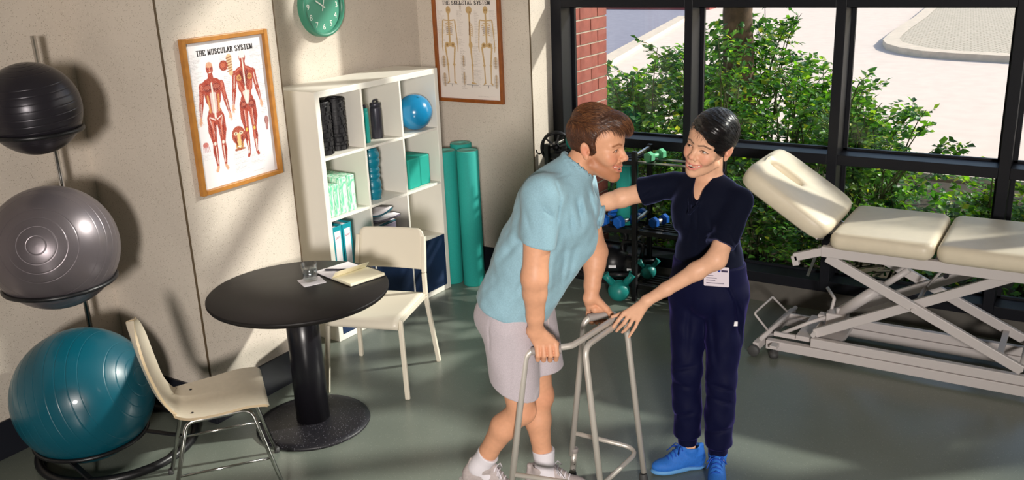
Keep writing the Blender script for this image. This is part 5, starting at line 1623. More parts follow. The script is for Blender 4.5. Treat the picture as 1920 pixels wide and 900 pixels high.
def sculpt(ops, lo, hi, h, zfine=None):
    """surface nets over a block-sparse grid; zfine: list of (z0, z1, dz) finer bands"""
    bs = 8
    def axis(a, b, st):
        n = int(math.ceil((b - a) / st / bs)) * bs
        return a + np.arange(n) * st
    xs_, ys_ = axis(lo[0], hi[0], h), axis(lo[1], hi[1], h)
    if zfine is None: zs_ = axis(lo[2], hi[2], h)
    else:
        z = lo[2]; out = []
        while z < hi[2]:
            st = zfine[-1]
            for (a, b, dz) in zfine[:-1]:
                if a <= z < b: st = dz
            out.append(z); z += st
        while len(out) % bs: out.append(out[-1] + 0.004)
        zs_ = np.array(out)
    nx, ny, nz = len(xs_), len(ys_), len(zs_)
    bx, by, bz = nx // bs, ny // bs, nz // bs
    cx = xs_.reshape(bx, bs).mean(1); cy = ys_.reshape(by, bs).mean(1); cz = zs_.reshape(bz, bs).mean(1)
    Cg = np.stack(np.meshgrid(cx, cy, cz, indexing='ij'), -1).reshape(-1, 3)
    zext = (zs_.reshape(bz, bs).max(1) - zs_.reshape(bz, bs).min(1)).max()
    rad = 0.5 * math.sqrt(2 * (bs * h) ** 2 + zext ** 2)
    d0 = np.concatenate([ev(ops, q[:, None, :].astype(F32), q, 0.001, 0.12)[:, 0] for q in np.array_split(Cg, max(1, len(Cg) // 40000))])
    act = np.abs(d0) < rad * 1.35 + 0.006
    vals = np.where(d0 < 0, -1.0, 1.0).astype(np.float32).reshape(bx, by, bz)
    full = np.repeat(np.repeat(np.repeat(vals, bs, 0), bs, 1), bs, 2)
    ai = np.nonzero(act)[0]
    I, J, K = np.unravel_index(ai, (bx, by, bz))
    o = np.arange(bs)
    for ch in np.array_split(np.arange(len(ai)), max(1, len(ai) // 1500)):
        if len(ch) == 0: continue
        gx = xs_[(I[ch][:, None] * bs + o)]; gy = ys_[(J[ch][:, None] * bs + o)]; gz = zs_[(K[ch][:, None] * bs + o)]
        n = len(ch)
        P = np.empty((n, bs, bs, bs, 3), F32)
        P[..., 0] = gx[:, :, None, None]; P[..., 1] = gy[:, None, :, None]; P[..., 2] = gz[:, None, None, :]
        d = ev(ops, P.reshape(n, -1, 3), Cg[ai[ch]], rad).reshape(n, bs, bs, bs).astype(np.float32)
        for q in range(n):
            i, j, k = I[ch[q]] * bs, J[ch[q]] * bs, K[ch[q]] * bs
            full[i:i + bs, j:j + bs, k:k + bs] = d[q]
    full[0], full[-1], full[:, 0], full[:, -1], full[:, :, 0], full[:, :, -1] = 1, 1, 1, 1, 1, 1
    s = full < 0
    cnt = np.zeros((nx - 1, ny - 1, nz - 1), np.int8)
    for a in (0, 1):
        for b in (0, 1):
            for c in (0, 1):
                cnt += s[a:nx - 1 + a, b:ny - 1 + b, c:nz - 1 + c]
    ci = np.nonzero((cnt > 0) & (cnt < 8))
    idx = np.full(cnt.shape, -1, np.int32); idx[ci] = np.arange(len(ci[0]))
    acc = np.zeros((len(ci[0]), 3)); num = np.zeros(len(ci[0]))
    axes = (xs_, ys_, zs_)
    corners = [(a, b, c) for a in (0, 1) for b in (0, 1) for c in (0, 1)]
    for c0 in corners:
        for ax in range(3):
            if c0[ax]: continue
            c1 = list(c0); c1[ax] = 1
            A = tuple(ci[t] + c0[t] for t in range(3)); Bq = tuple(ci[t] + c1[t] for t in range(3))
            va, vb = full[A], full[Bq]
            m = (va < 0) != (vb < 0)
            t_ = np.where(m, va / np.where(m, va - vb, 1), 0)
            for t in range(3):
                pa, pb = axes[t][A[t]], axes[t][Bq[t]]
                acc[:, t] += np.where(m, pa + (pb - pa) * t_, 0)
            num += m
    verts = acc / num[:, None]
    faces = []
    for ax in range(3):
        u, w = [(1, 2), (2, 0), (0, 1)][ax]
        sl0 = [slice(None)] * 3; sl1 = [slice(None)] * 3
        sl0[ax] = slice(0, -1); sl1[ax] = slice(1, None)
        e = np.array(np.nonzero(s[tuple(sl0)] != s[tuple(sl1)]))
        ok = (e[u] > 0) & (e[w] > 0)
        e = e[:, ok]
        ok = (e[u] < cnt.shape[u]) & (e[w] < cnt.shape[w])
        e = e[:, ok]
        q = []
        for du, dw in ((-1, -1), (0, -1), (0, 0), (-1, 0)):
            c_ = e.copy(); c_[u] += du; c_[w] += dw
            q.append(idx[tuple(c_)])
        q = np.stack(q, 1)
        flip = ~s[tuple(e)]
        q[flip] = q[flip][:, ::-1]
        faces.append(q[(q >= 0).all(1)])
    faces = np.concatenate(faces)
    # one relaxing pass keeps the skin even
    nb = np.zeros((len(verts), 3)); cn = np.zeros(len(verts))
    for a in range(4):
        p, q = faces[:, a], faces[:, (a + 1) % 4]
        np.add.at(nb, p, verts[q]); np.add.at(nb, q, verts[p]); np.add.at(cn, p, 1); np.add.at(cn, q, 1)
    verts = verts * 0.5 + 0.5 * nb / np.maximum(cn, 1)[:, None]
    return verts, faces

def keep_largest(verts, faces, min_frac=0.0):
    n = len(verts); lab = np.arange(n)
    for _ in range(200):
        l4 = lab[faces]; m = np.minimum(np.minimum(l4[:, 0], l4[:, 1]), np.minimum(l4[:, 2], l4[:, 3]))
        new = lab.copy()
        for a in range(4): np.minimum.at(new, faces[:, a], m)
        new = new[new]; new = new[new]; new = new[new]
        if (new == lab).all(): break
        lab = new
    u, c = np.unique(lab, return_counts=True)
    keep = np.isin(lab, [u[c.argmax()]])
    mp = np.cumsum(keep) - 1
    f = faces[keep[faces].all(1)]
    return verts[keep], mp[f]

def skin_object(name, ops, lo, hi, h, material, parent, color=None, zfine=None, largest=True):
    v, f = sculpt(ops, lo, hi, h, zfine)
    if largest: v, f = keep_largest(v, f)
    c = color(v) if color is not None else None
    me = np_mesh(name, v, f, c)
    me.materials.append(MATS[material])
    o = bpy.data.objects.new(name, me); COL.objects.link(o)
    if parent is not None:
        o.parent = parent; o.matrix_parent_inverse = parent.matrix_world.inverted()
    return o

def nrm(v): v = np.array(v, float); return v / np.linalg.norm(v)
def frame_from(o, fwd, up, s=1.0):
    x = nrm(fwd); up = np.array(up, float); y = nrm(np.cross(up, x)); z = np.cross(x, y)
    return Fr(o, x, y, z, s)

def head_ops(F, male, nk, nk_r, mouth_open=1.0):
    w = 1.0 if male else 0.96
    O = []
    O.append(fe(F, (-0.004, 0, 0.045), (0.098, 0.074, 0.082), 0.0))
    O.append(fe(F, (0.045, 0, 0.052), (0.052, 0.060 * w, 0.052), 0.03))
    O.append(fe(F, (0.044, 0, -0.02), (0.055, 0.057 * w, 0.068), 0.03))
    O.append(fe(F, (0.066, 0, -0.055), (0.037, 0.034 * w, 0.032), 0.02))
    for s in (-1, 1):
        O.append(fc(F, (0.006, s * 0.052 * w, -0.055), (0.078, s * 0.014, -0.096 if male else -0.092), 0.018 if male else 0.015, 0.016 if male else 0.013, 0.025))
        O.append(fe(F, (0.064, s * 0.040 * w, -0.016), (0.024, 0.024, 0.022), 0.02))
        O.append(fe(F, (0.074, s * 0.036 * w, -0.030), (0.018, 0.018, 0.016), 0.015))
    O.append(fe(F, (0.084, 0, -0.097 if male else -0.092), (0.015, 0.018 if male else 0.013, 0.015), 0.015))
    O.append(fe(F, (0.040, 0, -0.068), (0.048, 0.044, 0.034), 0.02))
    for s in (-1, 1):
        O.append(fc(F, (0.088, s * 0.012, 0.028), (0.074, s * 0.046 * w, 0.025), 0.010 if male else 0.007, 0.008, 0.014))
    nl = 0.0 if male else -0.005
    O.append(fc(F, (0.093 + nl, 0, 0.016), (0.114 + nl, 0, -0.018), 0.007, 0.010, 0.012))
    O.append(fe(F, (0.115 + nl, 0, -0.021), (0.012, 0.0115, 0.0105), 0.007))
    for s in (-1, 1):
        O.append(fe(F, (0.105 + nl, s * 0.013, -0.027), (0.010, 0.008, 0.008), 0.006))
        O.append(fe(F, (0.109 + nl, s * 0.0075, -0.036), (0.006, 0.0035, 0.004), 0.003, True))
        O.append(fe(F, (0.099, s * 0.032, 0.009), (0.014, 0.018, 0.010), 0.010, True))
    for s in (-1, 1):
        O.append(fe(F, (0.0785, s * 0.031, 0.0085), (0.0125, 0.0125, 0.0125), 0.0005))
        up = [(0.0868, s * 0.0170, 0.0070), (0.0895, s * 0.0250, 0.0143), (0.0880, s * 0.0360, 0.0142), (0.0815, s * 0.0460, 0.0075)]
        dn = [(0.0868, s * 0.0170, 0.0055), (0.0895, s * 0.0260, 0.0018), (0.0880, s * 0.0370, 0.0022), (0.0815, s * 0.0460, 0.0060)]
        for ch, r_ in ((up, 0.0030), (dn, 0.0028)):
            for a, b in zip(ch[:-1], ch[1:]): O.append(fc(F, a, b, r_, r_, 0.0025))
    # smile: lips, opening, upper teeth
    for s in (-1, 1):
        O.append(fc(F, (0.1050, 0, -0.0510), (0.0985, s * 0.016, -0.0505), 0.0036, 0.0036, 0.005))
        O.append(fc(F, (0.0985, s * 0.016, -0.0505), (0.0840, s * 0.0355, -0.0470), 0.0036, 0.0024, 0.005))
        O.append(fc(F, (0.1025, 0, -0.0702), (0.0965, s * 0.016, -0.0668), 0.0046, 0.0042, 0.006))
        O.append(fc(F, (0.0965, s * 0.016, -0.0668), (0.0840, s * 0.0350, -0.0500), 0.0042, 0.0026, 0.006))
        O.append(fc(F, (0.100, s * 0.020, -0.030), (0.089, s * 0.041, -0.052), 0.0022, 0.0030, 0.008, True))
    O.append(fe(F, (0.104, 0, -0.0600), (0.019, 0.016, 0.0066), 0.0015, True))
    for s in (-1, 1):
        a = s * 0.32
        Rm = np.array([[1, 0, 0], [0, math.cos(a), math.sin(a)], [0, -math.sin(a), math.cos(a)]])
        O.append(fe(F, (0.0945, s * 0.0165, -0.0568), (0.019, 0.0175, 0.0050), 0.0015, True, Rm))
    O.append(fe(F, (0.0835, 0, -0.0565), (0.0188, 0.0300, 0.0088), 0.0005))
    for s in (-1, 1):
        a = math.radians(18)
        Rl = np.array([[math.cos(a), s * -0.35, math.sin(a)], [s * 0.3, 1, 0], [-math.sin(a), 0, math.cos(a)]])
        Rl = np.array([nrm(r) for r in Rl])
        O.append(fe(F, (-0.010, s * 0.079, 0.004), (0.017, 0.007, 0.028), 0.006, False, Rl))
        O.append(fe(F, (-0.002, s * 0.0865, 0.003), (0.010, 0.0055, 0.016), 0.005, True, Rl))
        O.append(fe(F, (-0.003, s * 0.077, -0.023), (0.009, 0.006, 0.010), 0.006))
        O.append(fe(F, (0.005, s * 0.080, -0.002), (0.005, 0.005, 0.007), 0.004))
    a, b, r1, r2 = nk
    O.append(cone(a, b, r1, r2, 0.025))
    return O

def face_colors(F, V_, skin, lip, brow, iris, male, beard=None, blush=None, base=None):
    """per-vertex skin colours: lips, teeth, eyes, brows, stubble"""
    L_ = F.loc(V_)
    x, y, z = L_[:, 0], L_[:, 1], L_[:, 2]
    near = (np.abs(x) < 0.16) & (np.abs(y) < 0.11) & (np.abs(z) < 0.16)
    C_ = np.tile(skin, (len(V_), 1)) if base is None else base.copy()
    ay = np.abs(y)
    def seg(a, b):
        a = np.array(a); b = np.array(b); q = np.stack([x, ay, z], 1) - a; ba = b - a
        h = np.clip(q @ ba / (ba @ ba), 0, 1)
        return np.linalg.norm(q - h[:, None] * ba, axis=1)
    def mixin(w, c): C_[:] = C_ * (1 - w[:, None]) + np.asarray(c)[None] * w[:, None]
    sm = lambda d, a, b: np.clip((b - d) / (b - a), 0, 1)
    if blush is not None:
        mixin(0.45 * sm(np.sqrt((x - 0.085) ** 2 + (ay - 0.042) ** 2 + (z + 0.02) ** 2), 0.005, 0.035) * near, blush)
        mixin(0.4 * sm(np.sqrt((x - 0.118) ** 2 + ay ** 2 + (z + 0.022) ** 2), 0.004, 0.016) * near, blush)
        mixin(0.5 * sm(np.sqrt((x + 0.008) ** 2 + (ay - 0.082) ** 2 + (z - 0.0) ** 2), 0.01, 0.03) * near, blush)
    if male and beard is not None:
        w = sm(seg((0.02, 0.06, -0.045), (0.085, 0.03, -0.088)), 0.018, 0.032)
        w = np.maximum(w, sm(seg((0.098, 0.0, -0.095), (0.085, 0.03, -0.085)), 0.016, 0.026))
        w = np.maximum(w, 0.9 * sm(seg((0.106, 0.0, -0.043), (0.098, 0.024, -0.046)), 0.005, 0.010))
        w = np.maximum(w, 0.8 * sm(seg((0.095, 0.034, -0.052), (0.092, 0.034, -0.075)), 0.006, 0.014))
        mixin(0.62 * w * near * (x > -0.02), beard)
    def seg2d(a, b):
        dy, dz = b[0] - a[0], b[1] - a[1]
        h = np.clip(((ay - a[0]) * dy + (z - a[1]) * dz) / (dy * dy + dz * dz), 0, 1)
        return np.hypot(ay - a[0] - h * dy, z - a[1] - h * dz)
    front = near & (x > 0.066)
    lips = np.minimum.reduce([seg2d((0, -0.0510), (0.016, -0.0505)), seg2d((0.016, -0.0505), (0.0355, -0.0470)), seg2d((0, -0.0702), (0.016, -0.0668)), seg2d((0.016, -0.0668), (0.0350, -0.0500))])
    mixin(0.8 * sm(lips, 0.0028, 0.0046) * front * (x > 0.078), lip)
    lens = np.minimum(np.hypot(ay / 0.0165, (z + 0.0600) / 0.0068), np.hypot((ay - 0.0165) * 0.95 / 0.0180, (z + 0.0568 - 0.32 * (ay - 0.0165)) / 0.0052))
    xs_m = 0.1035 - 0.35 * ay - 7.0 * ay * ay
    inm = (lens < 1.02) & front & (x < xs_m)
    C_[inm] = lin((92, 34, 32))
    te = np.sqrt(((x - 0.0835) / 0.0188) ** 2 + (y / 0.0300) ** 2 + ((z + 0.0565) / 0.0088) ** 2)
    te = (te < 1.13) & inm & (x > 0.078) & (z > -0.0645)
    C_[te] = lin((240, 232, 220))
    de = np.sqrt((x - 0.0785) ** 2 + (ay - 0.031) ** 2 + (z - 0.0085) ** 2)
    eye = (de < 0.0132) & (x > 0.083) & near & (z < 0.0128) & (z > 0.0026)
    C_[eye] = lin((224, 216, 210))
    gx, gz = F_gaze
    dy = (y - np.sign(y) * 0.031) - gx; dz = z - 0.0085 - gz
    di = np.sqrt(dy ** 2 + dz ** 2)
    C_[eye & (di < 0.0060)] = iris
    C_[eye & (di < 0.0030)] = lin((12, 10, 10))
    lash = np.minimum.reduce([seg2d((0.0170, 0.0065), (0.0250, 0.0128)), seg2d((0.0250, 0.0128), (0.0360, 0.0128)), seg2d((0.0360, 0.0128), (0.0475, 0.0062))])
    mixin(0.9 * sm(lash, 0.0010, 0.0024) * front, np.asarray(brow) * 0.5)
    lash2 = np.minimum(seg2d((0.0180, 0.0050), (0.0260, 0.0022)), seg2d((0.0260, 0.0022), (0.0455, 0.0052)))
    mixin(0.35 * sm(lash2, 0.0008, 0.0022) * front, np.asarray(brow) * 0.6)
    bd = np.minimum(seg2d((0.011, 0.0270), (0.030, 0.0335)), seg2d((0.030, 0.0335), (0.051, 0.0265)))
    mixin((0.85 if not male else 0.8) * sm(bd, 0.0016, 0.0052 if male else 0.0042) * near * (x > 0.05), brow)
    return C_
F_gaze = (0.0, 0.0)

def grip_hand(G, g, out, up, wrist, s=1.0, k=0.006):
    """a fist closed round a bar: g along the bar to the index side, out = the knuckle side"""
    G = np.array(G, float); g = nrm(g); out = nrm(out); up = nrm(up)
    P = lambda a, b, c: G + (g * a + out * b + up * c) * s
    O = []
    fr_ = [(0.033, 1.0), (0.0115, 1.06), (-0.0105, 1.0), (-0.031, 0.86)]
    for (a, l_) in fr_:
        m = P(a, 0.022, 0.030); p = P(a + 0.001, 0.036 * l_, -0.004); d_ = P(a, 0.020, -0.028 * l_); t_ = P(a - 0.001, -0.006, -0.0255 * l_)
        O += [cone(m, p, 0.0108 * s, 0.0098 * s, 0.003), cone(p, d_, 0.0096 * s, 0.0088 * s, 0.003), cone(d_, t_, 0.0086 * s, 0.0076 * s, 0.003)]
    w = np.array(wrist, float)
    palm = []
    for (a, l_) in fr_:
        palm.append(cone(w + (g * a * 0.45) * s, P(a, 0.018, 0.029), 0.019 * s, 0.0125 * s, 0.014))
    palm.append(cone(P(-0.02, -0.008, 0.034), P(0.02, -0.010, 0.032), 0.016 * s, 0.016 * s, 0.012))
    th = [w + (g * 0.012 - out * 0.012) * s, P(0.022, -0.026, 0.034), P(0.040, -0.028, 0.008), P(0.046, -0.014, -0.014)]
    for a, b, r1, r2 in zip(th[:-1], th[1:], (0.016, 0.0125, 0.0105), (0.0125, 0.0108, 0.0088)): palm.append(cone(a, b, r1 * s, r2 * s, 0.006))
    return [grp(palm + [grp(O, 0.004)], 0.006)]
def snap_to(obj, p, d, off=0.0):
    """first point of obj seen from p along d, moved back by off"""
    d = Vector(d).normalized()
    ok, hit, n_, i_ = obj.ray_cast(obj.matrix_world.inverted() @ Vector(p), d)
    return (obj.matrix_world @ hit) - d * off if ok else Vector(p)

def shoe_ops(F, s=1.0):
    """low trainer, x = toe direction, z up, origin under the ankle"""
    U = []
    U.append(fe(F, (0.105, 0.004, 0.042), (0.085, 0.043, 0.036), 0.0))
    U.append(fe(F, (0.035, 0, 0.058), (0.078, 0.038, 0.050), 0.02))
    U.append(fe(F, (-0.045, 0, 0.052), (0.042, 0.034, 0.052), 0.02))
    U.append(fc(F, (-0.062, 0, 0.06), (-0.068, 0, 0.122), 0.017, 0.011, 0.02))
    U.append(fc(F, (-0.02, 0, 0.075), (-0.012, 0, 0.112), 0.041, 0.046, 0.015))
    U.append(fc(F, (0.075, 0, 0.075), (0.030, 0, 0.125), 0.026, 0.018, 0.016))
    U.append(fc(F, (-0.012, 0, 0.095), (-0.012, 0, 0.17), 0.035, 0.043, 0.006, True))
    U.append(cut(F.p((0, 0, 0.014)), -F.R[2], 0.003))
    return [grp(U, 0.0)]
def sole_ops(F):
    return [grp([fe(F, (0.108, 0.004, 0.018), (0.087, 0.0445, 0.022), 0.0), fe(F, (0.02, 0, 0.018), (0.09, 0.037, 0.022), 0.02), fe(F, (-0.05, 0, 0.02), (0.045, 0.038, 0.025), 0.02),
                 cut(F.p((0, 0, 0.0)), -F.R[2], 0.003), cut(F.p((0, 0, 0.026)), F.R[2] + 0.12 * -F.R[0], 0.003)], 0.0)]
def box_of(ops, pad=0.03):
    bs = [bound(o) for o in ops]
    lo = np.min([b[0] - b[1] for b in bs], 0) - pad; hi = np.max([b[0] + b[1] for b in bs], 0) + pad
    return lo, hi
def tight(ops_pts, pad):
    a = np.array(ops_pts, float)
    return a.min(0) - pad, a.max(0) + pad

def fold(a, b, wdt, amp):
    """a soft crease (amp > 0 digs in) along a segment"""
    a = np.array(a, float); b = np.array(b, float); ba = b - a; L2 = ba @ ba
    def fn(P):
        q = P - a; t = (q @ ba) / L2
        dist = np.linalg.norm(q - np.clip(t, 0, 1)[..., None] * ba, axis=-1)
        return amp * np.exp(-(dist / wdt) ** 2) * np.clip(np.sin(np.clip(t, 0, 1) * math.pi), 0, 1) ** 0.6
    return disp(fn)


def hair_strands(hair_obj, F, n, flow, length, rad, cols, parent, seed, pick=None, lift=0.35, name='hair_strands'):
    """fine locks lying on the hair: one mesh of thin tapered blades with depth"""
    me = hair_obj.data
    nv = len(me.vertices)
    co = np.empty(nv * 3, np.float32); me.vertices.foreach_get('co', co); co = co.reshape(-1, 3).astype(float)
    no = np.empty(nv * 3, np.float32); me.vertices.foreach_get('normal', no); no = no.reshape(-1, 3).astype(float)
    rs = np.random.RandomState(seed)
    L_ = F.loc(co)
    ok = np.ones(nv, bool) if pick is None else pick(L_)
    ids = np.nonzero(ok)[0]; ids = rs.choice(ids, n)
    cen = np.array([-0.007, 0, 0.048]); rad3 = np.array([0.108, 0.084, 0.097])
    p = L_[ids].copy()
    ln = length * rs.uniform(0.5, 1.2, n); jit = rs.normal(0, 0.14, (n, 3))
    col = np.array([lin(c) for c in cols])[rs.randint(len(cols), size=n)] * rs.uniform(0.7, 1.3, (n, 1))
    un = lambda a: a / (np.linalg.norm(a, axis=1, keepdims=True) + 1e-9)
    lev = np.linalg.norm((p - cen) / rad3, axis=1)
    ringv = []
    for t in range(4):
        u = t / 3.0
        nn = un((p - cen) / rad3 ** 2)
        f = flow(p) + jit; f = un(f - nn * (f * nn).sum(1, keepdims=True))
        side = np.cross(nn, f)
        r_ = rad * (1 - 0.7 * u)
        for k in range(3):
            a = 2 * math.pi * k / 3
            ringv.append(p + (side * math.cos(a) + nn * math.sin(a)) * r_)
        p = p + f * (ln / 3)[:, None]
        want = lev + lift * 0.05 * (u + 0.33)
        p = cen + (p - cen) * (want / np.linalg.norm((p - cen) / rad3, axis=1))[:, None]
    V_ = F.p(np.stack(ringv, 1).reshape(-1, 3))
    Cc = np.repeat(col, 12, 0)
    tpl = np.array([(i * 3 + k, i * 3 + (k + 1) % 3, i * 3 + 3 + (k + 1) % 3, i * 3 + 3 + k) for i in range(3) for k in range(3)])
    Fc = (np.arange(n)[:, None, None] * 12 + tpl[None]).reshape(-1, 4)
    m2 = np_mesh(name, np.array(V_), np.array(Fc), np.array(Cc))
    m2.materials.append(me.materials[0])
    o = bpy.data.objects.new(name, m2); COL.objects.link(o); o.parent = parent; o.matrix_parent_inverse = parent.matrix_world.inverted()
    o['kind'] = 'stuff'
    return o

def creases(lst, n, near, mul=1.0):
    """soft creases drawn on the side of a garment that faces -n; near(P) masks that side"""
    n = nrm(n)
    L = []
    for a, b, w, am in lst:
        a = np.array(a); b = np.array(b); a = a - n * (a @ n); b = b - n * (b @ n)
        L.append((a, b - a, w, am * mul))
    def fn(P):
        Q = P - (P @ n)[..., None] * n
        out = np.zeros(P.shape[:-1])
        for a, ba, w, am in L:
            q = Q - a; t = np.clip((q @ ba) / (ba @ ba), 0, 1)
            d2 = ((q - t[..., None] * ba) ** 2).sum(-1)
            out += am * np.exp(-d2 / (w * w)) * (np.sin(t * math.pi) * 0.85 + 0.15)
        return out * near(P)
    return disp(fn)
VIEW_N = (-0.45, 0.84, -0.30)
# ================================================================== the man with the walking frame
A_ = lambda *q: np.array(q, float)
SKIN_M = lin((220, 162, 128)); 
mat('skin', (1, 1, 1, 1), 0.48, attr='col', spec=0.4, noise=0.04, nscale=60, bump=0.04, bscale=350)
mat('shirt_blue', srgb(144, 180, 194), 0.85, noise=0.09, nscale=220, bump=0.08, bscale=500, spec=0.2, sheen=0.15)
mat('shorts_grey', srgb(190, 180, 186), 0.9, noise=0.10, nscale=260, bump=0.08, bscale=500, spec=0.2, sheen=0.15)
mat('sock_white', srgb(232, 226, 232), 0.9, bump=0.2, bscale=260, spec=0.2)
mat('shoe_grey', srgb(186, 174, 172), 0.8, noise=0.08, nscale=120, bump=0.1, bscale=300)
mat('sole_pale', srgb(214, 208, 204), 0.7)
mat('hair_auburn', (1, 1, 1, 1), 0.42, attr='col', spec=0.5)
mat('hair_black', (1, 1, 1, 1), 0.30, attr='col', spec=0.6)

def wob(P, f, ph): return np.sin(P[..., 0] * f + ph) * np.sin(P[..., 1] * f * 1.13 + ph * 1.7) * np.sin(P[..., 2] * f * 0.9 + ph * 0.6)

def lerp(a, b, t): return np.asarray(a) * (1 - t) + np.asarray(b) * t

man = thing('person', 'man in light blue shirt and grey shorts leaning on a walking frame', 'person', (-1.95, 3.05, 0))
bpy.context.view_layer.update()
m_shN, m_elN, m_wrN = A_(-1.722, 2.915, 1.432), A_(-1.732, 2.862, 1.112), A_(-1.760, 2.902, 0.872)
m_shF, m_elF, m_wrF = A_(-1.765, 3.275, 1.395), A_(-1.745, 3.395, 1.050), A_(-1.735, 3.325, 0.868)
m_neck = A_(-1.712, 3.10, 1.445)
m_pel = A_(-1.925, 3.015, 0.925)
m_hN, m_hF = A_(-1.905, 2.932, 0.875), A_(-1.925, 3.100, 0.845)
m_kN, m_kF = A_(-1.876, 2.957, 0.475), A_(-1.888, 3.128, 0.462)
m_aN, m_aF = A_(-2.085, 2.922, 0.165), A_(-1.870, 3.122, 0.092)
LAT = nrm(m_shF - m_shN)
HF = frame_from((-1.622, 3.166, 1.563), (0.985, 0.11, -0.12), (0, 0, 1), 1.07)
HF_n = (HF.p((-0.028, 0, -0.03)), m_neck - A_(0, 0, 0.02), 0.058, 0.066)
F_gaze = (0.001, -0.002)
mo = head_ops(HF, True, HF_n, None)
def arm(sh, el, wr, s=1.0):
    O = [cone(sh, lerp(sh, el, 0.45), 0.058 * s, 0.055 * s, 0.02), cone(lerp(sh, el, 0.45), el, 0.055 * s, 0.0475 * s, 0.03)]
    O += [cone(el, lerp(el, wr, 0.28), 0.0470 * s, 0.0445 * s, 0.03), cone(lerp(el, wr, 0.28), lerp(el, wr, 0.72), 0.045 * s, 0.035 * s, 0.02), cone(lerp(el, wr, 0.72), wr, 0.035 * s, 0.0285 * s, 0.012)]
    return O
def leg(h, k, a, back, s=1.0):
    back = nrm(back)
    c = lerp(k, a, 0.32) + back * 0.016
    O = [cone(h, lerp(h, k, 0.6), 0.085 * s, 0.072 * s, 0.03), cone(lerp(h, k, 0.6), k, 0.072 * s, 0.056 * s, 0.02), ellp(k - back * 0.012, (0.05 * s, 0.05 * s, 0.055 * s), None, 0.02),
         cone(k, c, 0.050 * s, 0.056 * s, 0.02), cone(c, lerp(k, a, 0.72) + back * 0.006, 0.055 * s, 0.040 * s, 0.02), cone(lerp(k, a, 0.72) + back * 0.004, a, 0.040 * s, 0.034 * s, 0.015)]
    return O
mo += [grp([acap(m_pel, lerp(m_pel, m_neck, 0.80), 0.095, 0.105, LAT, 1.4, 0.02), cone(m_neck, m_shN, 0.052, 0.05, 0.03), cone(m_neck, m_shF, 0.052, 0.05, 0.03), cone(m_pel, m_hN, 0.09, 0.085, 0.03), cone(m_pel, m_hF, 0.09, 0.085, 0.03)], 0.02)]
mo += [grp(arm(m_shN, m_elN, m_wrN), 0.02), grp(arm(m_shF, m_elF, m_wrF), 0.02)]
gN = nrm(A_(-1.675, 2.985, 0) - A_(-1.802, 2.895, 0)); gF = nrm(A_(-1.672, 3.405, 0) - A_(-1.752, 3.295, 0))
outN = nrm(np.cross(gN, A_(0, 0, 1))); outF = -nrm(np.cross(gF, A_(0, 0, 1)))
GN = lerp(A_(-1.802, 2.895, 0.78), A_(-1.675, 2.985, 0.78), 0.50); GF = lerp(A_(-1.752, 3.295, 0.78), A_(-1.672, 3.405, 0.78), 0.50)
mo += [grp(grip_hand(GN, gN, outN, A_(0, 0, 1), m_wrN, 1.13), 0.012)]
mo += [grp(grip_hand(GF, gF, outF, A_(0, 0, 1), m_wrF, 1.1), 0.012)]
mo += [grp(leg(m_hN, m_kN, m_aN, A_(-0.75, -0.35, 0.45)) + [cone(m_aN, m_aN + A_(0.05, 0.02, -0.065), 0.034, 0.026, 0.02)], 0.02), grp(leg(m_hF, m_kF, m_aF, A_(-0.95, -0.3, 0.0)) + [cone(m_aF, m_aF + A_(0.06, 0.02, -0.05), 0.034, 0.026, 0.02)], 0.02)]
def man_color(V_):
    base = np.tile(SKIN_M, (len(V_), 1))
    # warmer knees, knuckles and elbows
    for c, r_ in ((m_kN + A_(0.04, 0, 0), 0.07), (m_kF + A_(0.04, 0, 0), 0.07), (GN, 0.06), (GF, 0.06), (m_elN, 0.06)):
        w = 0.35 * np.clip(1 - np.linalg.norm(V_ - c, axis=1) / r_, 0, 1)
        base = base * (1 - w[:, None]) + lin((208, 122, 92)) * w[:, None]
    return face_colors(HF, V_, SKIN_M, lin((196, 112, 96)), lin((128, 74, 42)), lin((78, 92, 104)), True, lin((150, 86, 50)), lin((214, 118, 92)), base)
lo, hi = A_(-2.22, 2.72, 0.0), A_(-1.42, 3.50, 1.74)
skin_object('body', mo, lo, hi, 0.0030, 'skin', man, man_color, zfine=[(0.72, 0.92, 0.0026), (1.40, 1.72, 0.0026), 0.005])

# ---- hair
def man_hair():
    F = HF
    O = [fe(F, (-0.008, 0, 0.048), (0.106, 0.0815, 0.096), 0.0), fe(F, (0.050, 0.0, 0.112), (0.058, 0.056, 0.030), 0.03), fe(F, (0.092, 0.005, 0.098), (0.026, 0.045, 0.022), 0.02), fe(F, (-0.03, 0, 0.115), (0.06, 0.055, 0.036), 0.03)]
    def strands(P):
        L_ = F.loc(P); x, y, z = L_[..., 0], L_[..., 1], L_[..., 2]
        th = np.arctan2(y, z - 0.01)
        s1 = th * 26 + 7 * np.sin(x * 38 + 1.2) + 3 * np.sin(z * 60)
        s2 = th * 61 + 11 * np.sin(x * 25 + 0.4) + x * 90
        return 0.0007 * np.sin(s1) + 0.0006 * np.sin(s2)
    O.append(disp(strands))
    # face, ears, nape are cut free
    O.append(fe(F, (0.128, 0, -0.026), (0.080, 0.120, 0.106), 0.016, True))
    for s in (-1, 1):
        O.append(fe(F, (0.068, s * 0.078, 0.030), (0.042, 0.046, 0.052), 0.018, True))
        O.append(fe(F, (-0.006, s * 0.088, -0.004), (0.026, 0.022, 0.034), 0.006, True))
        O.append(fe(F, (0.04, s * 0.075, -0.058), (0.042, 0.04, 0.05), 0.014, True))
    O.append(cut(F.p((-0.05, 0, -0.058)), -F.R[2] * 0.95 + F.R[0] * 0.3, 0.008))
    O.append(cut(F.p((0.03, 0, -0.02)), -F.R[2] * 0.8 + F.R[0] * 0.6, 0.008))
    return [grp(O, 0.0)]
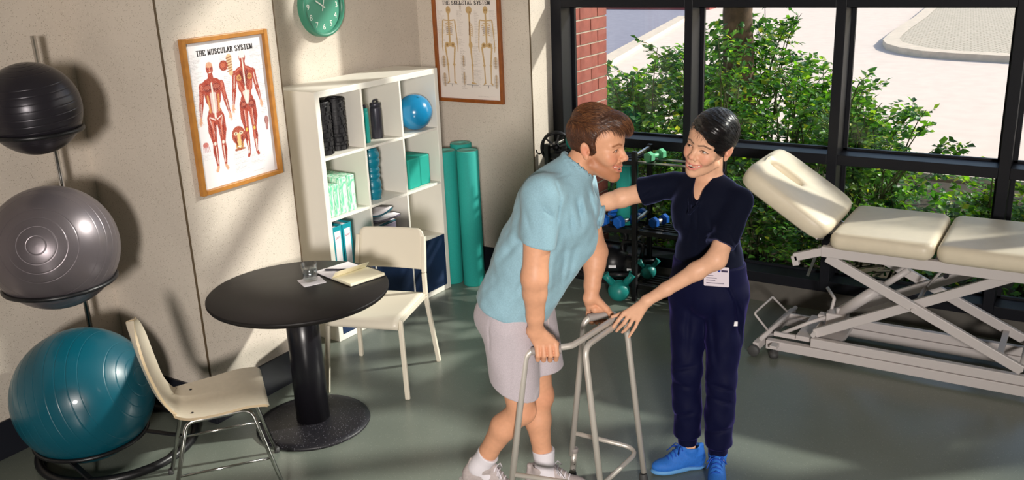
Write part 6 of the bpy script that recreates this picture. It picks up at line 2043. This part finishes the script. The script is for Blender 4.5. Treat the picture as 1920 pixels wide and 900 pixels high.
def hair_color(F, c1, c2, c3):
    def fn(V_):
        L_ = F.loc(V_); th = np.arctan2(L_[:, 1], L_[:, 2] - 0.01)
        u = 0.5 + 0.5 * np.sin(th * 9 + 3 * np.sin(L_[:, 0] * 31))
        return lin(c1)[None] * (1 - 0.5 * u[:, None]) + lin(c2)[None] * 0.5 * u[:, None]
    return fn
mh = skin_object('hair', man_hair(), HF.o - 0.17, HF.o + 0.2, 0.0026, 'hair_auburn', man, hair_color(HF, (56, 34, 24), (96, 60, 40), (150, 100, 64)))

def man_flow(p):
    top = np.clip((p[:, 2] - 0.07) / 0.03, 0, 1)[:, None]
    a = np.stack([np.ones(len(p)), np.full(len(p), 0.25), 0.1 - 4 * np.maximum(0, p[:, 0] - 0.05)], 1)
    return a * top + np.array([0.35, 0.0, -1.0]) * (1 - top)
hair_strands(mh, HF, 6000, man_flow, 0.030, 0.0007, [(88, 52, 32), (112, 70, 44), (144, 98, 62), (66, 40, 26)], mh, 3, lambda L_: (L_[:, 2] > 0.08), 0.5)
hair_strands(mh, HF, 4500, man_flow, 0.013, 0.0006, [(88, 52, 32), (104, 64, 40), (66, 40, 26)], mh, 4, lambda L_: (L_[:, 2] <= 0.08), 0.12, 'short_hair_strands')

# ---- shirt
spine = lambda t: lerp(m_pel, m_neck, t)
FWD = nrm(np.cross(LAT, m_neck - m_pel)) * -1
if FWD[0] < 0: FWD = -FWD
MF = [((-1.697, 2.974, 1.471), (-1.639, 3.011, 1.503), 0.004, 0.003), ((-1.696, 2.974, 1.475), (-1.676, 2.987, 1.398), 0.005, 0.005), ((-1.676, 2.987, 1.398), (-1.694, 2.976, 1.281), 0.005, 0.006), ((-1.746, 2.943, 1.385), (-1.697, 2.974, 1.315), 0.008, 0.006), ((-1.682, 2.983, 1.340), (-1.660, 2.997, 1.422), 0.009, -0.005), ((-1.596, 3.039, 1.450), (-1.573, 3.053, 1.330), 0.01, 0.01), ((-1.627, 3.019, 1.404), (-1.612, 3.028, 1.272), 0.009, 0.009), ((-1.576, 3.051, 1.365), (-1.554, 3.065, 1.248), 0.009, 0.009),
      ((-1.651, 3.003, 1.369), (-1.640, 3.010, 1.231), 0.01, 0.007), ((-1.610, 3.030, 1.419), (-1.591, 3.042, 1.293), 0.008, -0.006), ((-1.660, 2.998, 1.254), (-1.693, 2.976, 0.994), 0.012, 0.008), ((-1.625, 3.020, 1.230), (-1.671, 2.990, 1.037), 0.012, 0.007), ((-1.857, 2.872, 0.991), (-1.774, 2.925, 1.119), 0.01, 0.005), ((-1.895, 2.848, 1.137), (-1.796, 2.911, 1.261), 0.014, 0.005), ((-1.703, 2.970, 1.192), (-1.725, 2.956, 0.973), 0.01, -0.005),
      ((-1.546, 3.071, 1.395), (-1.564, 3.059, 1.270), 0.008, 0.009), ((-1.528, 3.082, 1.425), (-1.543, 3.072, 1.290), 0.007, -0.006), ((-1.793, 2.913, 1.366), (-1.770, 2.927, 1.259), 0.01, 0.004)]
def man_shirt():
    body = [acap(spine(0.02), spine(0.42), 0.150, 0.142, LAT, 1.32, 0.02), acap(spine(0.42), spine(0.80), 0.142, 0.136, LAT, 1.42, 0.04),
            cone(m_neck + A_(0, 0, -0.03), m_shN + A_(0, 0.0, -0.005), 0.075, 0.070, 0.04), cone(m_neck + A_(0, 0, -0.03), m_shF, 0.075, 0.070, 0.04),
            ellp(spine(0.76) + FWD * 0.100 + LAT * 0.03, (0.085, 0.15, 0.11), np.array([FWD, LAT, np.cross(FWD, LAT)]), 0.05),
            ellp(spine(0.80) - FWD * 0.035, (0.10, 0.17, 0.11), np.array([FWD, LAT, np.cross(FWD, LAT)]), 0.05)]
    # slack front that hangs from chest to hem
    body.append(cone(spine(0.60) + FWD * 0.135 + LAT * 0.03, spine(0.12) + FWD * 0.085, 0.07, 0.06, 0.06))
    body.append(disp(lambda P: 0.0040 * wob(P, 34, 0.7) + 0.0018 * wob(P, 75, 2.1)))
    hemN = nrm(np.cross(LAT, A_(-1.764, 3.085, 0.885) - A_(-2.009, 2.953, 0.985)))
    if hemN[2] > 0: hemN = -hemN
    body.append(cut(A_(-1.92, 3.01, 0.905), hemN, 0.006))
    dN = nrm(m_elN - m_shN); dF = nrm(m_elF - m_shF)
    slN = lerp(m_shN, m_elN, 0.60); slF = lerp(m_shF, m_elF, 0.60)
    s1 = [cone(m_shN + A_(0, 0.01, -0.01), slN + dN * 0.03, 0.078, 0.068, 0.0), fold(m_shN + A_(0.05, -0.03, -0.06), slN + A_(0.045, -0.03, -0.02), 0.010, 0.005),
          fold(m_shN + A_(0.06, 0.0, -0.10), slN + A_(-0.02, -0.06, -0.02), 0.010, 0.005), disp(lambda P: 0.0025 * wob(P, 42, 1.9)), cut(slN, dN + A_(-0.22, 0, 0.0), 0.004)]
    s2 = [cone(m_shF, slF + dF * 0.03, 0.076, 0.068, 0.0), disp(lambda P: 0.0025 * wob(P, 42, 0.3)), cut(slF, dF, 0.004)]
    O = [grp(body, 0.0), grp(s1, 0.022), grp(s2, 0.022)]
    fwh_ = A_(-0.538, 0.843, 0)
    O.append(creases(MF, VIEW_N, lambda P: np.clip((3.66 - P @ fwh_) / 0.06, 0, 1), 1.25))
    # neck opening and ribbed collar
    ax = nrm(HF_n[0] - m_neck)
    c0 = m_neck + ax * 0.050 + A_(0.004, 0, 0)
    O.append(cone(m_neck - ax * 0.03, m_neck + ax * 0.050, 0.102, 0.078, 0.03))
    O.append(cone(m_neck - ax * 0.02, m_neck + ax * 0.2, 0.070, 0.076, 0.006, True))
    u = nrm(np.cross(ax, LAT)); w = np.cross(ax, u)
    tilt = lambda t: ax * (0.012 * math.cos(t))
    ring = [c0 + 0.074 * (u * math.cos(t) + w * math.sin(t)) + ax * (-0.030 * (1 if True else 0) * (u * math.cos(t) + w * math.sin(t))[0]) for t in np.linspace(0, 2 * math.pi, 25)]
    for a, b in zip(ring[:-1], ring[1:]): O.append(cone(a - ax * 0.008, b - ax * 0.008, 0.0085, 0.0085, 0.007))
    return O
skin_object('t_shirt', man_shirt(), A_(-2.16, 2.74, 0.78), A_(-1.44, 3.52, 1.60), 0.0045, 'shirt_blue', man)

# ---- shorts
def man_shorts():
    dN = nrm(m_kN - m_hN); dF = nrm(m_kF - m_hF)
    eN = A_(-1.893, 2.945, 0.585); eF = A_(-1.888, 3.122, 0.60)
    hips = [acap(m_pel + A_(0, 0, -0.06), m_pel + A_(0.02, 0, 0.05), 0.125, 0.12, nrm(m_hF - m_hN), 1.35, 0.02), ellp(m_pel + A_(-0.065, -0.03, -0.045), (0.085, 0.12, 0.10), None, 0.04), cut(m_pel + A_(0, 0, 0.07), (0, 0, 1), 0.004)]
    n1 = [cone(m_hN + A_(0.005, 0, -0.01), eN + (eN - m_hN) * 0.15, 0.112, 0.098, 0.0), fold(m_hN + A_(0.06, -0.08, 0.0), eN + A_(0.03, -0.09, 0.0), 0.014, 0.006),
          fold(m_hN + A_(-0.02, -0.1, 0.04), m_hN + A_(-0.035, -0.105, -0.12), 0.006, 0.006), disp(lambda P: 0.003 * wob(P, 30, 0.2)), cut(eN, A_(-0.40, 0.0, -0.92), 0.004)]
    n2 = [cone(m_hF + A_(0.015, 0, 0), eF + (eF - m_hF) * 0.15 + A_(0.015, 0, 0), 0.112, 0.096, 0.0), fold(m_hF + A_(0.08, -0.02, -0.02), eF + A_(0.09, 0.0, 0.08), 0.012, 0.006), disp(lambda P: 0.003 * wob(P, 30, 1.2)), cut(eF, A_(0.05, 0, -1), 0.004)]
    return [grp(hips, 0.0), grp(n1, 0.03), grp(n2, 0.03)]
ms = skin_object('shorts', man_shorts(), A_(-2.15, 2.76, 0.50), A_(-1.72, 3.30, 1.06), 0.0045, 'shorts_grey', man)
bpy.context.view_layer.update()
for (y0, z1) in ((3.02, 0.80), (3.05, 0.815)):
    pts = [snap_to(ms, (-1.5, y0 - 0.12, z_), (-1, 0.45, 0), 0.004) for z_ in (0.90, 0.87, 0.84, z1)]
    MB().tube(pts, 0.0035, 8).build('drawstring', 'shoe_grey', man).matrix_parent_inverse = man.matrix_world.inverted()

# ---- socks and shoes
def sock(a, k, top, foot, nm='sock'):
    t = lerp(a, k, top)
    O = [grp([cone(t + (t - a) * 0.1, lerp(a, k, 0.08), 0.0505, 0.0435, 0.0), cone(lerp(a, k, 0.08), a, 0.0435, 0.041, 0.01), cone(a, foot, 0.042, 0.036, 0.02), disp(lambda P: 0.0005 * np.sin((P @ nrm(k - a)) * 800)), cut(t, nrm(k - a), 0.003)], 0.0)]
    lo_, hi_ = box_of(O, 0.01)
    return skin_object(nm, O, lo_, hi_, 0.003, 'sock_white', man)
tN, tF = nrm(A_(0.90, 0.42, 0)), nrm(A_(0.93, 0.36, 0))
sock(m_aN, m_kN, 0.24, m_aN + tN * 0.05 + A_(0, 0, -0.06)); sock(m_aF, m_kF, 0.30, m_aF + tF * 0.06 + A_(0, 0, -0.045))
def laces(F, parent, m_, n=5):
    b = MB()
    for k in range(n):
        x = 0.040 + k * 0.017; z_ = 0.136 - k * 0.0125
        b.tube([tuple(F.p((x, -0.026, z_ - 0.020))), tuple(F.p((x, -0.016, z_ - 0.006))), tuple(F.p((x + 0.004, 0, z_ + 0.003))), tuple(F.p((x, 0.016, z_ - 0.006))), tuple(F.p((x, 0.026, z_ - 0.020)))], 0.0034, 6)
    for s in (-1, 1):
        b.tube([tuple(F.p(q)) for q in ((0.040, 0, 0.130), (0.055, s * 0.028, 0.135), (0.070, s * 0.046, 0.108), (0.058, s * 0.03, 0.115), (0.040, 0, 0.130))], 0.0026, 6)
    b.tube([tuple(F.p(q)) for q in ((0.040, 0, 0.130), (0.065, -0.03, 0.122), (0.095, -0.045, 0.09))], 0.0026, 6)
    o = b.build('laces', m_, parent); o['kind'] = 'stuff'
    o.matrix_parent_inverse = parent.matrix_world.inverted()
def shoe(person, F, upper, sole, lace, nm):
    O = shoe_ops(F); lo_, hi_ = box_of(O, 0.01)
    u = skin_object('shoe', O, lo_, hi_, 0.0032, upper, person)
    O = sole_ops(F); lo_, hi_ = box_of(O, 0.01)
    s = skin_object('sole', O, lo_, hi_, 0.004, sole, None)
    s.parent = u; s.matrix_parent_inverse = u.matrix_world.inverted()
    bpy.context.view_layer.update()
    laces(F, u, lace)
    return u
# rear foot rolls onto its toes, front foot flat
pN = 0.36
fN = nrm(tN * math.cos(pN) - A_(0, 0, 1) * math.sin(pN))
shoe(man, frame_from(A_(-2.092, 2.918, 0.062), fN, (0, 0, 1), 1.0), 'shoe_grey', 'sole_pale', 'sock_white', 'shoe')
shoe(man, frame_from(A_(-1.872, 3.122, 0.0), tF, (0, 0, 1), 1.0), 'shoe_grey', 'sole_pale', 'sock_white', 'shoe')
# ================================================================== the woman in navy
SKIN_W = lin((228, 176, 144))
mat('scrub_navy', srgb(9, 13, 30), 0.8, noise=0.06, nscale=200, bump=0.05, bscale=450, spec=0.12, sheen=0.0)
mat('trouser_navy', srgb(9, 12, 44), 0.7, noise=0.06, nscale=160, bump=0.05, bscale=450, spec=0.15, sheen=0.0)
mat('shoe_blue', srgb(40, 110, 200), 0.7, noise=0.08, nscale=140, bump=0.15, bscale=260)
mat('sole_blue', srgb(98, 158, 214), 0.6)
mat('lace_blue', srgb(24, 76, 176), 0.8)
mat('badge_print', srgb(222, 212, 222), 0.4)
mat('badge_blue', srgb(40, 60, 150), 0.5)
mat('badge_clear', srgb(210, 210, 215), 0.25)

wom = thing('person', 'woman in dark navy scrubs and blue trainers steadying the walking frame', 'person', (-1.32, 3.60, 0))
bpy.context.view_layer.update()
w_shR, w_elR, w_wrR = A_(-1.488, 3.625, 1.318), A_(-1.715, 3.585, 1.245), A_(-1.830, 3.395, 1.225)
w_shL, w_elL, w_wrL = A_(-1.195, 3.600, 1.285), A_(-1.228, 3.445, 1.078), A_(-1.483, 3.340, 0.892)
w_neck = A_(-1.335, 3.635, 1.372)
w_pel = A_(-1.322, 3.620, 0.925)
w_hR, w_hL = A_(-1.400, 3.615, 0.865), A_(-1.245, 3.622, 0.865)
w_kR, w_kL = A_(-1.392, 3.560, 0.510), A_(-1.240, 3.582, 0.482)
w_aR, w_aL = A_(-1.390, 3.588, 0.105), A_(-1.250, 3.590, 0.092)
WLAT = nrm(w_shL - w_shR)
WF = frame_from((-1.310, 3.562, 1.512), (-0.22, -0.975, -0.03), (0.34, 0.22, 1), 1.07)
W_n = (WF.p((-0.026, 0, -0.03)), w_neck - A_(0, 0, 0.03), 0.046, 0.052)
F_gaze = (-0.0035, -0.0005)
wo = head_ops(WF, False, W_n, None)
FWW = nrm(np.cross(WLAT, A_(0, 0, 1))) ; FWW = FWW if FWW[1] < 0 else -FWW
wo += [grp([acap(w_pel, A_(-1.33, 3.615, 1.24), 0.085, 0.088, WLAT, 1.32, 0.02), ellp(A_(-1.335, 3.600, 1.25), (0.12, 0.080, 0.12), np.array([WLAT, FWW, np.cross(WLAT, FWW)]), 0.03), cone(w_neck - A_(0, 0, 0.02), w_shR, 0.042, 0.042, 0.03), cone(w_neck - A_(0, 0, 0.02), w_shL, 0.042, 0.042, 0.03),
            cone(w_pel, w_hR, 0.085, 0.08, 0.03), cone(w_pel, w_hL, 0.085, 0.08, 0.03)], 0.02)]
wo += [grp(arm(w_shR, w_elR, w_wrR, 0.80), 0.02), grp(arm(w_shL, w_elL, w_wrL, 0.80), 0.02)]
K_ = {'k1': (-1.570, 3.304, 0.833), 'k2': (-1.549, 3.306, 0.826), 'k3': (-1.530, 3.312, 0.818), 'k4': (-1.511, 3.318, 0.812), 'i1': (-1.591, 3.291, 0.803), 'i2': (-1.611, 3.290, 0.773), 'i3': (-1.625, 3.293, 0.747), 'm1': (-1.566, 3.295, 0.794), 'm2': (-1.588, 3.299, 0.769), 'm3': (-1.606, 3.305, 0.746),
      'r1': (-1.545, 3.302, 0.785), 'r2': (-1.565, 3.307, 0.760), 'r3': (-1.581, 3.309, 0.744), 'l1': (-1.522, 3.311, 0.779), 'l2': (-1.536, 3.308, 0.753), 'l3': (-1.549, 3.306, 0.730), 't0': (-1.531, 3.341, 0.855), 't1': (-1.577, 3.335, 0.827), 't2': (-1.606, 3.328, 0.812), 't3': (-1.632, 3.318, 0.802)}
def chain(names, rs_, k=0.0025):
    O = []
    for a, b, r1, r2 in zip(names[:-1], names[1:], rs_[:-1], rs_[1:]): O.append(cone(K_[a], K_[b], r1, r2, k))
    return grp(O, 0.003)
fing = [chain(('k1', 'i1', 'i2', 'i3'), (0.0095, 0.0082, 0.0074, 0.0062)), chain(('k2', 'm1', 'm2', 'm3'), (0.0095, 0.0084, 0.0074, 0.0062)), chain(('k3', 'r1', 'r2', 'r3'), (0.009, 0.0080, 0.0072, 0.006)), chain(('k4', 'l1', 'l2', 'l3'), (0.0085, 0.0072, 0.0064, 0.0054))]
palm = [cone(w_wrL, K_[k], 0.0185, 0.0105, 0.012) for k in ('k1', 'k2', 'k3', 'k4')] + [cone(w_wrL + A_(-0.01, 0.004, -0.005), K_['t0'], 0.016, 0.013, 0.01), cone(K_['t0'], K_['t1'], 0.0125, 0.0100, 0.006), cone(K_['t1'], K_['t2'], 0.0098, 0.0086, 0.003), cone(K_['t2'], K_['t3'], 0.0086, 0.0068, 0.003)]
wo += [grp(palm + fing, 0.012)]
# right hand laid flat on the man's back
hb = w_wrR; hd = nrm(A_(-0.25, -0.80, -0.15)); hs = nrm(np.cross(hd, A_(-0.5, 0.2, 0.9)))
pr = []
for q, (off, ln) in enumerate(((-0.026, 0.072), (-0.009, 0.08), (0.009, 0.075), (0.025, 0.06))):
    kn = hb + hd * 0.075 + hs * off; pr.append(cone(hb, kn, 0.017, 0.0105, 0.012))
    pr.append(grp([cone(kn, kn + hd * ln * 0.5 + hs * off * 0.1, 0.0092, 0.008, 0.002), cone(kn + hd * ln * 0.5 + hs * off * 0.1, kn + hd * ln + hs * off * 0.15 + A_(0.006, 0, -0.006), 0.008, 0.0062, 0.002)], 0.003))
pr.append(cone(hb + hd * 0.01, hb + hd * 0.05 - hs * 0.045, 0.013, 0.010, 0.008)); pr.append(cone(hb + hd * 0.05 - hs * 0.045, hb + hd * 0.085 - hs * 0.055, 0.0098, 0.007, 0.003))
wo += [grp(pr, 0.012)]
wo += [grp(leg(w_hR, w_kR, w_aR, A_(0, 1, 0), 0.86) + [cone(w_aR, w_aR + A_(-0.04, -0.04, -0.055), 0.03, 0.024, 0.02)], 0.02), grp(leg(w_hL, w_kL, w_aL, A_(0, 1, 0), 0.86) + [cone(w_aL, w_aL + A_(0.015, -0.05, -0.05), 0.03, 0.024, 0.02)], 0.02)]
def wom_color(V_):
    base = np.tile(SKIN_W, (len(V_), 1))
    for k in ('i3', 'm3', 'r3', 'l3'):
        w = np.clip(1 - np.linalg.norm(V_ - A_(*K_[k]), axis=1) / 0.011, 0, 1) * 0.6
        base = base * (1 - w[:, None]) + lin((236, 186, 172)) * w[:, None]
    return face_colors(WF, V_, SKIN_W, lin((208, 116, 106)), lin((48, 32, 28)), lin((40, 24, 18)), False, None, lin((226, 130, 108)), base)
skin_object('body', wo, A_(-1.99, 3.10, 0.0), A_(-1.06, 3.80, 1.66), 0.0030, 'skin', wom, wom_color, zfine=[(0.72, 0.92, 0.0026), (1.30, 1.64, 0.0026), 0.005])

def wom_hair():
    F = WF
    O = [fe(F, (-0.012, 0, 0.048), (0.111, 0.086, 0.099), 0.0), fe(F, (-0.092, 0.0, 0.000), (0.044, 0.048, 0.045), 0.02), fe(F, (0.050, 0.03, 0.092), (0.060, 0.055, 0.040), 0.03)]
    def strands(P):
        L_ = F.loc(P); x, y, z = L_[..., 0], L_[..., 1], L_[..., 2]
        a = np.arctan2(z - 0.0, x + 0.09)
        return 0.0009 * np.sin(a * 55 + y * 60 + 2 * np.sin(y * 50)) + 0.0006 * np.sin(a * 120 + y * 90)
    O.append(disp(strands))
    O.append(fe(F, (0.125, -0.016, -0.022), (0.066, 0.086, 0.108), 0.006, True))
    O.append(fe(F, (0.075, -0.07, -0.03), (0.055, 0.045, 0.07), 0.006, True))
    O.append(fe(F, (0.070, 0.082, -0.052), (0.060, 0.042, 0.062), 0.006, True))
    for s in (-1, 1):
        O.append(fe(F, (-0.004, s * 0.090, -0.012), (0.023, 0.022, 0.031), 0.006, True))
    O.append(cut(F.p((-0.02, 0, -0.032)), -F.R[2] * 0.9 + F.R[0] * 0.45, 0.008))
    O.append(fe(F, (-0.100, 0.0, -0.012), (0.036, 0.040, 0.038), 0.012))
    return [grp(O, 0.0)]
wh_ = skin_object('hair', wom_hair(), WF.o - 0.17, WF.o + 0.18, 0.0026, 'hair_black', wom, hair_color(WF, (12, 10, 12), (26, 20, 22), (40, 30, 30)))

def wom_flow(p):
    d = np.array([-0.10, 0.0, -0.005]) - p
    return d / np.linalg.norm(d, axis=1, keepdims=True)
hair_strands(wh_, WF, 3500, wom_flow, 0.035, 0.0005, [(14, 11, 13), (24, 18, 20), (34, 26, 26)], wh_, 5, None, 0.0)

WFOLD = [((-1.323, 3.426, 1.308), (-1.334, 3.419, 1.107), 0.01, 0.006), ((-1.268, 3.461, 1.261), (-1.237, 3.481, 1.102), 0.01, 0.006), ((-1.376, 3.392, 1.267), (-1.347, 3.411, 1.131), 0.01, 0.005), ((-1.213, 3.496, 1.214), (-1.164, 3.528, 1.075), 0.01, 0.007), ((-1.304, 3.438, 1.296), (-1.297, 3.443, 1.082), 0.004, 0.003), ((-1.431, 3.358, 1.390), (-1.475, 3.329, 1.349), 0.008, 0.005), ((-1.404, 3.375, 1.345), (-1.375, 3.393, 1.200), 0.01, 0.006), ((-1.169, 3.525, 1.256), (-1.193, 3.509, 1.145), 0.009, 0.006)]
TFOLD = [((-1.324, 3.449, 0.890), (-1.338, 3.440, 0.601), 0.012, 0.007), ((-1.258, 3.491, 0.887), (-1.233, 3.507, 0.570), 0.012, 0.007), ((-1.174, 3.545, 0.882), (-1.147, 3.562, 0.688), 0.01, 0.01), ((-1.146, 3.562, 0.881), (-1.134, 3.570, 0.663), 0.009, -0.006), ((-1.391, 3.406, 0.554), (-1.296, 3.467, 0.574), 0.01, 0.007), ((-1.391, 3.407, 0.491), (-1.298, 3.466, 0.461), 0.01, 0.006), ((-1.270, 3.484, 0.497), (-1.163, 3.552, 0.454), 0.01, 0.008), ((-1.269, 3.485, 0.434), (-1.165, 3.551, 0.390), 0.01, 0.006),
         ((-1.234, 3.507, 1.026), (-1.144, 3.564, 0.785), 0.008, 0.006), ((-1.377, 3.415, 0.325), (-1.300, 3.465, 0.347), 0.009, 0.007), ((-1.265, 3.487, 0.254), (-1.162, 3.553, 0.274), 0.009, 0.007)]
def wom_top():
    waist = A_(-1.325, 3.622, 1.03)
    body = [acap(w_pel + A_(0, 0, 0.04), waist, 0.118, 0.105, WLAT, 1.25, 0.02), acap(waist, A_(-1.335, 3.612, 1.22), 0.105, 0.112, WLAT, 1.28, 0.04),
            ellp(A_(-1.335, 3.600, 1.268), (0.140, 0.098, 0.105), None, 0.03),
            ellp(A_(-1.40, 3.545, 1.205), (0.062, 0.060, 0.065), None, 0.05), ellp(A_(-1.27, 3.545, 1.19), (0.062, 0.060, 0.065), None, 0.05),
            cone(w_neck - A_(0.02, 0, 0.035), w_shR, 0.054, 0.050, 0.04), cone(w_neck - A_(-0.02, 0, 0.035), w_shL - A_(0, 0, 0.006), 0.054, 0.052, 0.04)]
    body.append(disp(lambda P: 0.0025 * wob(P, 36, 0.4)))
    dR = nrm(w_elR - w_shR); dL = nrm(w_elL - w_shL)
    sR, sL = A_(-1.625, 3.602, 1.281), A_(-1.222, 3.478, 1.130)
    s1 = [cone(w_shR, sR + dR * 0.03, 0.053, 0.066, 0.0), fold(w_shR + A_(0, -0.06, 0), sR + A_(0, -0.05, -0.02), 0.01, 0.004), disp(lambda P: 0.002 * wob(P, 50, 1.0)), cut(sR, dR, 0.003)]
    s2 = [cone(w_shL, sL + dL * 0.03, 0.058, 0.064, 0.0), fold(w_shL + A_(0.03, -0.06, -0.02), sL + A_(-0.02, -0.05, 0.02), 0.01, 0.005), disp(lambda P: 0.002 * wob(P, 50, 2.0)), cut(sL, dL, 0.003)]
    O = [grp(body, 0.0), grp(s1, 0.02), grp(s2, 0.02)]
    O.append(creases(WFOLD, VIEW_N, lambda P: 1.0, 1.2))
    # V neck
    ax = nrm(W_n[0] - w_neck)
    O.append(cone(w_neck - A_(0, -0.005, 0.03), w_neck + ax * 0.2, 0.047, 0.056, 0.004, True))
    vt = A_(-1.352, 3.470, 1.255)
    O.append(cone(w_neck + A_(-0.004, -0.055, -0.005), vt + A_(0, -0.01, 0), 0.036, 0.002, 0.003, True))
    for s in (-1, 1):
        e = [w_neck + A_(s * 0.042, 0.038, 0.014), w_neck + A_(s * 0.052, 0.0, -0.004), w_neck + A_(s * 0.045, -0.050, -0.030), lerp(w_neck + A_(s * 0.045, -0.050, -0.030), vt, 0.55) + A_(s * 0.004, -0.012, 0), vt + A_(0, -0.008, -0.004)]
        for a, b in zip(e[:-1], e[1:]): O.append(cone(a, b, 0.0062, 0.0062, 0.008))
    O.append(cone(w_neck + A_(-0.042, 0.038, 0.014), w_neck + A_(0.042, 0.038, 0.014), 0.008, 0.008, 0.008))
    return O
skin_object('scrub_top', wom_top(), A_(-1.70, 3.38, 0.86), A_(-1.06, 3.80, 1.45), 0.0042, 'scrub_navy', wom)

def wom_trousers():
    hips = [acap(w_pel + A_(0, 0, -0.05), w_pel + A_(0, 0, 0.08), 0.130, 0.120, A_(1, 0, 0), 1.30, 0.02), ellp(w_pel + A_(0, 0.05, -0.03), (0.14, 0.09, 0.10), None, 0.04), cut(w_pel + A_(0, 0, 0.085), (0.05, 0, 1), 0.004)]
    def lg(h, k, a, s, ph):
        kk = lerp(k, a, 0.45)
        cuff = lerp(k, a, 0.80)
        O = [cone(h + A_(0, 0, 0.0), lerp(h, k, 0.5), 0.100, 0.076, 0.02), cone(lerp(h, k, 0.5), k, 0.076, 0.065, 0.02), cone(k, kk, 0.066, 0.063, 0.02), cone(kk, cuff, 0.063, 0.060, 0.02)]
        O.append(disp(lambda P: 0.0045 * wob(P, 30, ph) + 0.0022 * wob(P, 64, ph + 1)))
        O.append(cut(cuff + A_(0, 0, -0.018), A_(0, 0, -1), 0.016))
        c2 = lerp(k, a, 0.945)
        cf = [cone(cuff, c2 + (c2 - cuff) * 0.5, 0.046, 0.040, 0.0), disp(lambda P: 0.0008 * np.sin(np.arctan2(P[..., 1] - a[1], P[..., 0] - a[0]) * 40)), cut(c2, A_(0, 0, -1), 0.004)]
        return O, cf
    a1, c1 = lg(w_hR, w_kR, w_aR, 1, 0.3); a2, c2 = lg(w_hL, w_kL, w_aL, -1, 1.4)
    return [grp(hips, 0.0), grp(a1, 0.015), grp(a2, 0.015), creases(TFOLD, VIEW_N, lambda P: np.clip((3.80 - P @ A_(-0.538, 0.843, 0)) / 0.05, 0, 1), 1.3), grp(c1, 0.006), grp(c2, 0.006)]
wt = skin_object('trousers', wom_trousers(), A_(-1.58, 3.42, 0.06), A_(-1.06, 3.82, 1.08), 0.0045, 'trouser_navy', wom)

_p = MATS['trouser_navy'].node_tree.nodes['Principled BSDF']
_p.inputs['Sheen Weight'].default_value = 0.22; _p.inputs['Sheen Roughness'].default_value = 0.35; _p.inputs['Sheen Tint'].default_value = (0.30, 0.22, 1.0, 1)
_p = MATS['scrub_navy'].node_tree.nodes['Principled BSDF']
_p.inputs['Sheen Weight'].default_value = 0.3; _p.inputs['Sheen Roughness'].default_value = 0.35; _p.inputs['Sheen Tint'].default_value = (0.35, 0.40, 0.9, 1)
bpy.context.view_layer.update()
def on_person(o): o.matrix_parent_inverse = wom.matrix_world.inverted(); return o
# trainers
shoe(wom, frame_from(A_(-1.385, 3.585, 0.0), (-0.72, -0.69, 0), (0, 0, 1), 0.93), 'shoe_blue', 'sole_blue', 'lace_blue', 'shoe')
shoe(wom, frame_from(A_(-1.250, 3.590, 0.0), (0.30, -0.95, 0), (0, 0, 1), 0.93), 'shoe_blue', 'sole_blue', 'lace_blue', 'shoe')
# badge on the pocket
BM = frame_mtx(snap_to(wt, (-1.243, 3.2, 0.985), (0, 1, 0), 0.020), (0.985, 0.06, 0.06), (-0.06, 0.10, 0.98))
bd = MB().prism(rrect(0.105, 0.082, 0.004), 0.0, 0.003, BM).build('badge', 'badge_print', wom); on_person(bd)
bpy.context.view_layer.update()
def badge_part(b, nm, m_):
    o = b.build(nm, m_, bd); o.matrix_parent_inverse = bd.matrix_world.inverted(); return o
badge_part(MB().lathe([(0.0001, 0.0032), (0.006, 0.0032), (0.006, 0.0038), (0.0001, 0.0038)], 16, BM @ Matrix.Translation((0.012, 0.026, 0)), cap=False), 'logo_dot', 'badge_blue')
badge_part(MB().box((0.021, 0.021, 0.0032), (0.047, 0.029, 0.0037), BM), 'logo_word', 'ink_dark')
for k, (y, w_) in enumerate(((0.012, 0.022), (0.002, 0.030), (-0.008, 0.044), (-0.017, 0.038), (-0.029, 0.075))):
    badge_part(MB().box((-0.042, y, 0.0032), (-0.042 + w_, y + 0.0032, 0.0036), BM), 'text_line', 'folder_grey')
badge_part(MB().box((-0.012, 0.04, -0.001), (0.012, 0.062, 0.004), BM), 'badge_clip', 'badge_clear')
TM = frame_mtx(snap_to(wt, (-1.178, 3.2, 0.765), (0, 1, 0), 0.001), (0.90, 0.42, 0.0), (0, 0, 1))
on_person(MB().box((-0.010, -0.010, -0.002), (0.010, 0.010, 0.002), TM).build('trouser_label', 'paper_white', wom))
